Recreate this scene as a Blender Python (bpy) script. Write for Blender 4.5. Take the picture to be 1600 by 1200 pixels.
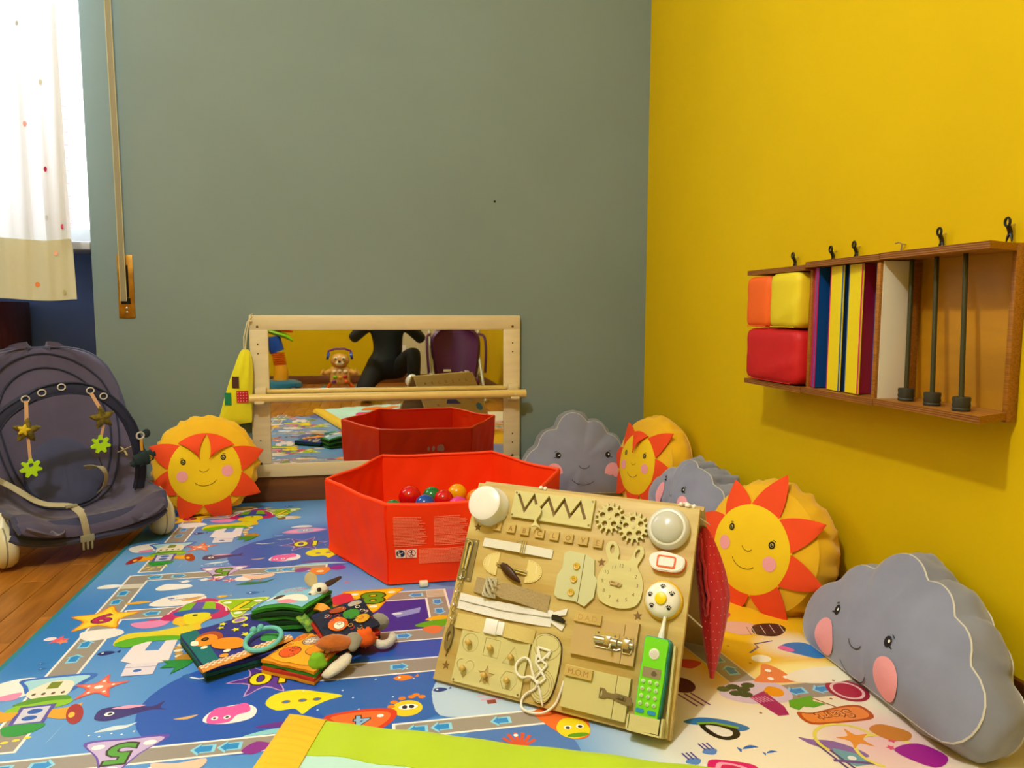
import bpy, bmesh, math, random
from math import sin, cos, pi, radians, sqrt, atan2, hypot
from mathutils import Vector, Matrix, noise
from mathutils.geometry import tessellate_polygon

for _o in list(bpy.data.objects):
    bpy.data.objects.remove(_o, do_unlink=True)
SC = bpy.context.scene
COL = SC.collection
random.seed(7)

# ------------------------------------------------------------------ camera, world, lights, exposure
YAW, PITCH, ROLL = 0.1905, 0.0971, 0.00215
CAMZ = 0.686
fwd = Vector((sin(YAW) * cos(PITCH), cos(YAW) * cos(PITCH), -sin(PITCH)))
rt = Vector((cos(YAW), -sin(YAW), 0))
upv = rt.cross(fwd)
rr = rt * cos(ROLL) + upv * sin(ROLL)
ru = -rt * sin(ROLL) + upv * cos(ROLL)
cam = bpy.data.cameras.new('camera')
cam.sensor_fit = 'HORIZONTAL'
cam.sensor_width = 36.0
cam.lens = 1145.6 / 1600 * 36.0
cam.clip_start = 0.01
camo = bpy.data.objects.new('camera', cam)
COL.objects.link(camo)
camo.matrix_world = Matrix(((rr.x, ru.x, -fwd.x, 0), (rr.y, ru.y, -fwd.y, 0), (rr.z, ru.z, -fwd.z, CAMZ), (0, 0, 0, 1)))
SC.camera = camo

W = bpy.data.worlds.new('world')
SC.world = W
W.use_nodes = True
bgn = W.node_tree.nodes['Background']
bgn.inputs['Color'].default_value = (0.80, 0.90, 1.0, 1)
bgn.inputs['Strength'].default_value = 5.0

def light(name, kind, loc, energy, color, target=None, **kw):
    l = bpy.data.lights.new(name, kind)
    l.energy = energy
    l.color = color
    for k, v in kw.items():
        setattr(l, k, v)
    o = bpy.data.objects.new(name, l)
    COL.objects.link(o)
    o.location = loc
    if target is not None:
        d = Vector(target) - Vector(loc)
        o.rotation_euler = d.to_track_quat('-Z', 'Y').to_euler()
    return o

light('ceiling_lamp_light', 'POINT', (-0.58, 0.35, 2.36), 86, (1.0, 0.985, 0.92), shadow_soft_size=0.05)
light('window_daylight', 'AREA', (-1.45, 3.03, 1.70), 48, (0.72, 0.86, 1.0), target=(0.1, 1.0, 0.5),
      shape='RECTANGLE', size=0.8, size_y=1.4)

SC.view_settings.view_transform = 'Standard'
SC.view_settings.look = 'None'
SC.view_settings.gamma = 1.0
SC.view_settings.use_curve_mapping = False
SC.view_settings.exposure = 0.27

# ------------------------------------------------------------------ helpers
def lin(c):
    return c / 12.92 if c <= 0.04045 else ((c + 0.055) / 1.055) ** 2.4

def rgb(h):
    h = h.lstrip('#')
    return tuple(lin(int(h[i:i + 2], 16) / 255) for i in (0, 2, 4)) + (1,)

def V(*a):
    return Vector(a)

_mats = {}

def mat(name, color, rough=0.6, metal=0.0, spec=0.5, var=0.0, scale=8.0, bump=0.0, bscale=60.0, trans=0.0,
        sheen=0.0, stretch=None, color2=None, coat=0.0, objrand=0.0, subsurf=0.0):
    """procedural principled material: noise colour variation and fine bump"""
    if name in _mats:
        return _mats[name]
    m = bpy.data.materials.new(name)
    m.use_nodes = True
    nt = m.node_tree
    b = nt.nodes['Principled BSDF']
    c = rgb(color) if isinstance(color, str) else color
    b.inputs['Roughness'].default_value = rough
    b.inputs['Metallic'].default_value = metal
    b.inputs['Specular IOR Level'].default_value = spec
    b.inputs['Coat Weight'].default_value = coat
    b.inputs['Sheen Weight'].default_value = sheen
    b.inputs['Transmission Weight'].default_value = trans
    tc = nt.nodes.new('ShaderNodeTexCoord')
    mp = nt.nodes.new('ShaderNodeMapping')
    nt.links.new(tc.outputs['Object'], mp.inputs['Vector'])
    if stretch:
        mp.inputs['Scale'].default_value = stretch
    n = nt.nodes.new('ShaderNodeTexNoise')
    n.inputs['Scale'].default_value = scale
    n.inputs['Detail'].default_value = 5
    nt.links.new(mp.outputs['Vector'], n.inputs['Vector'])
    mx = nt.nodes.new('ShaderNodeMix')
    mx.data_type = 'RGBA'
    c2 = rgb(color2) if color2 else tuple(x * (1 - var) for x in c[:3]) + (1,)
    c1 = c if color2 else tuple(min(1, x * (1 + var * 0.5)) for x in c[:3]) + (1,)
    mx.inputs['A'].default_value = c1
    mx.inputs['B'].default_value = c2
    rmp = nt.nodes.new('ShaderNodeMapRange')
    rmp.inputs['From Min'].default_value = 0.35
    rmp.inputs['From Max'].default_value = 0.65
    nt.links.new(n.outputs['Fac'], rmp.inputs['Value'])
    nt.links.new(rmp.outputs['Result'], mx.inputs['Factor'])
    out = mx.outputs['Result']
    if objrand:
        oi = nt.nodes.new('ShaderNodeObjectInfo')
        hs = nt.nodes.new('ShaderNodeHueSaturation')
        r2 = nt.nodes.new('ShaderNodeMapRange')
        r2.inputs['To Min'].default_value = 1 - objrand
        r2.inputs['To Max'].default_value = 1 + objrand
        nt.links.new(oi.outputs['Random'], r2.inputs['Value'])
        nt.links.new(r2.outputs['Result'], hs.inputs['Value'])
        nt.links.new(out, hs.inputs['Color'])
        out = hs.outputs['Color']
    nt.links.new(out, b.inputs['Base Color'])
    if bump:
        n2 = nt.nodes.new('ShaderNodeTexNoise')
        n2.inputs['Scale'].default_value = bscale
        n2.inputs['Detail'].default_value = 4
        nt.links.new(mp.outputs['Vector'], n2.inputs['Vector'])
        bp = nt.nodes.new('ShaderNodeBump')
        bp.inputs['Strength'].default_value = bump
        bp.inputs['Distance'].default_value = 0.002
        nt.links.new(n2.outputs['Fac'], bp.inputs['Height'])
        nt.links.new(bp.outputs['Normal'], b.inputs['Normal'])
    _mats[name] = m
    return m

def print_mat(name, rough=0.5, fleck=0.0):
    """flat print: the ink colours are stored per face; fine woven relief on top"""
    m = bpy.data.materials.new(name)
    m.use_nodes = True
    nt = m.node_tree
    b = nt.nodes['Principled BSDF']
    b.inputs['Roughness'].default_value = rough
    a = nt.nodes.new('ShaderNodeVertexColor')
    a.layer_name = 'ink'
    nt.links.new(a.outputs['Color'], b.inputs['Base Color'])
    n2 = nt.nodes.new('ShaderNodeTexNoise')
    n2.inputs['Scale'].default_value = 320
    bp = nt.nodes.new('ShaderNodeBump')
    bp.inputs['Strength'].default_value = 0.15
    bp.inputs['Distance'].default_value = 0.001
    tc = nt.nodes.new('ShaderNodeTexCoord')
    nt.links.new(tc.outputs['Object'], n2.inputs['Vector'])
    nt.links.new(n2.outputs['Fac'], bp.inputs['Height'])
    nt.links.new(bp.outputs['Normal'], b.inputs['Normal'])
    return m

class MB:
    def __init__(s):
        s.v = []; s.f = []; s.c = []; s.m = []
        s.cur = 0

    def add(s, vs, fs, M=None):
        o = len(s.v)
        for p in vs:
            p = Vector(p)
            s.v.append(M @ p if M is not None else p)
        for f in fs:
            s.f.append([i + o for i in f]); s.m.append(s.cur)
        return s

    def box(s, c, d, M=None, bev=0.0, seg=2):
        bm = bmesh.new()
        bmesh.ops.create_cube(bm, size=1.0)
        for v in bm.verts:
            v.co = Vector((v.co.x * d[0] + c[0], v.co.y * d[1] + c[1], v.co.z * d[2] + c[2]))
        if bev > 0:
            bmesh.ops.bevel(bm, geom=bm.edges[:], offset=min(bev, min(d) * 0.49), segments=seg, profile=0.5, affect='EDGES')
        bm.verts.index_update()
        s.add([v.co.copy() for v in bm.verts], [[v.index for v in f.verts] for f in bm.faces], M)
        bm.free()
        return s

    def tube(s, pts, r, n=8, closed=False, cap=True, M=None, flat=None, up=None):
        pts = [Vector(p) for p in pts]
        N = len(pts)
        rs = r if isinstance(r, (list, tuple)) else [r] * N
        tang = []
        for i in range(N):
            a = pts[(i - 1) % N] if (closed or i > 0) else pts[0]
            b = pts[(i + 1) % N] if (closed or i < N - 1) else pts[-1]
            t = b - a
            tang.append(t.normalized() if t.length > 1e-9 else Vector((0, 0, 1)))
        nrm = Vector(up) if up else (Vector((0, 0, 1)) if abs(tang[0].z) < 0.9 else Vector((1, 0, 0)))
        vs = []
        for i in range(N):
            t = tang[i]
            base = Vector(up) if up else nrm
            nrm = base - t * base.dot(t)
            if nrm.length < 1e-5:
                nrm = t.orthogonal()
            nrm.normalize()
            bi = t.cross(nrm)
            for k in range(n):
                a = 2 * pi * k / n + (pi / 4 if n == 4 else 0)
                ra = rs[i]
                rb = rs[i] * (flat if flat else 1)
                vs.append(pts[i] + bi * cos(a) * ra + nrm * sin(a) * rb)
        fs = []
        for i in range(N if closed else N - 1):
            for k in range(n):
                a = i * n + k; b = i * n + (k + 1) % n
                c = ((i + 1) % N) * n + (k + 1) % n; d = ((i + 1) % N) * n + k
                fs.append([a, b, c, d])
        if cap and not closed:
            fs.append(list(range(n))[::-1])
            fs.append([(N - 1) * n + k for k in range(n)])
        return s.add(vs, fs, M)

    def cyl(s, p0, p1, r0, r1=None, n=16, M=None):
        return s.tube([p0, p1], [r0, r0 if r1 is None else r1], n, M=M)

    def lathe(s, prof, n=24, M=None, cap=True):
        vs = []; fs = []
        for r, z in prof:
            for k in range(n):
                a = 2 * pi * k / n
                vs.append((r * cos(a), r * sin(a), z))
        for i in range(len(prof) - 1):
            for k in range(n):
                fs.append([i * n + k, i * n + (k + 1) % n, (i + 1) * n + (k + 1) % n, (i + 1) * n + k])
        if cap:
            if prof[0][0] > 1e-6: fs.append(list(range(n))[::-1])
            if prof[-1][0] > 1e-6: fs.append([(len(prof) - 1) * n + k for k in range(n)])
        return s.add(vs, fs, M)

    def sphere(s, c, r, n=16, M=None, half=False):
        r = r if isinstance(r, (list, tuple)) else (r, r, r)
        vs = []; fs = []
        m = n // 2
        for i in range(m + 1):
            th = pi * i / m
            for k in range(n):
                a = 2 * pi * k / n
                rs_ = max(sin(th), 1e-4)
                vs.append((c[0] + r[0] * rs_ * cos(a), c[1] + r[1] * rs_ * sin(a), c[2] + r[2] * cos(th)))
        for i in range(m):
            for k in range(n):
                fs.append([i * n + k, (i + 1) * n + k, (i + 1) * n + (k + 1) % n, i * n + (k + 1) % n])
        return s.add(vs, fs, M)

    def prism(s, poly, z0, z1, M=None, holes=()):
        loops = [list(poly)] + [list(h) for h in holes]
        flat = [p for l in loops for p in l]
        tri = tessellate_polygon([[Vector((p[0], p[1], 0)) for p in l] for l in loops])
        n = len(flat)
        vs = [(p[0], p[1], z0) for p in flat] + [(p[0], p[1], z1) for p in flat]
        fs = []
        for t in tri:
            a, b, c = t
            A, B, Cc = flat[a], flat[b], flat[c]
            if (B[0] - A[0]) * (Cc[1] - A[1]) - (B[1] - A[1]) * (Cc[0] - A[0]) < 0:
                a, b = b, a
            fs.append([a + n, b + n, c + n])
            fs.append([c, b, a])
        o = 0
        for li, l in enumerate(loops):
            k = len(l)
            area = sum(l[i][0] * l[(i + 1) % k][1] - l[(i + 1) % k][0] * l[i][1] for i in range(k))
            sgn = area > 0
            if li > 0: sgn = not sgn
            for i in range(k):
                a = o + i; b = o + (i + 1) % k
                fs.append([a, b, b + n, a + n] if sgn else [b, a, a + n, b + n])
            o += k
        return s.add(vs, fs, M)

    def grid(s, fn, nu, nv, cu=False, cv=False, M=None, thick=0.0):
        vs = []
        for i in range(nu + (0 if cu else 1)):
            for j in range(nv + (0 if cv else 1)):
                vs.append(Vector(fn(i / nu, j / nv)))
        J = nv + (0 if cv else 1); I = nu + (0 if cu else 1)
        fs = []
        for i in range(nu):
            for j in range(nv):
                fs.append([i * J + j, ((i + 1) % I) * J + j, ((i + 1) % I) * J + (j + 1) % J, i * J + (j + 1) % J])
        if thick:
            nr = [Vector() for _ in vs]
            for f in fs:
                nn = (vs[f[1]] - vs[f[0]]).cross(vs[f[3]] - vs[f[0]])
                for k in f: nr[k] += nn
            off = len(vs)
            vs2 = [p - (q.normalized() if q.length > 1e-12 else q) * thick for p, q in zip(vs, nr)]
            f2 = [[k + off for k in f[::-1]] for f in fs]
            side = []
            if not cu:
                for j in range(nv if True else 0):
                    a, b = j, (j + 1) % J
                    side.append([a, b, b + off, a + off])
                    a, b = (I - 1) * J + j, (I - 1) * J + (j + 1) % J
                    side.append([b, a, a + off, b + off])
            if not cv:
                for i in range(nu):
                    a, b = i * J, ((i + 1) % I) * J
                    side.append([b, a, a + off, b + off])
                    a, b = i * J + J - 1, ((i + 1) % I) * J + J - 1
                    side.append([a, b, b + off, a + off])
            vs = vs + vs2; fs = fs + f2 + side
        return s.add(vs, fs, M)

    def build(s, name, m, parent=None, smooth=True, angle=35, flip=False):
        me = bpy.data.meshes.new(name)
        me.from_pydata([tuple(p) for p in s.v], [], s.f)
        ms = m if isinstance(m, (list, tuple)) else [m]
        for x in ms: me.materials.append(x)
        if len(ms) > 1:
            me.polygons.foreach_set('material_index', s.m)
        if smooth:
            me.polygons.foreach_set('use_smooth', [True] * len(me.polygons))
            me.set_sharp_from_angle(angle=radians(angle))
        me.update()
        o = bpy.data.objects.new(name, me)
        COL.objects.link(o)
        if parent is not None: o.parent = parent
        return o

def tag(o, label=None, cat=None, group=None, kind=None):
    if label: o['label'] = label
    if cat: o['category'] = cat
    if group: o['group'] = group
    if kind: o['kind'] = kind
    return o

def thing(name, label, cat, M=None, group=None, loc=None, rz=0.0):
    o = bpy.data.objects.new(name, None)
    COL.objects.link(o)
    o.empty_display_size = 0.05
    if M is not None: o.matrix_world = M
    elif loc is not None:
        o.location = loc; o.rotation_euler = (0, 0, rz)
    return tag(o, label, cat, group)

def frame(o, x, y, z):
    x, y, z = Vector(x).normalized(), Vector(y).normalized(), Vector(z).normalized()
    return Matrix(((x.x, y.x, z.x, o[0]), (x.y, y.y, z.y, o[1]), (x.z, y.z, z.z, o[2]), (0, 0, 0, 1)))

def part(mb, name, m, parent, label=None, **k):
    o = mb.build(name, m, parent, **k)
    if label: o['label'] = label
    return o

_txt = {}

def text_polys(s, bold=0.0):
    """outline font text as flat triangles (verts, faces), centred, height about 1"""
    key = (s, bold)
    if key in _txt: return _txt[key]
    cu = bpy.data.curves.new('lettering', 'FONT')
    cu.body = s
    cu.size = 1.4
    cu.align_x = 'CENTER'; cu.align_y = 'CENTER'
    cu.offset = bold
    cu.resolution_u = 3
    o = bpy.data.objects.new('lettering', cu)
    COL.objects.link(o)
    dg = bpy.context.evaluated_depsgraph_get()
    dg.update()
    me = bpy.data.meshes.new_from_object(o.evaluated_get(dg))
    vs = [(v.co.x, v.co.y) for v in me.vertices]
    fs = [list(p.vertices) for p in me.polygons]
    bpy.data.objects.remove(o, do_unlink=True)
    bpy.data.curves.remove(cu)
    bpy.data.meshes.remove(me)
    if vs:
        x0 = min(v[0] for v in vs); x1 = max(v[0] for v in vs); y0 = min(v[1] for v in vs); y1 = max(v[1] for v in vs)
        cx, cy, hh = (x0 + x1) / 2, (y0 + y1) / 2, (y1 - y0)
        vs = [((a - cx) / hh, (b - cy) / hh) for a, b in vs]
    _txt[key] = (vs, fs)
    return _txt[key]

class Pr:
    """flat print made of coloured polygons, stacked in paper-thin layers"""
    def __init__(s):
        s.items = []; s.dx = 0; s.dy = 0; s.keep = None

    def raw(s, vs, fs, col, lay=None):
        vs = [(x + s.dx, y + s.dy) for x, y in vs]
        x0 = min(v[0] for v in vs); x1 = max(v[0] for v in vs); y0 = min(v[1] for v in vs); y1 = max(v[1] for v in vs)
        if getattr(s, 'mute', False): return s
        if s.keep and not s.keep((x0 + x1) / 2, (y0 + y1) / 2): return s
        if lay is None:
            lay = 1
            for (a0, a1, b0, b1, l, *_) in s.items:
                if l >= lay and x0 < a1 and x1 > a0 and y0 < b1 and y1 > b0: lay = l + 1
        s.items.append((x0, x1, y0, y1, lay, vs, fs, rgb(col) if isinstance(col, str) else col))
        return s

    def poly(s, pts, col, lay=None):
        pts = [tuple(p) for p in pts]
        tri = tessellate_polygon([[Vector((p[0], p[1], 0)) for p in pts]])
        fs = []
        for a, b, c in tri:
            A, B, Cc = pts[a], pts[b], pts[c]
            if (B[0] - A[0]) * (Cc[1] - A[1]) - (B[1] - A[1]) * (Cc[0] - A[0]) < 0: a, b = b, a
            fs.append([a, b, c])
        return s.raw(pts, fs, col, lay)

    def blob(s, pts, col, lay=None, k=4):
        """smooth closed curve through the points"""
        n = len(pts); out = []
        for i in range(n):
            p0, p1, p2, p3 = pts[i - 1], pts[i], pts[(i + 1) % n], pts[(i + 2) % n]
            for j in range(k):
                t = j / k
                out.append(tuple(0.5 * ((2 * p1[d]) + (-p0[d] + p2[d]) * t + (2 * p0[d] - 5 * p1[d] + 4 * p2[d] - p3[d]) * t * t
                                        + (-p0[d] + 3 * p1[d] - 3 * p2[d] + p3[d]) * t ** 3) for d in (0, 1)))
        return s.poly(out, col, lay)

    def ell(s, cx, cy, rx, ry, col, rot=0, n=20, lay=None, rings=1):
        vs = [(cx, cy)]; fs = []
        for q in range(1, rings + 1):
            for k in range(n):
                a = 2 * pi * k / n
                x, y = rx * cos(a) * q / rings, ry * sin(a) * q / rings
                vs.append((cx + x * cos(rot) - y * sin(rot), cy + x * sin(rot) + y * cos(rot)))
        for k in range(n): fs.append([0, 1 + k, 1 + (k + 1) % n])
        for q in range(1, rings):
            o0 = 1 + (q - 1) * n; o1 = 1 + q * n
            for k in range(n): fs.append([o0 + k, o1 + k, o1 + (k + 1) % n, o0 + (k + 1) % n])
        return s.raw(vs, fs, col, lay)

    def star(s, cx, cy, R, r, n, col, rot=0, lay=None, round_=False):
        pts = []
        for k in range(2 * n):
            q = R if k % 2 == 0 else r
            a = pi * k / n + rot
            pts.append((cx + q * cos(a), cy + q * sin(a)))
        return s.blob(pts, col, lay, 3) if round_ else s.poly(pts, col, lay)

    def rect(s, x0, y0, x1, y1, col, lay=None):
        return s.raw([(x0, y0), (x1, y0), (x1, y1), (x0, y1)], [[0, 1, 2, 3]], col, lay)

    def line(s, pts, w, col, closed=False, lay=None):
        n = len(pts); L = []; Rr = []
        for i in range(n):
            a = pts[(i - 1) % n] if (closed or i) else pts[0]
            b = pts[(i + 1) % n] if (closed or i < n - 1) else pts[-1]
            d = (b[0] - a[0], b[1] - a[1]); q = hypot(*d) or 1
            nx, ny = -d[1] / q * w / 2, d[0] / q * w / 2
            L.append((pts[i][0] + nx, pts[i][1] + ny)); Rr.append((pts[i][0] - nx, pts[i][1] - ny))
        vs = L + Rr; fs = []
        for i in range(n if closed else n - 1):
            j = (i + 1) % n
            fs.append([i + n, j + n, j, i])
        return s.raw(vs, fs, col, lay)

    def arc(s, cx, cy, rx, ry, a0, a1, w, col, n=10, lay=None, rot=0):
        pts = []
        for k in range(n + 1):
            a = a0 + (a1 - a0) * k / n
            x, y = rx * cos(a), ry * sin(a)
            pts.append((cx + x * cos(rot) - y * sin(rot), cy + x * sin(rot) + y * cos(rot)))
        return s.line(pts, w, col, lay=lay)

    def text(s, t, cx, cy, h, col, rot=0, bold=0.0, sx=1.0, lay=None, outline=None):
        if outline:
            s.text(t, cx, cy, h * 1.16, outline, rot, bold + 0.05, sx * 0.97, lay)
        vs, fs = text_polys(t, bold)
        if not vs: return s
        c_, n_ = cos(rot), sin(rot)
        return s.raw([(cx + x * h * sx * c_ - y * h * n_, cy + x * h * sx * n_ + y * h * c_) for x, y in vs], fs, col, lay)

    def build(s, name, material, parent=None, fn=None, dz=0.00012, z0=0.0003, edge=0.0):
        if edge:
            new = []
            for (x0, x1, y0, y1, l, v, f, c) in s.items:
                v = list(v); todo = []
                for q in f:
                    todo += [[q[0], q[k], q[k + 1]] for k in range(1, len(q) - 1)]
                out = []
                while todo:
                    a, b_, c_ = todo.pop()
                    L = [((v[p][0] - v[q][0]) ** 2 + (v[p][1] - v[q][1]) ** 2, p, q, r) for p, q, r in ((a, b_, c_), (b_, c_, a), (c_, a, b_))]
                    d, p, q, r = max(L)
                    if d > edge * edge:
                        v.append(((v[p][0] + v[q][0]) / 2, (v[p][1] + v[q][1]) / 2)); m = len(v) - 1
                        todo += [[p, m, r], [m, q, r]]
                    else: out.append([a, b_, c_])
                new.append((x0, x1, y0, y1, l, v, out, c))
            s.items = new
        me = bpy.data.meshes.new(name)
        vs = []; fs = []; cols = []
        for (x0, x1, y0, y1, l, v, f, c) in s.items:
            o = len(vs)
            for p in v:
                vs.append(fn(p[0], p[1], z0 + l * dz) if fn else (p[0], p[1], z0 + l * dz))
            for q in f:
                fs.append([i + o for i in q]); cols.append((c, len(q)))
        me.from_pydata([tuple(p) for p in vs], [], fs)
        at = me.color_attributes.new('ink', 'FLOAT_COLOR', 'CORNER')
        data = []
        for c, k in cols:
            data.extend(list(c) * k)
        at.data.foreach_set('color', data)
        me.materials.append(material)
        o = bpy.data.objects.new(name, me)
        COL.objects.link(o)
        if parent is not None: o.parent = parent
        return o

def struct(mb, name, m, parent=None, **k):
    o = mb.build(name, m, parent, **k)
    if parent is None: o['kind'] = 'structure'
    return o

PRINT = print_mat('printed_ink', 0.5)
PRINT_FABRIC = print_mat('printed_fabric', 0.9)
PRINT_MAT = print_mat('printed_play_mat', 0.34)
# ------------------------------------------------------------------ room
XR, YB = 1.065, 2.75
XL, YF, ZC = -1.95, -1.85, 2.70
ZF = -0.006
M_grey = mat('grey_green_paint', '#788b88', 0.75, var=0.05, scale=2.2, bump=0.25, bscale=45)
M_yel = mat('yellow_paint', '#d4b400', 0.7, spec=0.15, var=0.04, scale=2.0, bump=0.2, bscale=45)
M_blue = mat('slate_blue_paint', '#5068a8', 0.7, var=0.06, scale=3.0, bump=0.2, bscale=45)
M_beige = mat('beige_paint', '#cfc7a0', 0.7, var=0.04, scale=3.0, bump=0.2, bscale=45)
M_ceil = mat('white_ceiling_paint', '#e8e6de', 0.8, var=0.02)
M_white = mat('white_gloss', '#e9e9ea', 0.35)
M_base = mat('brown_baseboard_wood', '#70401a', 0.4, var=0.3, scale=3, stretch=(1, 1, 14), bump=0.1)
M_plank = mat('oak_parquet', '#b4752a', 0.30, scale=5.0, color2='#925a18', stretch=(9, 1, 1), bump=0.12, bscale=30, objrand=0.16)
M_screed = mat('dark_floor_joint', '#3a2410', 0.8)

b = MB(); b.box(((XL + XR) / 2, (YF + 3.1) / 2, -0.05), (XR - XL + 0.4, 3.1 - YF + 0.4, 0.07)); FLOOR = struct(b, 'floor', M_screed)
b = MB(); b.box(((XL + XR) / 2, (YF + 3.1) / 2, ZC + 0.05), (XR - XL + 0.4, 3.1 - YF + 0.4, 0.1)); struct(b, 'ceiling', M_ceil)
# planks
pl_mesh = {}
def plank(x, y, w, l):
    key = (round(w, 3), round(l, 3))
    if key not in pl_mesh:
        q = MB(); q.box((0, 0, 0), (w - 0.0015, l - 0.0015, 0.009), bev=0.0008, seg=1)
        o = q.build('plank', M_plank, FLOOR, smooth=False); pl_mesh[key] = o.data
    else:
        o = bpy.data.objects.new('plank', pl_mesh[key]); COL.objects.link(o); o.parent = FLOOR
    o.location = (x, y, ZF - 0.0045)
PW, PL = 0.075, 0.5
x = XL; row = 0
while x < XR - 0.001:
    w = min(PW, XR - x)
    y = YF - random.choice([0.0, 0.12, 0.25, 0.37])
    ymax = 2.75 if x + w > -0.93 else 3.0
    while y < ymax:
        y0 = max(y, YF); y1 = min(y + PL, ymax)
        hid = (x > -0.68 and y0 > 0.55) and x < XR
        if y1 - y0 > 0.03 and not hid:
            plank(x + w / 2, (y0 + y1) / 2, w, y1 - y0)
        y += PL
    x += PW
# walls
b = MB(); b.box((( -0.928 + XR + 0.1) / 2, YB + 0.1, (ZC - 0.02) / 2), (XR + 0.928 + 0.1, 0.2, ZC + 0.02)); struct(b, 'wall_back', M_grey, smooth=False)
b = MB(); b.box((XR + 0.06, (YF + YB) / 2, ZC / 2 - 0.01), (0.12, YB - YF, ZC + 0.02)); struct(b, 'wall_right', M_yel, smooth=False)
b = MB(); b.box((XL - 0.06, (YF + 3.0) / 2, ZC / 2 - 0.01), (0.12, 3.0 - YF, ZC + 0.02)); struct(b, 'wall_left', M_yel, smooth=False)
b = MB(); b.box((-0.9, YF - 0.06, ZC / 2 - 0.01), (2.1, 0.12, ZC + 0.02)); struct(b, 'wall_front', M_yel, smooth=False)
b = MB(); b.box((0.66, YF - 0.06, ZC / 2 - 0.01), (1.02, 0.12, ZC + 0.02)); struct(b, 'wall_front', M_beige, smooth=False)
# window niche (recess to the left of the grey wall)
b = MB()
b.box(((XL - 0.928) / 2, 3.0, 0.455), (-0.928 - XL, 0.10, 0.93))
struct(b, 'wall_niche', M_blue, smooth=False)
b = MB(); b.box(((XL - 0.928) / 2, 3.0, 2.62), (-0.928 - XL, 0.10, 0.3)); struct(b, 'wall_niche', M_ceil, smooth=False)
b = MB(); b.box(((XL - 0.928) / 2 , 2.87, 0.909), (-0.928 - XL - 0.004, 0.245, 0.028), bev=0.004)
struct(b, 'trim_1', mat('grey_marble_sill', '#b9bac2', 0.3, var=0.15, scale=12), smooth=True)
# window frame, glass and roller shutter
b = MB()
fx0, fx1, fz0, fz1 = XL + 0.05, -0.935, 0.925, 2.47
for (c, d) in [(((fx0 + fx1) / 2, 2.97, fz0 + 0.03), (fx1 - fx0, 0.05, 0.06)), (((fx0 + fx1) / 2, 2.97, fz1 - 0.03), (fx1 - fx0, 0.05, 0.06)),
               ((fx0 + 0.03, 2.97, (fz0 + fz1) / 2), (0.06, 0.05, fz1 - fz0)), ((fx1 - 0.03, 2.97, (fz0 + fz1) / 2), (0.06, 0.05, fz1 - fz0)),
               (((fx0 + fx1) / 2, 2.97, (fz0 + fz1) / 2), (0.06, 0.05, fz1 - fz0))]:
    b.box(c, d, bev=0.005)
WIN = struct(b, 'window_1', M_white)
mg = bpy.data.materials.new('clear_window_glass'); mg.use_nodes = True
pb = mg.node_tree.nodes['Principled BSDF']
pb.inputs['Transmission Weight'].default_value = 1.0; pb.inputs['Roughness'].default_value = 0.0; pb.inputs['IOR'].default_value = 1.45
mg.node_tree.nodes.remove(pb)
_t = mg.node_tree.nodes.new('ShaderNodeBsdfTransparent'); _g = mg.node_tree.nodes.new('ShaderNodeBsdfGlossy'); _x = mg.node_tree.nodes.new('ShaderNodeMixShader')
_g.inputs['Roughness'].default_value = 0.02; _x.inputs['Fac'].default_value = 0.06
mg.node_tree.links.new(_t.outputs[0], _x.inputs[1]); mg.node_tree.links.new(_g.outputs[0], _x.inputs[2])
mg.node_tree.links.new(_x.outputs[0], mg.node_tree.nodes['Material Output'].inputs['Surface'])
for sx in (0, 1):
    gx0 = fx0 + 0.06 if sx == 0 else (fx0 + fx1) / 2 + 0.03
    gx1 = (fx0 + fx1) / 2 - 0.03 if sx == 0 else fx1 - 0.06
    b = MB(); b.box(((gx0 + gx1) / 2, 2.97, (fz0 + fz1) / 2), (gx1 - gx0, 0.006, fz1 - fz0 - 0.12)); part(b, 'pane', mg, WIN, smooth=False)
M_slat = mat('pale_pink_shutter_slat', '#e8b8ae', 0.6)
b0 = None
for k in range(36):
    z = 2.62 - k * 0.0475
    gap = 0.0475 if k > 17 else 0.0475
    hgt = 0.0465 if k > 17 else 0.034
    if b0 is None or k == 18:
        q = MB(); q.box((0, 0, 0), (-1.112 - XL, 0.012, hgt), bev=0.003, seg=1)
        o = q.build('shutter_slat', M_slat, WIN, smooth=False); b0 = o.data
    else:
        o = bpy.data.objects.new('shutter_slat', b0); COL.objects.link(o); o.parent = WIN
    o.location = ((XL - 1.112) / 2, 3.13, z)
# baseboards
b = MB(); b.box(((-0.928 + XR) / 2, YB - 0.007, 0.045), (XR + 0.928 - 0.002, 0.014, 0.10), bev=0.003); struct(b, 'baseboard_back', M_base)
b = MB(); b.box((XR - 0.006, (YF + YB) / 2, 0.035), (0.012, YB - YF - 0.03, 0.08), bev=0.003); struct(b, 'baseboard_right', M_base)
b = MB(); b.box((-0.45, YF + 0.007, 0.035), (2.9, 0.014, 0.08), bev=0.003); struct(b, 'baseboard_front', M_base)
# small screw hole high on the grey wall
b = MB(); b.cyl((0.463, YB - 0.003, 1.098), (0.463, YB + 0.0005, 1.098), 0.004, n=10); tag(part(b, 'wall_plug', mat('dark_hole', '#151515', 0.9), None), 'tiny dark plug hole in the middle of the grey wall', 'wall plug')

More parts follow.
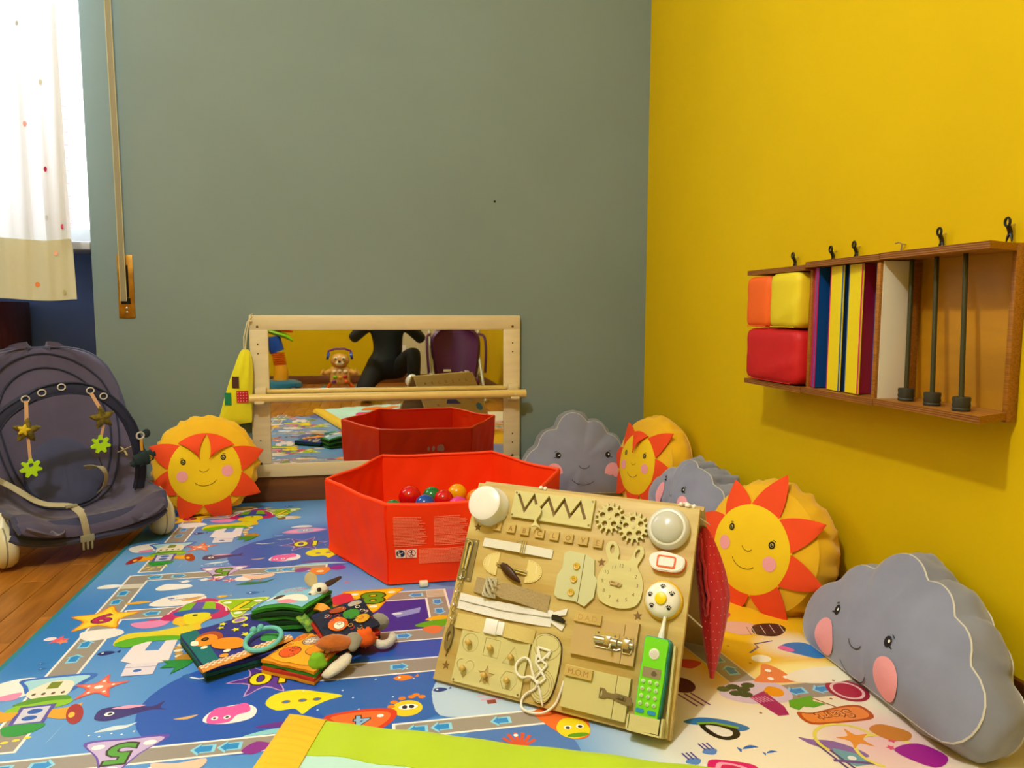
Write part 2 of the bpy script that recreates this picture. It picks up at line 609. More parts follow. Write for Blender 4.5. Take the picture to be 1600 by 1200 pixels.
# shutter strap and its brass plate
b = MB()
b.box((-0.8235, YB - 0.001, 0.772), (0.052, 0.006, 0.216), bev=0.002)
PLATE = thing('strap_winder', 'brass shutter strap winder plate with screws on grey wall', 'strap winder', loc=(0, 0, 0))
part(b, 'cover_plate', mat('aged_brass', '#a8781e', 0.35, metal=0.6, var=0.3, scale=30), PLATE)
b = MB(); b.box((-0.825, YB - 0.0045, 0.722), (0.030, 0.002, 0.020)); part(b, 'slot', mat('black_slot', '#060606', 0.9), PLATE, 'dark slot the strap enters')
b = MB(); b.box((-0.817, YB - 0.0045, 0.79), (0.006, 0.002, 0.11)); part(b, 'slot', _mats['black_slot'], PLATE, 'narrow dark slit beside the strap')
M_screw = mat('steel_screw', '#c9c4b0', 0.3, metal=0.9)
for zz in (0.684, 0.698):
    b = MB(); b.sphere((-0.823, YB - 0.004, zz), (0.005, 0.003, 0.005), 10); part(b, 'screw', M_screw, PLATE)
b = MB()
pts = [(-0.8285 + 0.004 * sin(k * 0.4) * (k / 24), YB - 0.0075 - (0.006 + 0.012 * sin(pi * k / 24)), 0.722 + (2.66 - 0.722) * k / 24) for k in range(25)]
b.tube(pts, 0.0105, 4, flat=0.14, up=(0, -1, 0))
STR = part(b, 'shutter_strap', mat('grey_webbing', '#8f8668', 0.8, bump=0.4, bscale=400), None)
tag(STR, 'long grey webbing shutter strap hanging down the grey wall', 'strap')
for sx in (-1, 1):
    b = MB(); b.tube([(p[0] + sx * 0.0092, p[1] - 0.0016, p[2]) for p in pts], 0.0012, 5); part(b, 'strap_edge', mat('cream_edge', '#c9c08e', 0.7), STR, 'pale edge of the strap')

# curtain
def fold(x, z):
    return 0.010 * sin(x * 55 + 0.6 * sin(z * 3)) + 0.006 * sin(x * 110 + 1.0) + 0.012 * sin(x * 23 + z * 1.3)
CX0, CX1 = -1.80, -0.929
def cur(u, v):
    z = 2.55 + (0.725 - 2.55) * v
    x1 = CX1 - 0.016 * max(0, z - 0.74)
    x = CX0 + (x1 - CX0) * u
    amp = 1.0 if v < 0.9 else 0.6
    return (x, 2.62 + amp * fold(x, z), z + 0.004 * sin(x * 20))
mc = bpy.data.materials.new('sheer_white_curtain'); mc.use_nodes = True
nt = mc.node_tree; nt.nodes.remove(nt.nodes['Principled BSDF'])
df = nt.nodes.new('ShaderNodeBsdfDiffuse'); tr = nt.nodes.new('ShaderNodeBsdfTranslucent'); ms = nt.nodes.new('ShaderNodeMixShader'); tp = nt.nodes.new('ShaderNodeBsdfTransparent'); ms2 = nt.nodes.new('ShaderNodeMixShader')
df.inputs['Color'].default_value = (0.82, 0.84, 0.83, 1); tr.inputs['Color'].default_value = (0.62, 0.66, 0.68, 1); ms.inputs['Fac'].default_value = 0.42
wv = nt.nodes.new('ShaderNodeTexNoise'); wv.inputs['Scale'].default_value = 500
mr = nt.nodes.new('ShaderNodeMapRange'); mr.inputs['To Min'].default_value = 0.02; mr.inputs['To Max'].default_value = 0.12
nt.links.new(wv.outputs['Fac'], mr.inputs['Value'])
nt.links.new(df.outputs[0], ms.inputs[1]); nt.links.new(tr.outputs[0], ms.inputs[2])
nt.links.new(mr.outputs['Result'], ms2.inputs['Fac']); nt.links.new(ms.outputs[0], ms2.inputs[1]); nt.links.new(tp.outputs[0], ms2.inputs[2])
nt.links.new(ms2.outputs[0], nt.nodes['Material Output'].inputs['Surface'])
CUR = thing('curtain', 'sheer white curtain printed with small coloured dots at the window', 'curtain', loc=(0, 0, 0))
b = MB(); b.grid(lambda u, v: cur(u, v * 0.895), 90, 30); part(b, 'curtain_panel', mc, CUR)
b = MB(); b.grid(lambda u, v: Vector(cur(u, 0.895 + 0.105 * v)) + Vector((0, -0.003, 0)), 90, 6, thick=0.002)
part(b, 'hem', mat('cream_hem', '#c4c6b0', 0.85, bump=0.3, bscale=300), CUR, 'wide cream hem')
b = MB()
for k in range(14):
    zz = 0.735 + k * 0.011
    b.tube([(-0.937, 2.606, zz), (-0.947, 2.604, zz + 0.002)], 0.0008, 4)
part(b, 'stitching', mat('brown_thread', '#8d8560', 0.8), CUR, 'row of stitches along the hem edge')
dots = [(-0.945, 0.62, '#d9a0a0')]
pr = Pr(); r_ = random.Random(3)
import itertools
for k, (px, z, c) in enumerate([(-1.02, 1.86, '#cdd5d2'), (-1.16, 1.75, '#f0bcbc'), (-1.055, 1.57, '#b9bfc0'), (-1.0, 1.40, '#cdd5d2'), (-1.05, 1.27, '#eeb4b4'), (-1.003, 1.135, '#b01848'),
                                (-1.01, 0.985, '#c4cccc'), (-0.958, 0.955, '#d0506c'), (-0.985, 0.872, '#eab09c'), (-1.045, 0.772, '#e08a50'), (-0.965, 0.748, '#b8b48a'),
                                (-1.2, 1.45, '#eeb4b4'), (-1.22, 1.1, '#cdd5d2'), (-1.17, 0.93, '#eeb4b4')]):
    pr.ell(px, z, 0.0062, 0.0085, c, n=12)
def on_cur(x, z, h):
    return (x, 2.62 + (1.0 if z > 0.95 else 0.75) * fold(x, z) - 0.0065 - h, z)
o = pr.build('dots', PRINT_FABRIC, CUR, fn=on_cur)
o['label'] = 'scattered pink, grey and red printed dots'; o['kind'] = 'stuff'
# curtain rod
b = MB(); b.cyl((-1.93, 2.62, 2.56), (-0.86, 2.62, 2.56), 0.012, n=12); b.sphere((-0.85, 2.62, 2.56), 0.02, 12)
for xx in (-1.8, -0.9): b.cyl((xx, 2.62, 2.56), (xx, 2.95 if xx < -0.93 else 2.75, 2.56), 0.006, n=8)
tag(part(b, 'curtain_rod', M_white, None), 'white curtain rod above the window', 'curtain rod')
# dark red wooden cabinet standing in the niche behind the curtain
b = MB()
CAB = thing('wooden_cabinet', 'dark reddish brown wooden cabinet below the curtain behind the bouncer', 'cabinet', loc=(0, 0, 0))
M_cab = mat('mahogany', '#4a1a08', 0.35, var=0.35, scale=6, stretch=(8, 8, 1), bump=0.1)
b.box((-1.42, 2.80, 0.36), (0.44, 0.26, 0.72), bev=0.004); part(b, 'cabinet_body', M_cab, CAB)
b = MB(); b.box((-1.44, 2.665, 0.36), (0.40, 0.016, 0.64), bev=0.004); part(b, 'door', mat('mahogany_panel', '#6a2408', 0.3, var=0.3, scale=6, stretch=(8, 8, 1)), CAB, 'redder front door')
b = MB(); b.cyl((-1.25, 2.657, 0.4), (-1.25, 2.63, 0.4), 0.012, n=12); part(b, 'knob', M_screw, CAB)
# ------------------------------------------------------------------ play mat
MX0, MX1, MY0, MY1 = -0.718, 1.04, 0.455, 2.733
MAT = thing('play_mat', 'large blue printed play mat with roads, numbers and sea animals on the floor', 'play mat', loc=(0, 0, 0))
b = MB(); b.box(((MX0 + MX1) / 2, (MY0 + MY1) / 2, -0.0032), (MX1 - MX0, MY1 - MY0, 0.0056), bev=0.002)
part(b, 'mat_slab', mat('teal_mat_foam', '#1a7f96', 0.6), MAT, 'teal foam edge')
def mixc(a, b_, t):
    t = max(0, min(1, t)); return tuple(a[i] + (b_[i] - a[i]) * t for i in range(3)) + (1,)
cB, cL, cD, cP, cN = rgb('#2f7cd4'), rgb('#6ea8e6'), rgb('#2458be'), rgb('#7c88de'), rgb('#28329a')
cC, cY, cK, cW = rgb('#f1ead6'), rgb('#f0bb1c'), rgb('#e8c4cc'), rgb('#cfe2ee')
def g2(x, y, cx, cy, rx, ry):
    return max(0.0, 1 - ((x - cx) / rx) ** 2 - ((y - cy) / ry) ** 2)
def basecol(x, y):
    yy = (y - 0.36) % 0.82 + 0.36 + 0.0          # repeats every 0.82 m like the print
    yp = yy if yy > 0.95 else yy + 0.82           # 0.95 .. 1.77
    c = mixc(cB, cL, 0.5 + 0.5 * sin(yp * 7.7 + 0.9) * cos(x * 4))
    c = mixc(c, rgb('#2f7fd0'), g2(x, yp, -0.66, 1.60, 0.10, 0.2) * 1.3)
    c = mixc(c, cP, max(0, min(1, (x + 0.22) / 0.25)) * max(0, min(1, (yp - 1.45) / 0.2)))
    c = mixc(c, cD, max(0, min(1, (x + 0.33) / 0.1)) * max(0, min(1, (1.62 - yp) / 0.12)) * (1 if yp > 1.19 else 0))
    t = (x - 0.30) / 0.14
    w = mixc(mixc(cW, cC, (x - 0.4) / 0.14), cK, g2(x, y, 0.80, 0.98, 0.12, 0.12))
    w = mixc(w, cY, max(0, min(1, (y - 1.10) / 0.16)) * max(0, min(1, (x - 0.52) / 0.12)))
    w = mixc(w, rgb('#fff2a0'), g2(x, y, 0.80, 1.22, 0.12, 0.05) * 1.2)
    w = mixc(w, cC, g2(x, y, 0.84, 1.33, 0.08, 0.07) * 0.9)
    t2 = t if y < 1.7 else (x - 0.62) / 0.2
    return mixc(c, w, t2)
me = bpy.data.meshes.new('print_ground')
NX, NY = 110, 150
vs = [(MX0 + 0.012 + (MX1 - MX0 - 0.024) * i / NX, MY0 + 0.012 + (MY1 - MY0 - 0.024) * j / NY, 0.0) for i in range(NX + 1) for j in range(NY + 1)]
fs = [[i * (NY + 1) + j, (i + 1) * (NY + 1) + j, (i + 1) * (NY + 1) + j + 1, i * (NY + 1) + j + 1] for i in range(NX) for j in range(NY)]
me.from_pydata(vs, [], fs)
at = me.color_attributes.new('ink', 'FLOAT_COLOR', 'CORNER')
vc = [basecol(p[0], p[1]) for p in vs]
dat = []
for f in fs:
    for i in f: dat.extend(vc[i])
at.data.foreach_set('color', dat)
me.materials.append(PRINT_MAT)
o = bpy.data.objects.new('print_ground', me); COL.objects.link(o); o.parent = MAT

pr = Pr()
pr.keep = lambda x, y: MY0 + 0.03 < y < MY1 - 0.03 and MX0 < x < MX1
GR, WH = '#9b938a', '#f2f0ee'
def road(x0, y0, x1, y1):
    """road strip given by its corners, white kerbs"""
    e = 0.005
    if PASS == 0:
        pr.mute = False; pr.rect(x0 - e, y0 - e, x1 + e, y1 + e, WH); pr.mute = True
    elif PASS == 1:
        pr.mute = False; pr.rect(x0, y0, x1, y1, GR); pr.mute = True
def arrow(x, y, a, s=0.024):
    for k, (q, c) in enumerate(((1.25, '#8fd4f4'), (0.9, '#2b8fdc'))):
        p = [(-.8, -.45), (.2, -.45), (.2, -.72), (.8, 0), (.2, .72), (.2, .45), (-.8, .45)]
        pr.poly([(x + s * q * (u * cos(a) - v * sin(a)), y + s * q * (u * sin(a) + v * cos(a))) for u, v in p], c)
def tri_sign(x, y, w, h, c1, c2, t, tc, to):
    def T(q, c): pr.blob([(x - w * q / 2, y + h * q * .42), (x, y + h * q * .44), (x + w * q / 2, y + h * q * .42), (x + w * q * .25, y), (x, y - h * q * .58), (x - w * q * .25, y)], c)
    T(1.12, c2); T(1.0, c1)
    for (u, v) in ((-.33, .3), (.33, .3), (0, -.36)): pr.ell(x + u * w, y + v * h, .010, .007, '#ffffff', n=10)
    pr.text(t, x, y + h * .06, h * .56, tc, pi, 0.03, 1.2, outline=to)
def fish(x, y, s, c, c2='#ffffff', a=0):
    P = lambda u, v: (x + s * (u * cos(a) - v * sin(a)), y + s * (u * sin(a) + v * cos(a)))
    pr.blob([P(-1, 0), P(-.4, .5), P(.4, .3), P(.75, 0), P(1.1, .45), P(1.1, -.45), P(.75, 0), P(.4, -.3), P(-.4, -.5)], c)
    pr.ell(*P(-.5, .1), s * .14, s * .14, c2, n=8)
def whale(x, y, s):
    P = lambda u, v: (x + s * u, y + s * v)
    pr.blob([P(-1, 0), P(-.9, .5), P(-.2, .62), P(.5, .5), P(1.2, .35), P(1.6, .75), P(1.55, .2), P(1.9, -.05), P(1.2, .05), P(.5, -.25), P(-.3, -.55), P(-.85, -.4)], '#3a2a78')
    pr.blob([P(-.5, .45), P(.1, .62), P(.9, .5), P(.2, .35)], '#f4a8c8')
    pr.ell(*P(-.45, .02), .008, .007, '#ffffff', n=10); pr.ell(*P(-.42, .02), .004, .004, '#101030', n=8)
def motifs():
    # left column : vertical road with side roads (period 0.82 m)
    road(-0.610, 1.215, -0.560, 1.72); road(-0.622, 1.72, -0.575, 2.005)
    road(-0.61, 1.148, -0.13, 1.184)
    road(-0.56, 1.720, -0.44, 1.768)
    for (x, y, a) in [(-.590, 1.600, pi / 2), (-.588, 1.535, pi / 2), (-.604, 1.885, pi / 2), (-.603, 1.83, pi / 2), (-.502, 1.743, pi), (-.56, 1.166, pi), (-.50, 1.166, 0), (-.27, 1.166, pi), (-.23, 1.166, pi)]:
        arrow(x, y, a, 0.019)
    pr.rect(-.622, 1.915, -.575, 1.945, '#d8d4c8')
    pr.blob([(-.70, 1.43), (-.67, 1.46), (-.63, 1.465), (-.60, 1.44), (-.62, 1.395), (-.67, 1.385)], '#f4f2f4')
    pr.blob([(-.645, 1.45), (-.61, 1.463), (-.60, 1.44), (-.635, 1.435)], '#e890c0'); pr.blob([(-.66, 1.40), (-.63, 1.41), (-.63, 1.385), (-.66, 1.385)], '#e890c0')
    # rocket house with triangle window
    pr.blob([(-.65, 1.458), (-.585, 1.466), (-.522, 1.462), (-.53, 1.43), (-.552, 1.385), (-.58, 1.37), (-.61, 1.385), (-.636, 1.43)], '#3a6fd0')
    pr.blob([(-.640, 1.452), (-.585, 1.458), (-.532, 1.456), (-.542, 1.43), (-.558, 1.39), (-.58, 1.38), (-.605, 1.39), (-.628, 1.43)], '#a8dcf0')
    pr.blob([(-.62, 1.40), (-.60, 1.438), (-.57, 1.445), (-.55, 1.43), (-.548, 1.385), (-.58, 1.37)], '#efe9d8')
    pr.rect(-.592, 1.415, -.572, 1.440, '#7c8c10')
    for k in range(4): pr.ell(-.605 + k * .016, 1.397, .0035, .005, '#6a4a30', n=8)
    pr.blob([(-.628, 1.345), (-.605, 1.372), (-.57, 1.38), (-.54, 1.376), (-.528, 1.36), (-.545, 1.345), (-.58, 1.348), (-.61, 1.332)], '#8fc81c')
    pr.blob([(-.625, 1.362), (-.60, 1.382), (-.55, 1.386), (-.535, 1.37), (-.57, 1.37), (-.60, 1.362)], '#5c9a20')
    pr.poly([(-.608, 1.354), (-.552, 1.358), (-.548, 1.292), (-.602, 1.290)], '#5a50b0')
    pr.poly([(-.601, 1.348), (-.559, 1.351), (-.555, 1.300), (-.596, 1.298)], '#d4d4ea')
    pr.ell(-.578, 1.336, .012, .009, '#2f62c0', n=12); pr.ell(-.578, 1.314, .012, .008, '#2f62c0', n=12)
    pr.blob([(-.605, 1.293), (-.55, 1.294), (-.545, 1.28), (-.562, 1.262), (-.59, 1.26), (-.604, 1.275)], '#2a9a34')
    pr.poly([(-.552, 1.338), (-.530, 1.340), (-.508, 1.352), (-.503, 1.30), (-.528, 1.302), (-.55, 1.312)], '#f0a81c')
    pr.ell(-.508, 1.315, .013, .036, '#a82c20', .35); pr.ell(-.512, 1.312, .005, .010, '#f8c030', .3)
    pr.poly([(-.604, 1.338), (-.628, 1.340), (-.645, 1.352), (-.652, 1.30), (-.63, 1.302), (-.606, 1.312)], '#f0a81c')
    pr.ell(-.652, 1.315, .013, .034, '#a82c20', -.3); pr.ell(-.65, 1.314, .005, .010, '#f8c030')
    for (u, v) in ((-.60, 1.25), (-.585, 1.243), (-.57, 1.247), (-.608, 1.238), (-.59, 1.232), (-.555, 1.252)): pr.ell(u, v, .006, .004, '#f0e030', n=8)
    # starfish, whale, waves
    for q, c in ((1.0, '#e8604a'), (.72, '#f28a6c')): pr.star(-.498, 1.404, .050 * q, .021 * q, 5, c, 0.3, round_=True)
    for a in range(5): pr.ell(-.498 + .022 * cos(a * 1.257 + .3), 1.404 + .022 * sin(a * 1.257 + .3), .003, .003, '#ffffff', n=7)
    pr.ell(-.500, 1.405, .008, .006, '#ffffff', n=8)
    whale(-.432, 1.303, .040)
    pr.blob([(-.455, 1.248), (-.43, 1.262), (-.41, 1.262), (-.395, 1.268), (-.41, 1.252), (-.435, 1.248)], '#d8e8f4')
    for k in range(5): pr.ell(-.46 + .017 * k, 1.24 - .006 * (k % 2), .002, .002, '#ffffff', n=6)
    pr.poly([(-.52, 1.225), (-.512, 1.29), (-.517, 1.24)], '#a8d0f0')
    # 5 triangle
    tri_sign(-.395, 1.172, .115, .098, '#c8b4e4', '#6a4ab8', '5', '#54a01c', '#3a2410')
    # star 9
    for q, c in ((1.1, '#e87c10'), (1.0, '#f6c814'), (.78, '#fada38')): pr.star(-.600, 1.732, .070 * q, .036 * q, 5, c, .35, round_=True)
    pr.text('9', -.600, 1.732, .050, '#c01c64', pi, .03, 1.25, outline='#601030')
    pr.blob([(-.62, 1.66), (-.58, 1.672), (-.545, 1.665), (-.53, 1.64), (-.56, 1.618), (-.60, 1.62)], '#f0eeee')
    # little birds and clouds
    pr.blob([(-.68, 1.935), (-.665, 1.95), (-.64, 1.95), (-.62, 1.94), (-.64, 1.925), (-.67, 1.925)], '#f4f4f8')
    pr.blob([(-.535, 1.90), (-.52, 1.928), (-.49, 1.925), (-.46, 1.918), (-.45, 1.9), (-.48, 1.888), (-.52, 1.885)], '#f4f4f8')
    for (u, v) in ((-.475, 1.945), (-.43, 1.95)):
        pr.blob([(u - .01, v - .008), (u, v + .006), (u + .012, v - .004), (u, v - .014)], '#f8f8fa'); pr.line([(u - .016, v), (u + .016, v - .002)], .0025, '#ffffff')
    for (u, v) in ((-.405, 1.945), (-.365, 1.93)):
        for a in range(4): pr.line([(u - .018 * cos(a * .8), v - .014 * sin(a * .8)), (u + .018 * cos(a * .8), v + .014 * sin(a * .8))], .004, '#e0506a' if a % 2 else '#f8d0d0')
    pr.ell(-.330, 1.935, .024, .018, '#f6f2f6')
    pr.blob([(-.58, 1.81), (-.55, 1.823), (-.52, 1.815), (-.55, 1.805)], '#e8b030')
    pr.blob([(-.52, 1.79), (-.50, 1.835), (-.455, 1.85), (-.41, 1.842), (-.40, 1.80), (-.45, 1.778)], '#f4f0ee')
    pr.blob([(-.455, 1.81), (-.425, 1.825), (-.41, 1.82), (-.43, 1.806)], '#e0a83c'); pr.line([(-.48, 1.815), (-.44, 1.82), (-.40, 1.832)], .003, '#5a5aa0')
    fish(-.36, 1.82, .016, '#e8b820'); fish(-.478, 1.827, .010, '#2a60b8'); fish(-.29, 1.83, .020, '#2f6fc8')
    pr.blob([(-.53, 1.69), (-.48, 1.70), (-.45, 1.695), (-.46, 1.665), (-.50, 1.66)], '#e88cc4')
    pr.ell(-.487, 1.702, .012, .004, '#c81c50')
    pr.star(-.653, 1.632, .022, .009, 5, '#e86070', .2); pr.star(-.642, 1.622, .014, .006, 5, '#f48a60', .9); pr.ell(-.672, 1.64, .012, .009, '#f0e4f0')
    fish(-.531, 1.549, .020, '#1c2470', a=.1); fish(-.63, 1.50, .010, '#2468b8'); fish(-.64, 1.523, .009, '#2468b8')
    # hat, duck, boat
    pr.blob([(-.472, 1.70), (-.45, 1.755), (-.405, 1.812), (-.355, 1.79), (-.325, 1.735), (-.34, 1.69), (-.40, 1.685)], '#c81c70')
    pr.arc(-.40, 1.72, .064, .072, .1, pi - .1, .004, '#ffd8ea')
    pr.poly([(-.448, 1.735), (-.436, 1.785), (-.415, 1.792), (-.42, 1.735)], '#7cb81c'); pr.poly([(-.42, 1.735), (-.415, 1.792), (-.395, 1.793), (-.393, 1.735)], '#5a50b8')
    pr.poly([(-.393, 1.735), (-.395, 1.793), (-.372, 1.786), (-.362, 1.735)], '#8cc41c')
    pr.blob([(-.452, 1.735), (-.44, 1.715), (-.40, 1.708), (-.362, 1.715), (-.352, 1.735), (-.38, 1.745), (-.42, 1.747)], '#1c5cb8')
    pr.blob([(-.435, 1.708), (-.375, 1.705), (-.362, 1.69), (-.378, 1.66), (-.368, 1.62), (-.40, 1.605), (-.425, 1.62), (-.42, 1.655), (-.44, 1.675)], '#f0c828')
    pr.blob([(-.425, 1.72), (-.395, 1.725), (-.372, 1.72), (-.37, 1.695), (-.40, 1.66), (-.42, 1.69)], '#e8dc1c')
    pr.ell(-.401, 1.712, .006, .006, '#3a4a10', n=10); pr.ell(-.407, 1.655, .010, .007, '#5a3418', n=10)
    pr.poly([(-.425, 1.635), (-.40, 1.645), (-.392, 1.62), (-.418, 1.608)], '#e8ecf4')
    pr.blob([(-.535, 1.60), (-.52, 1.635), (-.46, 1.64), (-.40, 1.66), (-.385, 1.62), (-.40, 1.59), (-.46, 1.60), (-.52, 1.575)], '#e4d428')
    pr.blob([(-.532, 1.588), (-.50, 1.612), (-.43, 1.612), (-.40, 1.60), (-.41, 1.585), (-.46, 1.588), (-.50, 1.566)], '#5cb414')
    pr.poly([(-.494, 1.505), (-.490, 1.572), (-.468, 1.587), (-.458, 1.587), (-.461, 1.545), (-.434, 1.542), (-.431, 1.587), (-.408, 1.586), (-.402, 1.488), (-.45, 1.478)], '#ece4ee')
    pr.poly([(-.474, 1.440), (-.478, 1.490), (-.42, 1.487), (-.417, 1.438)], '#e4dcec'); pr.line([(-.476, 1.473), (-.419, 1.471)], .002, '#a08cc0')
    pr.ell(-.45, 1.458, .008, .006, '#2f6fc8', n=10)
    # palm island
    for k in range(7): pr.ell(-.398 + .004 * abs(k - 3), 1.585 - k * .013, .009, .007, '#c89a48' if k % 2 else '#f0e8c8', n=10)
    pr.blob([(-.385, 1.51), (-.36, 1.515), (-.345, 1.49), (-.37, 1.478), (-.39, 1.488)], '#b8841c')
    pr.poly([(-.41, 1.46), (-.40, 1.478), (-.415, 1.492), (-.38, 1.49), (-.35, 1.485), (-.36, 1.46), (-.385, 1.432), (-.382, 1.458)], '#1c8c34')
    for (u, v, q) in ((-.322, 1.405, 1), (-.272, 1.438, .7), (-.29, 1.48, .5)):
        pr.line([(u - .035 * q, v + .02 * q), (u - .015 * q, v - .004), (u + .02 * q, v - .006), (u + .04 * q, v + .006)], .012 * q, '#2c68b8')
        pr.line([(u - .022 * q, v + .008 * q), (u - .005, v - .001), (u + .03 * q, v + .004)], .004 * q, '#e8f0f8')
    # big dark-blue discs
    # pink jelly
    pr.blob([(-.288, 1.25), (-.275, 1.285), (-.23, 1.295), (-.205, 1.275), (-.21, 1.245), (-.25, 1.235)], '#f6f0f4')
    pr.blob([(-.283, 1.258), (-.275, 1.288), (-.245, 1.292), (-.225, 1.298), (-.215, 1.27), (-.235, 1.26), (-.245, 1.240), (-.275, 1.24)], '#ec5cb0')
    for u in (-.27, -.25): pr.ell(u, 1.256, .006, .006, '#ffffff', n=10); pr.ell(u, 1.256, .003, .003, '#301030', n=8)
    pr.blob([(-.338, 1.266), (-.32, 1.27), (-.30, 1.274), (-.315, 1.262)], '#d8b070')
    # star 10
    pr.star(-.205, 1.383, .070, .034, 6, '#c8a0e0', .1, round_=True); pr.star(-.205, 1.383, .064, .030, 6, '#5a3aa0', .1, round_=True)
    pr.text('10', -.200, 1.383, .046, '#e8e01c', pi, .03, 1.3, outline='#3a2410')
    # yellow whistle
    pr.blob([(-.192, 1.288), (-.18, 1.318), (-.14, 1.328), (-.10, 1.312), (-.06, 1.292), (-.085, 1.280), (-.11, 1.262), (-.125, 1.242), (-.14, 1.262), (-.17, 1.262)], '#e8e01c')
    for u in (-.157, -.129, -.104): pr.ell(u, 1.288, .008, .006, '#a87820', n=10); pr.ell(u, 1.288, .005, .004, '#3a78c8', n=8)
    # giraffe, orange fish
    pr.ell(.052, 1.228, .027, .026, '#f0d024'); pr.ell(.054, 1.232, .017, .009, '#ffffff')
    for u in (.048, .060): pr.ell(u, 1.232, .005, .006, '#202030', n=8)
    for (u, v) in ((.025, 1.238), (.03, 1.252), (.045, 1.262), (.062, 1.265), (.08, 1.262), (.07, 1.27)): pr.ell(u, v, .007, .006, '#e88418', n=8)
    fish(.054, 1.337, .022, '#e88420')
    for k in range(14): pr.ell(-.16 + .27 * ((k * 37) % 100) / 100, 1.22 + .17 * ((k * 53) % 100) / 100, .0022, .0022, '#cfe4f8', n=6)
    # walrus, coloured signs of the far column
    pr.blob([(-.315, 1.68), (-.29, 1.70), (-.25, 1.695), (-.24, 1.675), (-.28, 1.66)], '#e4d8d0'); pr.ell(-.302, 1.678, .014, .017, '#8a5a34')
    pr.ell(-.255, 1.686, .012, .008, '#e8b838', n=10)
    pr.blob([(-.28, 1.51), (-.25, 1.54), (-.21, 1.552), (-.17, 1.54), (-.145, 1.525), (-.17, 1.505), (-.22, 1.49), (-.26, 1.495)], '#c87cc8')
    pr.blob([(-.272, 1.513), (-.25, 1.532), (-.21, 1.544), (-.175, 1.534), (-.155, 1.525), (-.18, 1.510), (-.22, 1.498), (-.255, 1.503)], '#f09cc8')
    pr.ell(-.212, 1.522, .026, .016, '#8cb8dc'); pr.text('8', -.212, 1.522, .022, '#e8e8f4', pi, .02, 1.2, outline='#3a4a90')
    pr.blob([(-.26, 1.56), (-.235, 1.58), (-.20, 1.575), (-.20, 1.558)], '#e8e8f0')
    # violet robot with teal wing
    pr.blob([(-.21, 1.15), (-.19, 1.172), (-.165, 1.158), (-.19, 1.138)], '#8c2c98'); pr.blob([(-.075, 1.15), (-.09, 1.175), (-.12, 1.158), (-.10, 1.138)], '#8c2c98')
    pr.blob([(-.215, 1.19), (-.17, 1.205), (-.11, 1.203), (-.07, 1.188), (-.11, 1.19), (-.17, 1.19)], '#8ad0e0')
    pr.poly([(-.165, 1.165), (-.12, 1.165), (-.115, 1.14), (-.13, 1.11), (-.155, 1.11), (-.17, 1.14)], '#e8842c'); pr.ell(-.142, 1.135, .010, .008, '#f8e0c0', n=10)
    pr.blob([(-.20, 1.215), (-.16, 1.225), (-.12, 1.218), (-.16, 1.208)], '#6a2c98')
    # road bends of the middle column
    road(-.06, 1.720, .168, 1.766); road(.124, 1.541, .168, 1.72); road(-.03, 1.495, .168, 1.541); road(-.12, 1.357, .20, 1.407)
    pr.rect(.124, 1.722, .168, 1.764, '#d8d0c0')
    for k in range(4): pr.rect(.126, 1.727 + k * .009, .166, 1.731 + k * .009, '#b0a898')
    for (x, y, a) in ((.098, 1.742, pi), (.146, 1.69, -pi / 2), (.146, 1.635, -pi / 2), (.06, 1.518, 0), (.045, 1.382, 0)): arrow(x, y, a, .018)
    tri_sign(-.004, 1.735, .135, .125, '#f6c41c', '#e89010', '8', '#54a01c', '#2c3410')
    tri_sign(-.308, 1.745, .105, .10, '#9ccc14', '#e4f080', '7', '#ecdc1c', '#5a6a10')
    pr.blob([(-.115, 1.735), (-.09, 1.775), (-.06, 1.78), (-.05, 1.74), (-.04, 1.69), (-.08, 1.68)], '#d83048')
    for q, c in ((1, '#e8a41c'), (.78, '#f6cc30'), (.5, '#5a74cc')): pr.ell(-.095, 1.66, .052 * q, .055 * q, c)
    pr.poly([(.035, 1.64), (.105, 1.665), (.10, 1.635), (.05, 1.615)], '#8c98dc'); pr.ell(.05, 1.638, .012, .006, '#dce4f8')
    pr.blob([(.11, 1.59), (.135, 1.61), (.165, 1.605), (.16, 1.59)], '#f0b41c'); pr.blob([(.085, 1.565), (.12, 1.585), (.17, 1.585), (.165, 1.56), (.12, 1.55)], '#5cac1c')
    pr.blob([(.10, 1.545), (.125, 1.56), (.145, 1.545), (.125, 1.515)], '#e87c48')
    for (u, v, c) in ((-.12, 1.855, '#e05888'), (-.095, 1.875, '#e0a030'), (-.07, 1.86, '#e05888'), (-.105, 1.862, '#d84870')): pr.ell(u, v, .007, .005, c, n=8)
    pr.blob([(-.34, 1.96), (-.30, 1.955), (-.26, 1.96), (-.265, 1.935), (-.31, 1.925)], '#f0c8b0')
    for u in (-.31, -.285): pr.line([(u, 1.93), (u - .004, 1.905)], .004, '#b07c58')
    pr.poly([(-.345, 1.89), (-.32, 1.91), (-.28, 1.903), (-.25, 1.922), (-.27, 1.897), (-.31, 1.888)], '#1c7c50')
    # orange triangle and rocket of the front
    pr.blob([(-.09, 1.222), (-.03, 1.238), (.03, 1.228), (.025, 1.19), (-.02, 1.165)], '#d83c1c'); pr.blob([(-.078, 1.219), (-.03, 1.23), (.02, 1.221), (.016, 1.193), (-.02, 1.172)], '#f07030')
    pr.ell(.006, 1.212, .006, .005, '#ffffff', n=8); pr.text('4', -.025, 1.202, .032, '#8cb8e8', pi, .03, 1.2, outline='#3a2010')
    road(.03, 1.14, .285, 1.178)
    for x in (.065, .105, .205): arrow(x, 1.159, pi, .018)
    # coral and small house
    for a in range(7): pr.line([(.222, 1.075), (.222 + .03 * cos(a * .42 + .3), 1.085 + .035 * sin(a * .42 + .3))], .006, '#d8502c')
    pr.ell(.222, 1.112, .004, .004, '#ffffff', n=8)
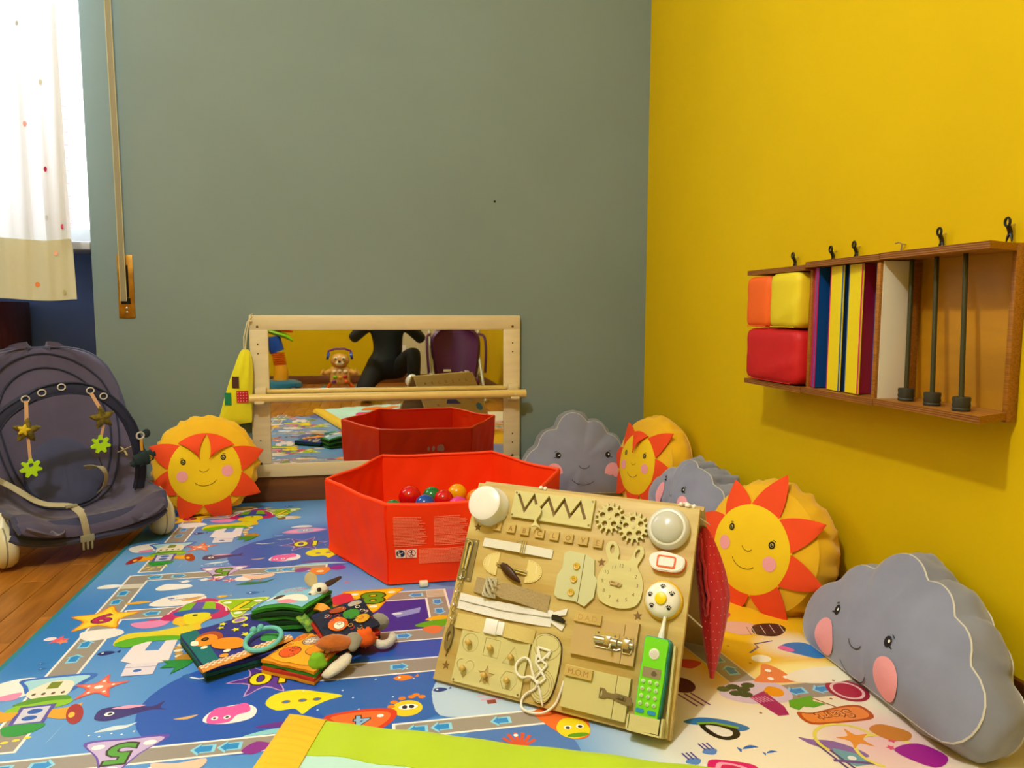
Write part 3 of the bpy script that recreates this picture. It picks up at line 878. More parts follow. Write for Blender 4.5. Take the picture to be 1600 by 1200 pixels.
    pr.rect(.182, 1.228, .228, 1.233, '#e8a8c8'); pr.rect(.178, 1.241, .24, 1.245, '#e8a8c8'); pr.rect(.192, 1.215, .208, 1.228, '#8c4838'); pr.ell(.198, 1.247, .008, .006, '#c8d8f0', n=10)
    fish(.117, 1.28, .016, '#1c3c8c')
    # lion-like animals at the print border
    pr.blob([(.265, 1.17), (.285, 1.185), (.33, 1.175), (.35, 1.14), (.34, 1.09), (.31, 1.085), (.285, 1.12)], '#e8702c')
    pr.blob([(.292, 1.12), (.31, 1.145), (.34, 1.135), (.345, 1.10), (.32, 1.085), (.298, 1.095)], '#ecd820')
    for u in (.311, .332): pr.ell(u, 1.118, .007, .006, '#ffffff', n=10); pr.ell(u, 1.117, .004, .004, '#181818', n=8)
    pr.ell(.322, 1.094, .018, .006, '#5c9c1c')
# dark discs first (lowest layer)
for dy in (0.82, 0.0, -0.82):
    pr.dy = dy
    pr.ell(-.205, 1.31, .20, .17, cD, n=48)
    pr.blob([(-.10, 1.50), (-.12, 1.60), (-.05, 1.72), (.12, 1.72), (.12, 1.545), (.0, 1.50)], '#2c309c')
    pr.ell(.02, 1.30, .13, .13, '#3066bc', n=40)
    pr.ell(.215, 1.06, .10, .10, '#4a78c4', n=36)
    pr.blob([(.14, 1.34), (.10, 1.21), (.16, 1.18), (.30, 1.18), (.42, 1.21), (.42, 1.34)], '#b8d0ec')
for PASS in (0, 1, 2):
    pr.mute = PASS < 2
    for dy in (0.82, 0.0, -0.82):
        pr.dy = dy
        motifs()
pr.mute = False
pr.dy = 0
# warm right side
def quad_road(p, c=GR):
    cx = sum(q[0] for q in p) / 4; cy = sum(q[1] for q in p) / 4
    pr.poly([(cx + (q[0] - cx) * 1.12, cy + (q[1] - cy) * 1.05) for q in p], '#e8dcc8'); pr.poly(p, c)
quad_road([(.62, 1.42), (.675, 1.42), (.700, 1.20), (.650, 1.20)])
quad_road([(.70, 1.130), (.70, 1.180), (1.0, 1.176), (1.0, 1.124)])
for (x, y, a) in ((.752, 1.155, pi), (.802, 1.153, pi), (.668, 1.30, pi / 2), (.672, 1.25, pi / 2)): arrow(x, y, a, .019)
pr.blob([(.61, 1.165), (.63, 1.20), (.67, 1.205), (.72, 1.20), (.74, 1.16), (.72, 1.125), (.65, 1.13)], '#d8c4dc')
for (u, v) in ((.625, 1.186), (.645, 1.19), (.66, 1.178), (.64, 1.168), (.675, 1.19), (.655, 1.16)): pr.ell(u, v, .013, .010, '#34482c' if (u > .63) else '#4c5c30', n=10)
pr.blob([(.69, 1.16), (.71, 1.18), (.728, 1.165), (.72, 1.145), (.70, 1.145)], '#f09c1c')
pr.poly([(.657, 1.150), (.693, 1.166), (.701, 1.11), (.695, 1.085), (.675, 1.085)], '#a81c68')
for k in range(5): pr.line([(.660 + k * .006, 1.148), (.668 + k * .006, 1.130)], .002, '#e8a8c8')
pr.poly([(.71, 1.108), (.72, 1.128), (.77, 1.135), (.762, 1.118), (.778, 1.105), (.75, 1.098), (.735, 1.105), (.72, 1.095)], '#5cac28')
pr.blob([(.712, 1.090), (.74, 1.084), (.80, 1.094), (.835, 1.088), (.832, 1.05), (.78, 1.046), (.715, 1.052)], '#b8541c')
pr.blob([(.718, 1.085), (.74, 1.080), (.80, 1.089), (.829, 1.083), (.826, 1.055), (.78, 1.051), (.721, 1.057)], '#e88a40')
pr.text('Start', .772, 1.070, .024, '#f09a54', pi, .01, 1.0, outline='#5c2410')
pr.line([(.765, 1.128), (.79, 1.092)], .003, '#a06c50')
for q, c in ((1, '#a01c3c'), (.8, '#e8c0c0'), (.66, '#b02040')): pr.ell(.845, 1.14, .036 * q, .040 * q, c)
pr.blob([(.508, 1.10), (.54, 1.106), (.58, 1.09), (.608, 1.062), (.585, 1.055), (.555, 1.078), (.52, 1.088)], '#2c78b8')
pr.blob([(.530, 1.086), (.555, 1.082), (.585, 1.062), (.578, 1.040), (.553, 1.036), (.534, 1.055)], '#182018'); pr.blob([(.538, 1.080), (.556, 1.076), (.574, 1.058), (.566, 1.045), (.548, 1.05)], '#e8e8e0')
pr.line([(.528, 1.090), (.556, 1.086), (.59, 1.064)], .006, '#7cac24')
fish(.578, 1.008, .016, '#1c68c8', a=pi); fish(.606, .991, .011, '#1c68c8', a=pi)
for (u, v) in ((.512, 1.017), (.476, .998)):
    pr.blob([(u - .012, v - .006), (u, v + .004), (u + .014, v - .002), (u + .004, v - .014)], '#5a8cd8')
    for k in range(3): pr.line([(u - .008 + k * .007, v + .018), (u - .004 + k * .007, v)], .003, '#4a3c98')
pr.blob([(.50, .99), (.53, .985), (.565, .965), (.55, .94), (.49, .95)], '#d81c70'); pr.blob([(.51, .982), (.53, .978), (.55, .962), (.54, .95), (.50, .955)], '#f4a8c8'); pr.blob([(.515, .976), (.53, .973), (.54, .962), (.51, .96)], '#d02060')
pr.blob([(.672, 1.022), (.69, 1.012), (.72, 1.002), (.745, .975), (.752, .955), (.735, .955), (.705, .975), (.685, .995), (.678, 1.004)], '#8c68b0')
pr.poly([(.708, .985), (.735, .965), (.742, .935), (.715, .935), (.70, .955)], '#6ca4b8'); pr.ell(.722, .955, .007, .006, '#e8e8f0', n=8)
pr.line([(.69, 1.0), (.70, .93)], .004, '#584878'); pr.line([(.698, .998), (.71, .93)], .004, '#584878')
pr.line([(.69, .955), (.75, .935)], .006, '#6c4c90')
pr.arc(.745, 1.0, .05, .045, .2, 3.6, .006, '#e8dc60', 16); pr.arc(.79, .96, .05, .045, .2, 4.0, .006, '#e8dc60', 16)
pr.star(.760, 1.0, .030, .012, 5, '#e89430', .3, round_=True); pr.star(.80, .968, .008, .004, 5, '#e05080', .3); pr.star(.815, .985, .008, .004, 5, '#e05080', .8)
pr.blob([(.80, 1.02), (.83, 1.03), (.86, 1.0), (.84, .98), (.81, .99)], '#c88030')
pr.blob([(.80, .96), (.85, .97), (.87, .93), (.83, .91)], '#a01c98')
pr.blob([(.695, 1.20), (.72, 1.225), (.745, 1.262), (.765, 1.24), (.775, 1.205), (.81, 1.192), (.76, 1.186)], '#f08850')
for (u, v) in ((.742, 1.235), (.762, 1.205), (.73, 1.205)): pr.ell(u, v, .006, .006, '#ffffff', n=8)
pr.ell(.755, 1.283, .020, .016, '#f4ecd4'); pr.ell(.84, 1.20, .08, .030, '#f8f0d8')
pr.blob([(.815, 1.315), (.84, 1.335), (.88, 1.33), (.90, 1.28), (.87, 1.262), (.84, 1.285)], '#2c7cc8'); pr.blob([(.812, 1.318), (.828, 1.328), (.842, 1.305), (.826, 1.300)], '#e868a8')
pr.line([(.745, 1.31), (.775, 1.33), (.775, 1.345), (.82, 1.352)], .004, '#4a4a90')
pr.blob([(.74, 1.43), (.77, 1.46), (.82, 1.44), (.82, 1.40), (.77, 1.39)], '#e8b0a0')
pr.blob([(.80, 1.39), (.82, 1.43), (.87, 1.43), (.88, 1.40), (.84, 1.37)], '#302c28')
for k in range(8): pr.line([(.79 + k * .011, 1.385), (.80 + k * .011, 1.425)], .0012, '#f0e8e0' if k % 2 else '#282020')
pr.blob([(.72, 1.50), (.76, 1.52), (.80, 1.50), (.77, 1.47), (.73, 1.475)], '#d83c68'); pr.ell(.76, 1.495, .018, .010, '#f4c0d0')
pr.ell(.555, 1.215, .030, .034, '#f0d8b8'); pr.ell(.555, 1.215, .025, .029, '#5c2430')
for k in range(3): pr.line([(.535 + k * .012, 1.185), (.552 + k * .012, 1.14)], .004, '#8c4c70')
pr.blob([(.58, 1.29), (.60, 1.31), (.63, 1.29), (.60, 1.27)], '#d84c3c')
for k in range(10): pr.ell(.65 + .2 * ((k * 37) % 100) / 100, 1.10 + .32 * ((k * 53) % 100) / 100, .003, .003, '#a87030', n=6)
# white printed frame lines of the right margin
o = pr.build('print', PRINT_MAT, MAT, dz=0.00004, z0=0.0002)
o['label'] = 'roads, number signs, sea animals, rockets and vehicles'

# ------------------------------------------------------------------ yellow-edged baby blanket in the foreground
BLK = thing('baby_play_blanket', 'padded blanket with lime green and yellow borders lying on the mat in the foreground', 'blanket', loc=(0, 0, 0))
bo = Vector((-0.148, 1.222, 0)); bx = Vector((0.900, -0.372, 0)).normalized(); by = Vector((-0.262, -0.965, 0)).normalized()
def blk(u, v, h=0):
    wv_ = 0.003 * sin(u * 26 + 1) * cos(v * 19) + 0.002 * sin(u * 60)
    e = min(u, v, 0.02) / 0.02
    e = max(0.0, e)
    return bo + bx * u + by * v + Vector((0, 0, 0.0035 + 0.016 * sqrt(1 - (1 - e) ** 2) + wv_ * e + h))
BW, BH = 0.86, 0.95
def bgrid(u0, u1, v0, v1, h=0.0, nu=40, nv=40, rib=0.0, ribd=0):
    return MB().grid(lambda a, c: blk(u0 + (u1 - u0) * c, v0 + (v1 - v0) * a, h + (rib * abs(sin((v0 + (v1 - v0) * a) * 200 + 1.5 * sin((u0 + (u1 - u0) * c) * 30))) if rib else 0)), nu, nv, thick=0.004)
M_lime = mat('lime_satin_border', '#b4d40c', 0.6, var=0.08, scale=5, bump=0.3, bscale=12, sheen=0.3)
part(bgrid(0, 0.075, 0, BH, 0.001, 300, 10, 0.0015), 'ribbed_border', mat('yellow_ribbed_fabric', '#e8c010', 0.7, var=0.08, sheen=0.2), BLK, 'yellow ribbed border strip')
part(bgrid(0.075, BW, 0, 0.105, 0.0, 12, 60), 'border', M_lime, BLK, 'lime green border')
part(bgrid(0.075, BW, 0.105, BH, -0.001, 40, 40), 'centre_panel', mat('pale_aqua_cotton', '#b8e4e0', 0.8, var=0.05, scale=4, bump=0.2, bscale=20), BLK, 'pale aqua centre')
pr = Pr()
pr.ell(.30, .16, .034, .034, '#b8d40c', n=24); pr.ell(.30, .16, .023, .023, '#7c58a0', n=24); pr.ell(.55, .30, .07, .07, '#e8702c', n=24); pr.ell(.55, .30, .04, .04, '#f0c818')
pr.blob([(.2, .5), (.3, .42), (.42, .5), (.36, .62), (.24, .62)], '#d84080'); pr.ell(.6, .6, .09, .07, '#6a50b8'); pr.ell(.62, .6, .04, .04, '#f0c818'); pr.blob([(.3, .75), (.45, .7), (.6, .8), (.4, .86)], '#e87820')
pr.build('print', PRINT_FABRIC, BLK, fn=lambda x, y, h: blk(x, y, h + 0.0012), edge=.03)

# ------------------------------------------------------------------ mirror with barre on the back wall
WM = mat('cream_painted_wood', '#d8caa0', 0.42, var=0.05, scale=10, stretch=(1, 1, 6), bump=0.1)
mx0, mx1, mz0, mz1, my = -0.421, 0.556, 0.0915, 0.675, 2.73
th = 0.016
MIR = thing('wall_mirror', 'cream framed horizontal mirror with a wooden barre on the grey wall', 'mirror', loc=(0, 0, 0))
w = 0.0635; wt = 0.053
def frame_rail(c, d):
    q = MB(); q.box(c, d, bev=0.003); part(q, 'frame_rail', WM, MIR)
frame_rail(((mx0 + mx1) / 2, my + 0.006, mz1 - wt / 2), (mx1 - mx0, 0.026, wt))
frame_rail(((mx0 + mx1) / 2, my + 0.006, mz0 + 0.024), (mx1 - mx0, 0.026, 0.048))
frame_rail((mx0 + w / 2, my + 0.006, (mz0 + mz1) / 2), (w, 0.0255, mz1 - mz0 - wt - 0.045))
frame_rail((mx1 - w / 2, my + 0.006, (mz0 + mz1) / 2), (w, 0.0255, mz1 - mz0 - wt - 0.045))
b = MB(); b.box(((mx0 + mx1) / 2, my + 0.004, (mz0 + mz1) / 2), (mx1 - mx0 - 2 * w + 0.006, 0.008, mz1 - mz0 - 0.085))
part(b, 'mirror_glass', mat('silvered_mirror', '#dcdcd4', 0.015, metal=1.0), MIR, smooth=False)
b0 = MB()
M_hole = mat('peg_hole', '#5a4a1c', 0.6)
for sx, zz in itertools.product((0, 1), (0.634, 0.572, 0.539, 0.226, 0.192, 0.142)):
    x = mx0 + 0.022 if sx == 0 else mx1 - 0.029
    r = 0.0048 if zz in (0.634, 0.142) else 0.0028
    q = MB(); q.cyl((x + 0.006 * (sx == 0), my - 0.0062, zz), (x + 0.006 * (sx == 0), my - 0.0082, zz), r, n=10); part(q, 'peg_hole', M_hole, MIR)
BM = mat('varnished_birch', '#dcc070', 0.35, var=0.08, scale=8, stretch=(2, 14, 14))
b = MB(); b.tube([(mx0 + 0.003, my - 0.055, 0.384), (mx0 + 0.3, my - 0.055, 0.3835), (mx1 - 0.3, my - 0.055, 0.3835), (mx1 + 0.012, my - 0.055, 0.384)], 0.0155, 18); part(b, 'barre', BM, MIR, 'round wooden rail')
b = MB(); b.box(((mx0 + mx1) / 2 - 0.0, my - 0.015, 0.404), (mx1 - mx0 - 0.11, 0.014, 0.012), bev=0.003); part(b, 'rear_rail', BM, MIR, 'thin rail behind the barre')
for x in (mx0 + 0.036, mx1 - 0.030):
    b = MB(); b.box((x, my - 0.020, 0.402), (0.038, 0.028, 0.034), bev=0.003); b.box((x, my - 0.052, 0.370), (0.034, 0.036, 0.010), bev=0.003); b.box((x, my - 0.014, 0.357), (0.036, 0.016, 0.012), bev=0.002)
    b.cyl((x, my - 0.0725, 0.384), (x, my - 0.069, 0.384), 0.004, n=8)
    part(b, 'bracket', WM, MIR)

# yellow drawstring bag hanging at the mirror corner
BAG = thing('drawstring_bag', 'small yellow drawstring bag with three patches hanging from the mirror corner', 'bag', loc=(0, 0, 0))
def bagpt(u, v):
    # v 0 top .. 1 bottom, u around
    z = 0.555 - 0.275 * v
    cx = -0.432 - 0.046 * v ** 1.1 + 0.0
    w_ = 0.010 + 0.050 * v ** 0.62
    d_ = 0.006 + 0.018 * sin(pi * min(1, v * 0.97) ** 0.8)
    if v > 0.93:
        d_ *= max(0.08, 1 - ((v - 0.93) / 0.07) ** 2 * 0.95)
    a = 2 * pi * u
    wr = 1 + 0.10 * sin(a * 7 + 4 * v) * (1 - v) ** 1.2 + 0.02 * sin(a * 3 + v * 9)
    tilt = 0.035 * (v) * (cos(a) + 1) * 0.25
    return Vector((cx + w_ * cos(a) * wr, 2.700 + d_ * sin(a) * wr, z + tilt))
b = MB(); b.grid(lambda u, v: bagpt(u, v), 48, 24, cu=True)
part(b, 'bag_body', mat('yellow_cotton', '#e0dc10', 0.8, var=0.05, scale=14, bump=0.3, bscale=14, sheen=0.2), BAG)
def bagfront(x, z, h):
    v = min(1, max(0, (0.555 - z) / 0.275)); 
    cx = -0.432 - 0.046 * v ** 1.1; w_ = 0.010 + 0.050 * v ** 0.62
    t = max(-0.95, min(0.95, (x - cx) / w_)); a = -math.acos(t)
    d_ = 0.006 + 0.018 * sin(pi * min(1, v * 0.97) ** 0.8)
    return (x, 2.700 + d_ * sin(a) * 1.03 - 0.0022 - h, z)
for (pts_, nm, c) in (([(-.476, .462), (-.452, .463), (-.452, .422), (-.476, .418)], 'patch', '#4a2818'), ([(-.504, .405), (-.480, .404), (-.480, .362), (-.506, .364)], 'patch', '#107c50'), ([(-.462, .412), (-.424, .410), (-.424, .370), (-.462, .368)], 'patch', '#c01820')):
    pr = Pr(); x0, x1 = pts_[0][0], pts_[1][0]; z0_, z1_ = pts_[2][1], pts_[0][1]
    for i in range(4):
        for j in range(4): pr.rect(x0 + (x1 - x0) * i / 4, z0_ + (z1_ - z0_) * j / 4, x0 + (x1 - x0) * (i + 1) / 4, z0_ + (z1_ - z0_) * (j + 1) / 4, c, 1)
    if c == '#c01820':
        for i in range(4):
            for j in range(4): pr.ell(x0 + .005 + i * .009, z0_ + .006 + j * .010, .0016, .0016, '#f0e0e0', n=8, lay=3)
    o = pr.build(nm, PRINT_FABRIC, BAG, fn=bagfront); o['label'] = {'#4a2818': 'dark brown patch', '#107c50': 'green patch', '#c01820': 'red patch with white dots'}[c]
b = MB()
b.tube([(-.432, 2.700, .550), (-.428, 2.708, .60), (-.418, 2.715, .655), (-.414, 2.722, .676), (-.411, 2.745, .678)], 0.0022, 6)
b.tube([(-.436, 2.699, .550), (-.436, 2.705, .60), (-.424, 2.712, .650), (-.410, 2.721, .672)], 0.0022, 6)
b.sphere((-.414, 2.714, .655), .005, 8)
part(b, 'drawstring', mat('cream_cord', '#d8cca0', 0.8), BAG, 'cream drawstring')

# ------------------------------------------------------------------ hexagonal ball pit
PC = Vector((0.214, 2.131, 0))
hexp = [(-.345, 0.0), (-.182, .325), (.190, .335), (.343, .003), (.186, -.318), (-.182, -.318)]
PIT = thing('ball_pit', 'bright orange red hexagonal fabric ball pit on the mat', 'ball pit', loc=(PC.x, PC.y, 0))
M_org = mat('orange_red_nylon', '#ff3c06', 0.55, spec=0.2, var=0.03, scale=5, bump=0.35, bscale=9, sheen=0.0)
def pitwall(t, v, off=0.0):
    """t 0..6 around, v 0..1 up"""
    i = int(t) % 6; fr = t - int(t)
    a = Vector(hexp[i]); c = Vector(hexp[(i + 1) % 6])
    p = a.lerp(c, fr)
    n = Vector((p.x, p.y)).normalized()
    sag = 0.006 * sin(pi * fr)
    shrink = 1 - 0.03 * (1 - v)
    z = 0.2045 * v + (0.003 * sin(pi * fr) * -1.2 + 0.0015 * sin(t * 9)) * v
    wob = 0.0022 * sin(t * 11 + v * 5) + 0.0016 * sin(t * 23 - v * 8) + 0.004 * noise.noise(Vector((t * 1.7, v * 2.0, 1)))
    q = Vector((p.x, p.y)) * shrink - n * (sag * 0.6 * v) + n * (wob * (0.3 + 0.7 * sin(pi * min(1, v)))) + n * off
    if v < 0.08: q += n * 0.004 * (1 - v / 0.08)
    return Vector((q.x, q.y, 0.003 + z))
for k in range(6):
    b = MB(); b.grid(lambda u, v: pitwall(k + u * 0.9999, v), 24, 14, thick=0.006)
    o = part(b, 'side_panel', M_org, PIT)
b = MB(); b.tube([pitwall(k / 8, 1.0, 0) + Vector((0, 0, .001)) for k in range(48)], 0.0048, 8, closed=True); part(b, 'rim_binding', mat('orange_binding', '#ff4a10', 0.5), PIT)
b = MB(); b.tube([pitwall(k / 8, 0.02, 0.003) for k in range(48)], 0.0035, 6, closed=True); part(b, 'base_binding', mat('red_binding', '#e82808', 0.5), PIT)
b = MB(); b.prism([(p[0] * .955, p[1] * .955) for p in hexp], 0.002, 0.009); part(b, 'floor_sheet', M_org, PIT, smooth=False)
# warning print on the front panel (panel 4 -> 5 faces the camera)
def pitprint(x, z, h):
    # x world on front panel ; panel from hexp[5] to hexp[4]
    fr = (x - (PC.x + hexp[4][0])) / (hexp[5][0] - hexp[4][0])
    fr = min(.999, max(.001, fr))
    q = pitwall(4 + fr, z / 0.2045, 0.0085 + h)
    return q
pr = Pr(); rr_ = random.Random(11)
INK = '#ff8a62'
for col, (x0, x1) in enumerate(((.052, .132), (.150, .235))):
    z = .1735
    k = 0
    while z > (.098 if col == 0 else .098):
        wdt = (x1 - x0) * (0.70 + 0.3 * rr_.random()) if k % 5 == 4 or k < 6 else (x1 - x0) * rr_.uniform(.86, 1.0)
        u = x0
        while u < x0 + wdt - 0.002:
            l = rr_.uniform(.003, .008)
            pr.rect(u, z, min(u + l, x0 + wdt), z + 0.0021, INK, 1); u += l + .0007
        z -= 0.0037 if k % 6 else 0.0048
        k += 1
z = .089
for k in range(12):
    wdt = .125 * rr_.uniform(.75, 1); u = .112
    while u < .112 + wdt:
        l = rr_.uniform(.003, .008); pr.rect(u, z, u + l, z + .0019, INK, 1); u += l + .0007
    z -= .0033
for (cx, kind) in ((.066, 0), (.093, 1)):
    cz = .080
    pr.rect(cx - .0125, cz - .0115, cx + .0125, cz + .0115, '#f0d8cc', 1)
    if kind == 0:
        pr.ell(cx, cz, .0105, .0100, '#18284c', n=24)
        pr.ell(cx - .0045, cz + .0045, .0022, .0022, '#f0d8cc', n=8); pr.poly([(cx - .0075, cz + .001), (cx - .001, cz + .001), (cx + .0005, cz - .0075), (cx - .005, cz - .0075)], '#f0d8cc')
        pr.line([(cx - .002, cz + .0005), (cx + .006, cz + .002)], .0012, '#f0d8cc'); pr.ell(cx + .006, cz + .004, .0012, .0012, '#f0d8cc', n=6)
    else:
        pr.ell(cx, cz, .0105, .0100, '#c01828', n=24); pr.ell(cx, cz, .0088, .0083, '#f0d8cc', n=24)
        pr.ell(cx + .001, cz + .0055, .0015, .0015, '#101830', n=8); pr.line([(cx + .001, cz + .0045), (cx, cz - .001)], .0024, '#101830'); pr.line([(cx - .004, cz + .002), (cx + .005, cz + .003)], .0012, '#101830')
        pr.line([(cx, cz - .001), (cx + .003, cz - .006)], .0013, '#101830'); pr.line([(cx, cz - .001), (cx - .003, cz - .006)], .0013, '#101830'); pr.line([(cx - .006, cz - .0065), (cx - .002, cz - .0065)], .001, '#101830')
        pr.line([(cx - .0066, cz + .0062), (cx + .0066, cz - .0062)], .0016, '#c01828')
o = pr.build('warning_print', PRINT_FABRIC, PIT, fn=lambda x, z, h: pitprint(x, z, h)); o['label'] = 'pale block of small warning text with two round safety symbols'
def pitback(x, z, h):
    fr = (x - (PC.x + hexp[1][0])) / (hexp[2][0] - hexp[1][0])
    return pitwall(1 + min(.999, max(.001, fr)), z / 0.2045, 0.0085 + h)
pr = Pr(); pr.blob([(.262, .118), (.266, .138), (.285, .140), (.292, .122), (.285, .112)], '#e09080'); pr.blob([(.240, .125), (.248, .136), (.254, .126), (.246, .115)], '#e09080'); pr.blob([(.222, .124), (.228, .134), (.234, .124), (.228, .114)], '#e09080')
pr.build('printed_mark', PRINT_FABRIC, PIT, fn=pitback)
b = MB(); b.box((.101 - PC.x, 1.800 - PC.y, .0085), (.021, .016, .013), Matrix.Rotation(0.06, 4, 'Z'), bev=.002); part(b, 'care_tag', mat('white_tag', '#f2ecd0', 0.7), PIT, 'small white fabric tag at the base')

# balls
ballc = {'red': '#d40c14', 'blue': '#1450b0', 'green': '#0c7838', 'yellow': '#f0a80c', 'pink': '#e03c98', 'light blue': '#3c88d8', 'orange': '#f08c10', 'purple': '#8c2ca0'}
mesh_ball = None
balls = [(.112, 2.25, .087 + .030, 'red', 'large red plastic ball lying highest at the left of the pile', .0345),
         (.151, 2.142, .118, 'blue', 'blue plastic ball at the front of the pile against the rim', 0),
         (.184, 2.30, .103, 'green', 'green plastic ball just behind the blue ball', 0),
         (.214, 2.215, .113, 'red', 'red plastic ball right of the blue ball', 0),
         (.262, 2.27, .116, 'yellow', 'yellow orange plastic ball behind the pink ball', 0),
         (.247, 2.115, .115, 'pink', 'magenta pink plastic ball right of the red ball', 0),
         (.312, 2.20, .114, 'orange', 'orange plastic ball half hidden by the white cylinder of the board', 0),
         (.300, 2.07, .100, 'light blue', 'light blue plastic ball at the rim beside the board', 0),
         (.058, 2.17, .100, 'green', 'green plastic ball at the far left of the pile', 0),
         (.100, 2.12, .088, 'red', 'red plastic ball low beside the leftmost green ball', 0),
         (.175, 2.07, .085, 'red', 'red plastic ball under the blue ball by the front panel', 0),
         (.118, 2.06, .095, 'pink', 'pink plastic ball peeping over the rim left of the blue ball', 0),
         (.010, 2.13, .098, 'purple', 'purple plastic ball at the left end of the pile by the rim', 0),
         (.36, 2.13, .095, 'red', 'red plastic ball behind the wooden board corner', 0)]
under = random.Random(4)
used = [Vector(q[:3]) for q in balls]
for ring_z in (.040, .085):
    for _ in range(900):
        a = under.uniform(0, 2 * pi); r = sqrt(under.random()) * .26
        p = Vector((PC.x + r * cos(a), PC.y + r * sin(a), ring_z))
        if ring_z > .05 and (p - Vector((.2, 2.16, ring_z))).length > .17: continue
        if all((p - q).length > .059 for q in used) and len(used) < 44:
            used.append(p)
            balls.append((p.x, p.y, p.z, under.choice(list(ballc)), None, 0))
for (x, y, z, c, lab, rr0) in balls:
    q = MB(); q.sphere((0, 0, 0), 0.030, 24)
    if mesh_ball is None:
        me0 = {}
        mesh_ball = {}
    if c not in mesh_ball:
        o = q.build('ball', mat('plastic_' + c.replace(' ', '_'), ballc[c], 0.14, spec=0.6), None, angle=180); mesh_ball[c] = o.data
    else:
        o = bpy.data.objects.new('ball', mesh_ball[c]); COL.objects.link(o)
    o.location = (x, y, z)
    if rr0: o.scale = (rr0 / .03,) * 3
    lab = lab or None
    where = ['right', 'back right', 'back', 'back left', 'left', 'front left', 'front', 'front right'][int(((atan2(y - PC.y, x - PC.x) + pi / 8) % (2 * pi)) / (pi / 4))]
    depth = 'upper' if z > .06 else 'bottom'
    tag(o, lab or ('%s ball in the %s layer at the %s %s of the orange pit' % (c.split()[-1] if c != 'light blue' else 'pale-blue', depth, where, 'edge' if (Vector((x, y)) - Vector((PC.x, PC.y))).length > .17 else 'centre')), 'ball', 'balls in the orange pit')
# ------------------------------------------------------------------ cushions
M_cloud = mat('lilac_grey_velvet', '#878da6', 0.9, var=0.10, scale=9, bump=0.35, bscale=26, sheen=0.35)
M_cside = mat('grey_blue_velvet_side', '#868b9a', 0.9, var=0.14, scale=7, bump=0.4, bscale=20, sheen=0.35)
M_pipe = mat('pale_piping', '#c8c6bc', 0.8)
M_sun = mat('golden_yellow_velvet', '#f0bc08', 0.85, var=0.08, scale=10, bump=0.3, bscale=24, sheen=0.2)
M_sunface = mat('yellow_felt_face', '#f2cc08', 0.85, var=0.03, scale=10, bump=0.15, bscale=60)
M_ray = mat('orange_felt', '#ee4a10', 0.85, var=0.05, scale=12, bump=0.2, bscale=80)
CHEEK = '#f0a4ac'

def cloud_outline(n, lobes, base):
    out = []
    c0 = Vector((0, -0.03))
    for k in range(n):
        a = 2 * pi * k / n
        d = Vector((cos(a), sin(a)))
        best = 0.05
        for (cx, cy, r) in lobes:
            m_ = Vector((cx, cy)) - c0
            bq = m_.dot(d); disc = bq * bq - (m_.length_squared - r * r)
            if disc > 0:
                t = bq + sqrt(disc)
                best = max(best, t)
        if d.y < -0.01:
            tb = (base - c0.y) / d.y
            best = min(best, tb) if best > tb else best
        out.append(best)
    # light smoothing of the base corners
    for _ in range(1):
        out = [(out[i - 1] + out[i] * 4 + out[(i + 1) % n]) / 6 for i in range(n)]
    return [(c0.x + out[k] * cos(2 * pi * k / n), c0.y + out[k] * sin(2 * pi * k / n)) for k in range(n)], c0

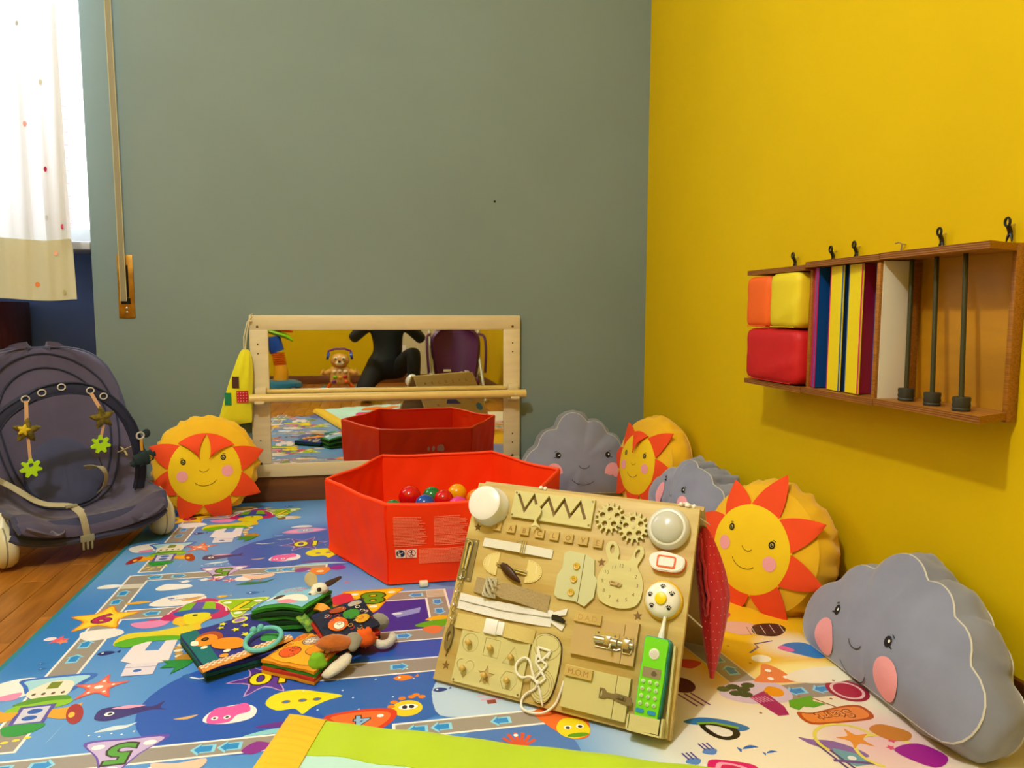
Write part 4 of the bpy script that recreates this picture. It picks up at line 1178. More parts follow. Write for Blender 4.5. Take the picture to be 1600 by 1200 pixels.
class Cushion:
    def __init__(s, name, label, cat, group, M, outline, c0, T, Hf, seed, mats, wr=0.004, back_scale=0.96, crumple=0.0, pinch=0.0, notch=0.0, gpart='gusset'):
        s.o = outline; s.c0 = c0; s.T = T; s.Hf = Hf; s.n = len(outline); s.seed = seed; s.cr = crumple; s.pinch = pinch
        s.root = thing(name, label, cat, M=M, group=group)
        n = s.n; K = 12
        front, side, back = MB(), MB(), MB()
        def fr(i, rho):
            p = Vector(outline[i % n]); q = c0 + (p - c0) * rho
            return Vector((q.x, q.y, s.zf(q.x, q.y, rho)))
        vs = [Vector((c0.x, c0.y, s.zf(c0.x, c0.y, 0)))]
        for k in range(1, K + 1):
            rho = (k / K) ** 0.8
            for i in range(n): vs.append(fr(i, rho))
        fs = [[0, 1 + i, 1 + (i + 1) % n] for i in range(n)]
        for k in range(K - 1):
            for i in range(n): fs.append([1 + k * n + i, 1 + (k + 1) * n + i, 1 + (k + 1) * n + (i + 1) % n, 1 + k * n + (i + 1) % n])
        vs = [s.deform(v) for v in vs]
        front.add(vs, fs)
        part(front, 'front_panel', mats[0], s.root, angle=180)
        R = 9; vs = []
        for k in range(R + 1):
            u = k / R
            for i in range(n):
                p = Vector(outline[i]); pn = Vector(outline[(i + 1) % n]) - Vector(outline[i - 1]); nn = Vector((pn.y, -pn.x))
                nn = nn.normalized() if nn.length > 1e-9 else Vector((1, 0))
                q = c0 + (p - c0) * (1 + (back_scale - 1) * u)
                zz = T / 2 - T * u + (-0.003)
                ripple = wr * (noise.noise(Vector((i * 44.0 / n, u * 2.0, seed))) * 2.0 + 0.9 * sin(i * 2 * pi / n * 21 + seed + 2 * sin(u * 3)) * sin(pi * u) * notch)
                q2 = q + nn * ((0.016 + ripple) * sin(pi * u))
                vs.append(s.deform(Vector((q2.x, q2.y, zz))))
        fs = []
        for k in range(R):
            for i in range(n): fs.append([k * n + i, (k + 1) * n + i, (k + 1) * n + (i + 1) % n, k * n + (i + 1) % n])
        side.add(vs, fs)
        part(side, gpart, mats[1], s.root, angle=180)
        bvs = [s.deform(Vector((c0.x, c0.y, -T / 2 - Hf * .8)))]
        for k in range(1, 7):
            rho = k / 6
            for i in range(n):
                p = Vector(outline[i]); q = c0 + (p - c0) * rho * back_scale
                bvs.append(s.deform(Vector((q.x, q.y, -T / 2 - 0.003 - Hf * .8 * (1 - rho ** 2.5)))))
        fs = [[0, 1 + (i + 1) % n, 1 + i] for i in range(n)]
        for k in range(5):
            for i in range(n): fs.append([1 + k * n + i, 1 + k * n + (i + 1) % n, 1 + (k + 1) * n + (i + 1) % n, 1 + (k + 1) * n + i])
        back.add(bvs, fs); part(back, 'back_panel', mats[1], s.root, angle=180)
        for nm, zq, sc in (('piping', T / 2 - 0.002, 1.0), ('piping', -T / 2 - 0.003, back_scale)):
            q = MB(); q.tube([s.deform(Vector((c0.x + (p[0] - c0.x) * sc, c0.y + (p[1] - c0.y) * sc, zq))) for p in outline], 0.0022, 5, closed=True)
            part(q, nm, mats[2], s.root)
    def deform(s, v):
        v = Vector(v)
        if s.cr:
            f = s.cr
            nz = noise.noise_vector(Vector((v.x * 9, v.y * 9, v.z * 9 + s.seed)))
            n2 = noise.noise_vector(Vector((v.x * 22, v.y * 22, v.z * 22 + s.seed + 5)))
            v = v + nz * f + n2 * f * 0.35
            v.z -= 0.8 * f * (v.x / 0.2) ** 2
        return v
    def rho(s, x, y):
        dx, dy = x - s.c0.x, y - s.c0.y
        a = atan2(dy, dx) % (2 * pi)
        f = a / (2 * pi) * s.n; i = int(f) % s.n; t = f - int(f)
        r0 = hypot(s.o[i][0] - s.c0.x, s.o[i][1] - s.c0.y); j = (i + 1) % s.n
        r1 = hypot(s.o[j][0] - s.c0.x, s.o[j][1] - s.c0.y)
        return hypot(dx, dy) / (r0 + (r1 - r0) * t)
    def zf(s, x, y, rho=None):
        if rho is None: rho = s.rho(x, y)
        rr_ = min(rho, 1.0)
        z = s.T / 2 + s.Hf * (1 - rr_ ** 2.6)
        a = atan2(y - s.c0.y, x - s.c0.x)
        z += s.pinch * (sin(a * 9 + s.seed) * 0.5 + 0.8 * noise.noise(Vector((cos(a) * 3, sin(a) * 3, s.seed)))) * rr_ ** 2 * (1 - rr_ ** 6)
        z += s.pinch * 1.2 * noise.noise(Vector((x * 10, y * 10, s.seed + 9))) * (1 - rr_ ** 4)
        if rho > 1: z -= (rho - 1) * 0.10
        return z
    def onf(s, x, y, h):
        return s.deform(Vector((x, y, s.zf(x, y) + 0.0012 + h)))

def face(cu, cx, cy, s, cheek_r=(.030, .036), eye=.0085, spread=1.0, only=None):
    pr = Pr()
    ex = .078 * s * spread; ey = .042 * s
    for sg in (-1, 1):
        x = cx + sg * ex
        e = eye * s
        pr.ell(x, cy + ey, e, e * 1.12, '#141414', n=18)
        pr.ell(x + .3 * e, cy + ey + .15 * e, e * .32, e * .34, '#f4f0e8', n=10)
        pr.arc(x, cy + ey, e * 1.7, e * 1.6, (.75 if sg > 0 else 1.75), (1.35 if sg > 0 else 2.35), .0016 * s, '#20201c', 5)
        pr.line([(x + sg * e * .6, cy + ey - e * .6), (x + sg * e * 1.7, cy + ey - e * .9)], .002 * s, '#141414')
        pr.ell(cx + sg * .092 * s * spread, cy - .012 * s, cheek_r[0] * s, cheek_r[1] * s, CHEEK, n=24, rings=2)
    pr.arc(cx + .002, cy + .012 * s, .017 * s, .012 * s, pi * 1.05, pi * 1.95, .0017 * s, '#3a3430', 8)
    pr.arc(cx, cy - .022 * s, .040 * s, .028 * s, pi * 1.12, pi * 1.88, .0018 * s, '#3a3430', 12)
    o = pr.build('printed_face', PRINT_FABRIC, cu.root, fn=cu.onf, dz=0.0002)
    o['label'] = 'smiling face with black eyes and pink cheeks'
    return o

LOBES = [(-.36, -.10, .15), (-.245, .045, .125), (-.05, .125, .155), (.135, .10, .125), (.27, .02, .115), (.38, -.11, .13), (0, -.12, .22), (-.2, -.12, .16), (.2, -.12, .17)]
def scaled_cloud(w, h, n=96, lobes=LOBES, base=-.24):
    o, c0 = cloud_outline(n, lobes, base)
    x0 = min(p[0] for p in o); x1 = max(p[0] for p in o); y0 = min(p[1] for p in o); y1 = max(p[1] for p in o)
    f = lambda p: ((p[0] - (x0 + x1) / 2) / (x1 - x0) * w, (p[1] - (y0 + y1) / 2) / (y1 - y0) * h)
    return [f(p) for p in o], Vector(f(c0))
def circ(r, n=96, ry=None):
    return [(r * cos(2 * pi * k / n), (ry or r) * sin(2 * pi * k / n)) for k in range(n)], Vector((0, 0))
def pose(center, normal, up, spin=0.0):
    z = Vector(normal).normalized(); y = Vector(up); y = (y - z * y.dot(z)).normalized(); x = y.cross(z)
    M = frame(center, x, y, z)
    return M @ Matrix.Rotation(spin, 4, 'Z')

cm = (M_cloud, M_cside, M_pipe)
# big cloud at the right front, leaning on the yellow wall
ol, c0 = scaled_cloud(.505, .250)
c1 = Cushion('cloud_cushion', 'largest nearest lilac grey cloud cushion with smiling face leaning on yellow wall', 'cushion', 'cloud face cushions',
             pose((.962, 1.13, .109), (-.90, .10, .42), (.42, .0, .9), 0.02), ol, c0, .085, .034, 1.3, cm, wr=.006, notch=.5, pinch=.004)
face(c1, -.026, -.075, 1.08, cheek_r=(.032, .032))
# corner cloud facing the camera
ol, c0 = scaled_cloud(.425, .300)
c2 = Cushion('cloud_cushion', 'lilac grey cloud cushion with smiling face propped against the grey wall by the corner', 'cushion', 'cloud face cushions',
             pose((.765, 2.640, .158), (-.10, -.97, .22), (0, .2, 1), -0.02), ol, c0, .050, .030, 4.1, cm, wr=.005, pinch=.006)
face(c2, .010, -.060, 1.2, cheek_r=(.026, .030))
# crumpled cloud and the one below it
ol, c0 = scaled_cloud(.43, .172)
c3 = Cushion('cloud_cushion', 'crumpled lilac grey cloud cushion on top of another, its face turned left', 'cushion', 'cloud face cushions',
             pose((.925, 1.93, .164), (-.93, -.10, .36), (.36, .0, .93), 0.06), ol, c0, .095, .034, 7.7, cm, wr=.016, crumple=.014, notch=.8, pinch=.012)
face(c3, -.02, -.030, 0.8)
ol, c0 = scaled_cloud(.44, .24)
c4 = Cushion('cloud_cushion', 'lilac grey cloud cushion lying flat underneath the crumpled cloud', 'cushion', 'cloud face cushions',
             pose((.890, 1.90, .040), (-.03, .0, 1), (1, 0, .03), 0.0), ol, c0, .044, .010, 9.2, cm, wr=.006, notch=.5)

def sun(label, M, R, fr, T, Hf, seed, rays, rot=0, foff=(0, 0), fry=None, fold=()):
    ol, c0 = circ(R)
    cu = Cushion('sun_cushion', label, 'cushion', 'sun face cushions', M, ol, c0, T, Hf, seed, (M_sun, M_sun, M_sun), wr=.006, notch=.8, pinch=.003)
    n = rays
    fx, fy = foff; fry = fry or fr
    for k in range(n):
        a = rot + 2 * pi * (k + .5) / n
        half = pi / n * 1.02
        L = min(fr * 1.72, R * 1.22) + .010 * sin(k * 2.3)
        def P(u, v, a=a, half=half, L=L, k=k):
            # u across, v outwards
            ang = a + half * (2 * u - 1) * (1 - v)
            r = (fr * .93) * (1 - v) + L * v
            if k in fold: r = fr * (1.05 - .70 * v)
            x, y = fx + r * cos(ang), fy + r * sin(ang) * (fry / fr)
            q = cu.onf(x, y, .0022)
            if k in fold: q.z += .009 + .006 * sin(pi * v) - .010 * v * v
            q.z += .010 * v * v * (1 + .6 * sin(k * 1.7)) + .003 * sin(pi * u) * v
            return q
        b = MB(); b.grid(P, 8, 8, thick=.0022)
        part(b, 'ray', M_ray, cu.root)
    vs = [(fx, fy)]; N = 64
    b = MB()
    pts = [cu.onf(fx, fy, .006)]
    for q in range(1, 9):
        for k in range(N):
            pts.append(cu.onf(fx + fr * q / 8 * cos(2 * pi * k / N), fy + fry * q / 8 * sin(2 * pi * k / N), .006 if q < 8 else .004))
    fs = [[0, 1 + k, 1 + (k + 1) % N] for k in range(N)]
    for q in range(7):
        for k in range(N): fs.append([1 + q * N + k, 1 + (q + 1) * N + k, 1 + (q + 1) * N + (k + 1) % N, 1 + q * N + (k + 1) % N])
    b.add(pts, fs); part(b, 'face_disc', M_sunface, cu.root, angle=180)
    old = cu.onf
    s_ = fr / .118
    pr = Pr()
    for sg in (-1, 1):
        x = fx + sg * .062 * s_; y = fy + .036 * s_
        pr.ell(x, y, .0085 * s_, .0095 * s_, '#141414', n=18); pr.ell(x, y, .0048 * s_, .0055 * s_, '#c8b020', n=12); pr.ell(x, y, .0036 * s_, .004 * s_, '#141414', n=10); pr.ell(x + .001, y + .0015, .0015 * s_, .0015 * s_, '#f4f0e8', n=8)
        pr.arc(x, y, .014 * s_, .013 * s_, 1.0 if sg > 0 else 1.5, 1.65 if sg > 0 else 2.15, .0016 * s_, '#20201c', 5)
        pr.ell(fx + sg * .070 * s_, fy - .010 * s_, .018 * s_, .0185 * s_, CHEEK, n=22, rings=2)
    pr.arc(fx, fy + .006 * s_, .015 * s_, .010 * s_, pi * 1.08, pi * 1.95, .0015 * s_, '#4a3c10', 8)
    pr.arc(fx, fy - .026 * s_, .036 * s_, .024 * s_, pi * 1.12, pi * 1.88, .0016 * s_, '#4a3c10', 12)
    o = pr.build('printed_face', PRINT_FABRIC, cu.root, fn=lambda x, y, h: cu.onf(x, y, h + .0068), dz=.0002)
    o['label'] = 'smiling face with black eyes and pink cheeks'
    return cu
sun('yellow sun cushion with orange rays sitting between the bouncer and the mirror', pose((-.560, 2.620, .164), (.05, -.97, .20), (0, .2, 1), 0.10), .158, .119, .060, .034, 2.0, 8, rot=-.15, foff=(.005, -.018), fold=(1, 2))
sun('yellow sun cushion with orange rays between the red bag and the big cloud', pose((.932, 1.560, .124), (-.90, -.42, .22), (.22, .05, 1), -0.10), .150, .108, .095, .034, 5.0, 8, rot=.30, foff=(-.004, -.004))
sun('yellow sun cushion with orange rays in the room corner behind the clouds', pose((.955, 2.36, .160), (-.97, -.22, .16), (.15, .05, 1), 0.05), .158, .108, .085, .034, 8.0, 8, rot=.3, fold=(1,))

# ------------------------------------------------------------------ wall shelf with three sensory panels
DP = .105
FXs = XR - DP
PLY = mat('birch_ply_edge', '#a06618', 0.5, var=0.35, scale=10, stretch=(30, 1, 60), bump=0.15)
PLYB = mat('birch_ply_face', '#b47e10', 0.42, var=0.22, scale=4, stretch=(1, 1, 3), bump=0.1)
hooks_y = []
def unit(label, y1, y0, zt, zb, endchamfer=None):
    """ply box on the wall between y0 (near) and y1 (far)"""
    root = thing('wall_panel', label, 'wall toy', loc=(0, 0, 0), group='sensory panels hung in a row on the yellow wall')
    ya = y0 + (.050 if endchamfer else 0)
    b = MB(); b.box((XR - .006, (ya + y1) / 2, (zt + zb) / 2), (.008, y1 - ya - .002, zt - zb - .004)); part(b, 'back_panel', PLYB, root)
    for nm, z in (('top_board', zt), ('bottom_board', zb)):
        ya = y0 - (.05 if endchamfer else 0)
        if endchamfer:
            pl_ = [(FXs, y1 - .0008), (FXs, y0 + .006), (FXs + .082, y0 + .038), (FXs + .082, y0 + .048), (XR - .002, y0 + .048), (XR - .002, y1 - .0008)]
        else:
            pl_ = [(FXs, y1 - .0008), (FXs, y0 + .0008), (XR - .002, y0 + .0008), (XR - .002, y1 - .0008)]
        b = MB(); b.prism(pl_, z - .006, z + .006)
        part(b, nm, PLY, root, smooth=False)
        for q in (-.003, .001, .0045):
            l = MB(); l.prism([(p[0] - .0006 if p[0] < XR - .01 else p[0], p[1]) for p in pl_], z + q - .0006, z + q + .0006)
            part(l, 'ply_layer', mat('dark_glue_line', '#6c3c10', 0.6), root, smooth=False)
    return root
zt, zb = .790, .512
U1 = unit('leftmost plywood wall panel holding orange, yellow and red foam blocks', 1.765, 1.508, zt - .002, zb - .001)
U2 = unit('middle plywood wall panel holding striped turning prisms', 1.508, 1.262, zt + .004, zb + .001)
U3 = unit('right plywood wall panel with white card and three weighted rods', 1.262, 1.0, zt + .005, zb + .003, endchamfer=True)
# side boards
def sideb(root, y, zt_, zb_, x0=FXs + .004):
    b = MB(); b.box(((x0 + XR - .002) / 2, y, (zt_ + zb_) / 2), (XR - .002 - x0, .010, zt_ - zb_ - .012), bev=.001); return part(b, 'side_board', PLY, root)
sideb(U1, 1.514, zt, zb, FXs + .02); sideb(U2, 1.2685, zt, zb, FXs + .004); 
b = MB(); b.box(((XR - .022 + XR - .002) / 2, 1.0425, (zt + zb) / 2 + .002), (.020, .010, zt - zb + .020), bev=.001); part(b, 'side_board', PLY, U3)
# foam blocks
def block(x0, y0, z0_, d, name, label, m):
    root = thing(name, label, 'foam block', loc=(0, 0, 0), group='foam blocks on the wall panel')
    b = MB()
    bm = bmesh.new(); bmesh.ops.create_cube(bm, size=1.0)
    bmesh.ops.subdivide_edges(bm, edges=bm.edges[:], cuts=9, use_grid_fill=True)
    for v in bm.verts:
        p = v.co * 2
        q = Vector((p.x * (1 + .035 * (1 - p.y ** 2) * (1 - p.z ** 2)), p.y * (1 + .03 * (1 - p.x ** 2) * (1 - p.z ** 2)), p.z * (1 + .02 * (1 - p.x ** 2) * (1 - p.y ** 2))))
        m8 = (abs(p.x) ** 10 + abs(p.y) ** 10 + abs(p.z) ** 10) ** .1
        q = q / max(1.0, m8) * 0.98
        w_ = .0015 * noise.noise(Vector((p.x * 2, p.y * 2, p.z * 2 + x0 * 40)))
        if name == 'foam_block' and 'red' in label:
            dd = (p.y + .35) * .55 + (p.z + .45)
            w_ -= .006 * math.exp(-(dd / .10) ** 2) * (1 if p.x < -.5 and p.z < .2 and p.y < .5 else 0)
        v.co = Vector((x0 + d[0] / 2 + q.x * d[0] / 2 - w_ * (p.x < -.9) * -1, y0 + d[1] / 2 + q.y * d[1] / 2, z0_ + d[2] / 2 + q.z * d[2] / 2))
    bm.verts.index_update(); b.add([v.co.copy() for v in bm.verts], [[v.index for v in f.verts] for f in bm.faces]); bm.free()
    part(b, 'foam_body', m, root, angle=60)
    q = MB(); q.tube([(x0 + .001, y0 + d[1] * k / 10, z0_ + .0035) for k in range(1, 10)], .0012, 5); part(q, 'seam', m, root)
    return root
xo = FXs - .006
bz = zb + .0065
block(xo, 1.519, bz, (.094, .242, .131), 'foam_block', 'large red foam block filling the lower half of the left panel', mat('red_foam_cover', '#c4060e', 0.6, var=0.05, bump=0.2, bscale=14))
block(xo, 1.648, bz + .132, (.094, .113, .128), 'foam_block', 'orange foam block at the upper left of the panel', mat('orange_foam_cover', '#ee6408', 0.6, var=0.04, bump=0.2, bscale=14))
block(xo - .002, 1.520, bz + .132, (.094, .126, .131), 'foam_block', 'yellow foam block above the red one', mat('yellow_foam_cover', '#e0cc14', 0.6, var=0.04, bump=0.2, bscale=14))
# turning prisms
def prism3(y, rot, cols, label):
    root = thing('turning_prism', label, 'prism', loc=(XR - .072, y, 0), group='turning prisms on the wall panel')
    R_ = .0305
    z0_, z1_ = zb + .009, zt - .004
    for k in range(3):
        a0 = rot + 2 * pi * k / 3; a1 = rot + 2 * pi * (k + 1) / 3
        p0 = Vector((R_ * cos(a0), R_ * sin(a0), 0)); p1 = Vector((R_ * cos(a1), R_ * sin(a1), 0))
        nn = ((p0 + p1) / 2).normalized()
        b = MB(); b.prism([(p0 * .99)[:2], (p1 * .99)[:2], (p1 * .99 - nn * .003)[:2], (p0 * .99 - nn * .003)[:2]], z0_, z1_)
        part(b, 'coloured_face', mat('prism_' + cols[k], {'magenta': '#c00c68', 'blue': '#0c50a0', 'yellow': '#e8d40c'}[cols[k]], 0.4), root, cols[k] + ' face', smooth=False)
    b = MB(); b.cyl((0, 0, z0_ - .003), (0, 0, z1_ + .003), .004, n=8); part(b, 'axle', M_screw, root)
prism3(1.490, radians(216), ('blue', 'yellow', 'magenta'), 'left turning prism showing magenta and blue')
prism3(1.4155, radians(234), ('blue', 'magenta', 'yellow'), 'middle turning prism showing yellow and blue')
prism3(1.3535, radians(234), ('magenta', 'blue', 'yellow'), 'right turning prism showing yellow and magenta')
# white card
b = MB()
b.grid(lambda u, v: (FXs + .008 + .060 * u, 1.259 - .002 * u - 0.002 * sin(pi * u), zb + .008 + (zt - zb - .012) * v), 10, 12, thick=.0015)
tag(part(b, 'white_card', mat('white_card', '#dcd6c0', 0.5), None), 'tall white card standing beside the rods in the right panel', 'card')
# rods with weights
for k, (yb_, yt_, xb) in enumerate(((1.215, 1.249, .995), (1.143, 1.181, .990), (1.070, 1.108, .984))):
    root = thing('weighted_rod', ('left dark rod with round black weight in the right panel', 'middle dark rod with round black weight in the right panel', 'right dark rod with round black weight nearest the camera')[k], 'rod', loc=(0, 0, 0), group='rods in the right panel')
    b = MB(); b.cyl((xb, yb_, zb + .010), (xb + .022, yt_ - .004, zt), .0042, n=12); part(b, 'rod', mat('dark_grey_metal', '#3c3c28', 0.4, metal=0.4), root)
    b = MB(); b.lathe([(.002, 0), (.0135, 0), (.0145, .004), (.0132, .006), (.0145, .010), (.0135, .015), (.0145, .020), (.0138, .024), (.002, .024)], 20, Matrix.Translation((xb, yb_, zb + .009))); part(b, 'weight', mat('black_rubber', '#2c2c20', 0.6), root)
# hooks
for k, (y, z) in enumerate(((1.70, .800), (1.545, .803), (1.462, .806), (1.215, .808), (1.065, .808))):
    root = thing('wall_hook', ('black wall hook furthest left above the foam blocks', 'black wall hook above the yellow foam block', 'black wall hook above the striped prisms', 'black wall hook above the rods', 'black wall hook nearest the camera')[k], 'hook', loc=(XR - .012, y, z), group='black hooks above the wall panels')
    M_blk = mat('black_hook_plastic', '#100c08', 0.35)
    b = MB(); b.tube([(-.006 + .009 * 0, .005 * cos(a), .030 + .007 * sin(a)) for a in [2 * pi * j / 14 for j in range(14)]], .0023, 6, closed=True); part(b, 'ring', M_blk, root)
    b = MB(); b.tube([(-.004, 0, .024), (.0, .001, .018), (.002, .001, .012)], .0040, 8)
    for sg in (-1, 1): b.tube([(.002, .001, .014), (.000, sg * .004, .006), (-.001, sg * .0055, -.002)], [.0030, .0024, .0012], 6)
    part(b, 'clip', M_blk, root)
    b = MB(); b.cyl((.001, .004, .022), (.0125, .004, .028), .0016, n=6); part(b, 'nail', M_screw, root)
root = thing('wall_hook', 'small bare silver hook between the black wall hooks', 'hook', loc=(XR - .012, 1.328, .803))
b = MB(); b.tube([(-.004, .006, .024), (-.002, -.002, .026), (.002, -.006, .022), (.004, -.002, .012), (.002, .003, .004), (0, .002, -.003)], .0016, 6); part(b, 'wire', M_screw, root)
b = MB(); b.cyl((.002, -.004, .022), (.0125, -.004, .022), .0016, n=6); part(b, 'nail', M_screw, root)
# ------------------------------------------------------------------ wooden busy board (A-frame)
B0 = Vector((.103, 1.308, .0075))
EX = Vector((.797, -.604, 0)).normalized()
EY = Vector((.282, .382, .880)); EY = (EY - EX * EY.dot(EX)).normalized()
EN = EX.cross(EY)          # towards the viewer
MB_ = frame(B0, EX, EY, EN)
BRD = thing('busy_board', 'wooden A-frame busy board covered with latches, laces, gears and letters', 'busy board', M=MB_)
PINE = mat('pine_panel', '#cdb972', 0.5, var=0.16, scale=3.2, stretch=(1.2, 9, 1), bump=0.12, bscale=20, color2='#b6984c')
PLYL = mat('light_plywood', '#cdc686', 0.55, var=0.06, scale=8, stretch=(1, 5, 1), bump=0.1)
PLYD = mat('ply_cut_edge_and_shade', '#7a5a20', 0.6)  # cut wood, and the painted shade of the star cut-outs
PLYM = mat('mid_plywood', '#c0a66a', 0.5, var=0.08, scale=6, stretch=(1, 5, 1))
CHR = mat('chrome_steel', '#c4c0ac', 0.25, metal=0.85)
DKS = mat('dark_steel', '#88826c', 0.35, metal=0.8)
BW_, BH_ = .446, .3795
TH = .012
b = MB(); b.box((BW_ / 2, BH_ / 2, -TH / 2), (BW_, BH_, TH), bev=.0015); part(b, 'front_panel', PINE, BRD)
# rear panel hinged at the top edge
inv = MB_.inverted()
hx = Vector((EY.x, EY.y, 0)).normalized()
EYb = Vector((-EY.x, -EY.y, EY.z))
topw = MB_ @ Vector((0, BH_, -TH))
Mb = inv @ frame(topw + hx * .004, EX, EYb, EX.cross(EYb))
b = MB(); b.box((BW_ / 2 + .003, -BH_ / 2 - .001, -.006), (BW_, BH_ - .002, .012), Mb, bev=.0015); part(b, 'rear_panel', PLYM, BRD)
# white hinge cord knots
b = MB()
for (x, y) in ((.415, BH_ + .004), (.428, BH_ + .003)):
    for j in range(4): b.sphere((x + .006 * cos(j * 2.1), y + .002 * sin(j * 3), -.004 + .006 * sin(j * 2.1)), .0042, 8)
b.tube([(.405, BH_ + .004, -.006), (.420, BH_ + .009, -.004), (.432, BH_ + .005, -.010), (.440, BH_, -.018)], .0016, 6)
part(b, 'cord_knot', mat('white_cotton_cord', '#ece8dc', 0.8), BRD)
b = MB()
for j in range(4): b.sphere((.140 + .005 * cos(j * 2.1), BH_ + .004 + .002 * sin(j * 3), -.004 + .005 * sin(j * 2.1)), .0042, 8)
part(b, 'cord_knot', _mats['white_cotton_cord'], BRD)
# side webbing inside
b = MB(); b.tube([(.443, .20, -.013), (.455, .19, -.10)], .0015, 5); part(b, 'spacer_cord', _mats['white_cotton_cord'], BRD)
# top left white cylinder lamp
b = MB(); b.lathe([(.0385, 0), (.0385, .010), (.0360, .014), (.0350, .030), (.0335, .036), (.028, .0385), (.015, .0395), (.0, .0398)], 40, Matrix.Translation((.041, .333, 0))); part(b, 'push_light', mat('white_plastic', '#e6e6e2', 0.3), BRD, 'white cylindrical push light')
# dome light
b = MB(); b.lathe([(.0365, 0), (.0380, .006), (.0365, .014), (.0320, .019), (.0285, .0195)], 40, Matrix.Translation((.397, .336, 0))); fx = part(b, 'push_light', mat('milky_plastic', '#d8d8cc', 0.35), BRD, 'round dome push light')
b = MB(); b.lathe([(.0285, .0190), (.0275, .0215), (.023, .0255), (.015, .0290), (.007, .0305), (.0, .031)], 40, Matrix.Translation((.397, .336, 0))); part(b, 'dome', mat('frosted_dome', '#c4c6ba', 0.22), fx)
# zigzag plate
zig = [(.097, .365), (.116, .334), (.130, .364), (.145, .336), (.161, .363), (.178, .334), (.193, .363), (.210, .334), (.226, .362), (.241, .332)]
w_ = .0028
def offs(pts, w):
    L, R_ = [], []
    n = len(pts)
    for i in range(n):
        if i == 0: d = Vector(pts[1]) - Vector(pts[0])
        elif i == n - 1: d = Vector(pts[-1]) - Vector(pts[-2])
        else: d = None
        if d is not None:
            nn = Vector((-d.y, d.x)).normalized() * w
        else:
            d1 = (Vector(pts[i]) - Vector(pts[i - 1])).normalized(); d2 = (Vector(pts[i + 1]) - Vector(pts[i])).normalized()
            n1 = Vector((-d1.y, d1.x)); n2 = Vector((-d2.y, d2.x)); nn = (n1 + n2).normalized(); nn = nn * (w / max(.35, nn.dot(n1)))
        L.append(tuple(Vector(pts[i]) + nn)); R_.append(tuple(Vector(pts[i]) - nn))
    return L + R_[::-1]
b = MB(); b.prism([(.089, .319), (.254, .317), (.254, .371), (.088, .371)], .0, .008, holes=[offs(zig, w_)])
ZP = part(b, 'zigzag_plate', PLYL, BRD, smooth=False)
b = MB(); b.prism([(.090, .320), (.253, .318), (.253, .370), (.089, .370)], .0, .0012); part(b, 'groove_floor', PLYD, ZP)
for (x, y) in ((.092, .367), (.250, .367), (.092, .323), (.250, .322)):
    q = MB(); q.cyl((x, y, .008), (x, y, .0087), .0022, n=8); part(q, 'screw', DKS, ZP)
def blobpts(pts, k=5):
    n = len(pts); out = []
    for i in range(n):
        p0, p1, p2, p3 = pts[i - 1], pts[i], pts[(i + 1) % n], pts[(i + 2) % n]
        for j in range(k):
            t = j / k
            out.append(tuple(0.5 * ((2 * p1[d]) + (-p0[d] + p2[d]) * t + (2 * p0[d] - 5 * p1[d] + 4 * p2[d] - p3[d]) * t * t + (-p0[d] + 3 * p1[d] - 3 * p2[d] + p3[d]) * t ** 3) for d in (0, 1)))
    return out
b = MB(); b.prism(blobpts([(.144, .347), (.152, .340), (.154, .331), (.149, .320), (.149, .313), (.160, .303), (.149, .306), (.140, .304), (.145, .314), (.140, .320), (.137, .331), (.138, .342)]), .0125, .0165)
part(b, 'wooden_fish', PLYL, BRD, smooth=False)
b = MB(); b.cyl((.145, .338, .001), (.145, .338, .011), .0022, n=8); part(b, 'fish_pin', PLYM, BRD)
# letter tiles
tiles = [(.064, .2965, 'I'), (.0945, .2962, 'A'), (.124, .2955, 'B'), (.1555, .2945, 'C'), (.1855, .2942, 'L'), (.2145, .2938, 'O'), (.2435, .2935, 'V'), (.2725, .2925, 'E')]
Mt = mat('letter_tile_wood', '#c4a85c', 0.5, var=0.1, scale=20)
for k, (x, y, t) in enumerate(tiles):
    b = MB(); b.box((x, y, .003), (.0185, .0165, .006), bev=.0006, seg=1); tl = part(b, 'letter_tile', Mt, BRD, 'small square tile with the letter ' + t)
    pr = Pr(); pr.text(t, x, y, .0095, '#8c6428'); pr.build('letter', PRINT, tl, dz=.00005, z0=.0061)
# gears
def gear(cx, cy, R, r, nt, z, rot, name='gear'):
    pts = []
    for k in range(nt):
        for (f, rad) in ((.0, r), (.25, r), (.38, R), (.62, R), (.75, r)):
            a = rot + 2 * pi * (k + f) / nt
            pts.append((cx + rad * cos(a), cy + rad * sin(a)))
    holes = []
    for k in range(5):
        a = rot + .3 + 2 * pi * k / 5
        hx_, hy_ = cx + .0145 * cos(a), cy + .0145 * sin(a)
        holes.append([(hx_ + .0052 * cos(2 * pi * j / 14), hy_ + .0052 * sin(2 * pi * j / 14)) for j in range(14)])
    q = MB(); q.prism(pts, z, z + .006, holes=holes); g_ = part(q, name, PLYL, BRD, smooth=False)
    q = MB(); q.cyl((cx, cy, z + .006), (cx, cy, z + .008), .0028, n=10); part(q, 'screw', CHR, g_)
gear(.287, .342, .0285, .0215, 16, .0015, .1); gear(.334, .330, .0285, .0215, 16, .0015, .24)
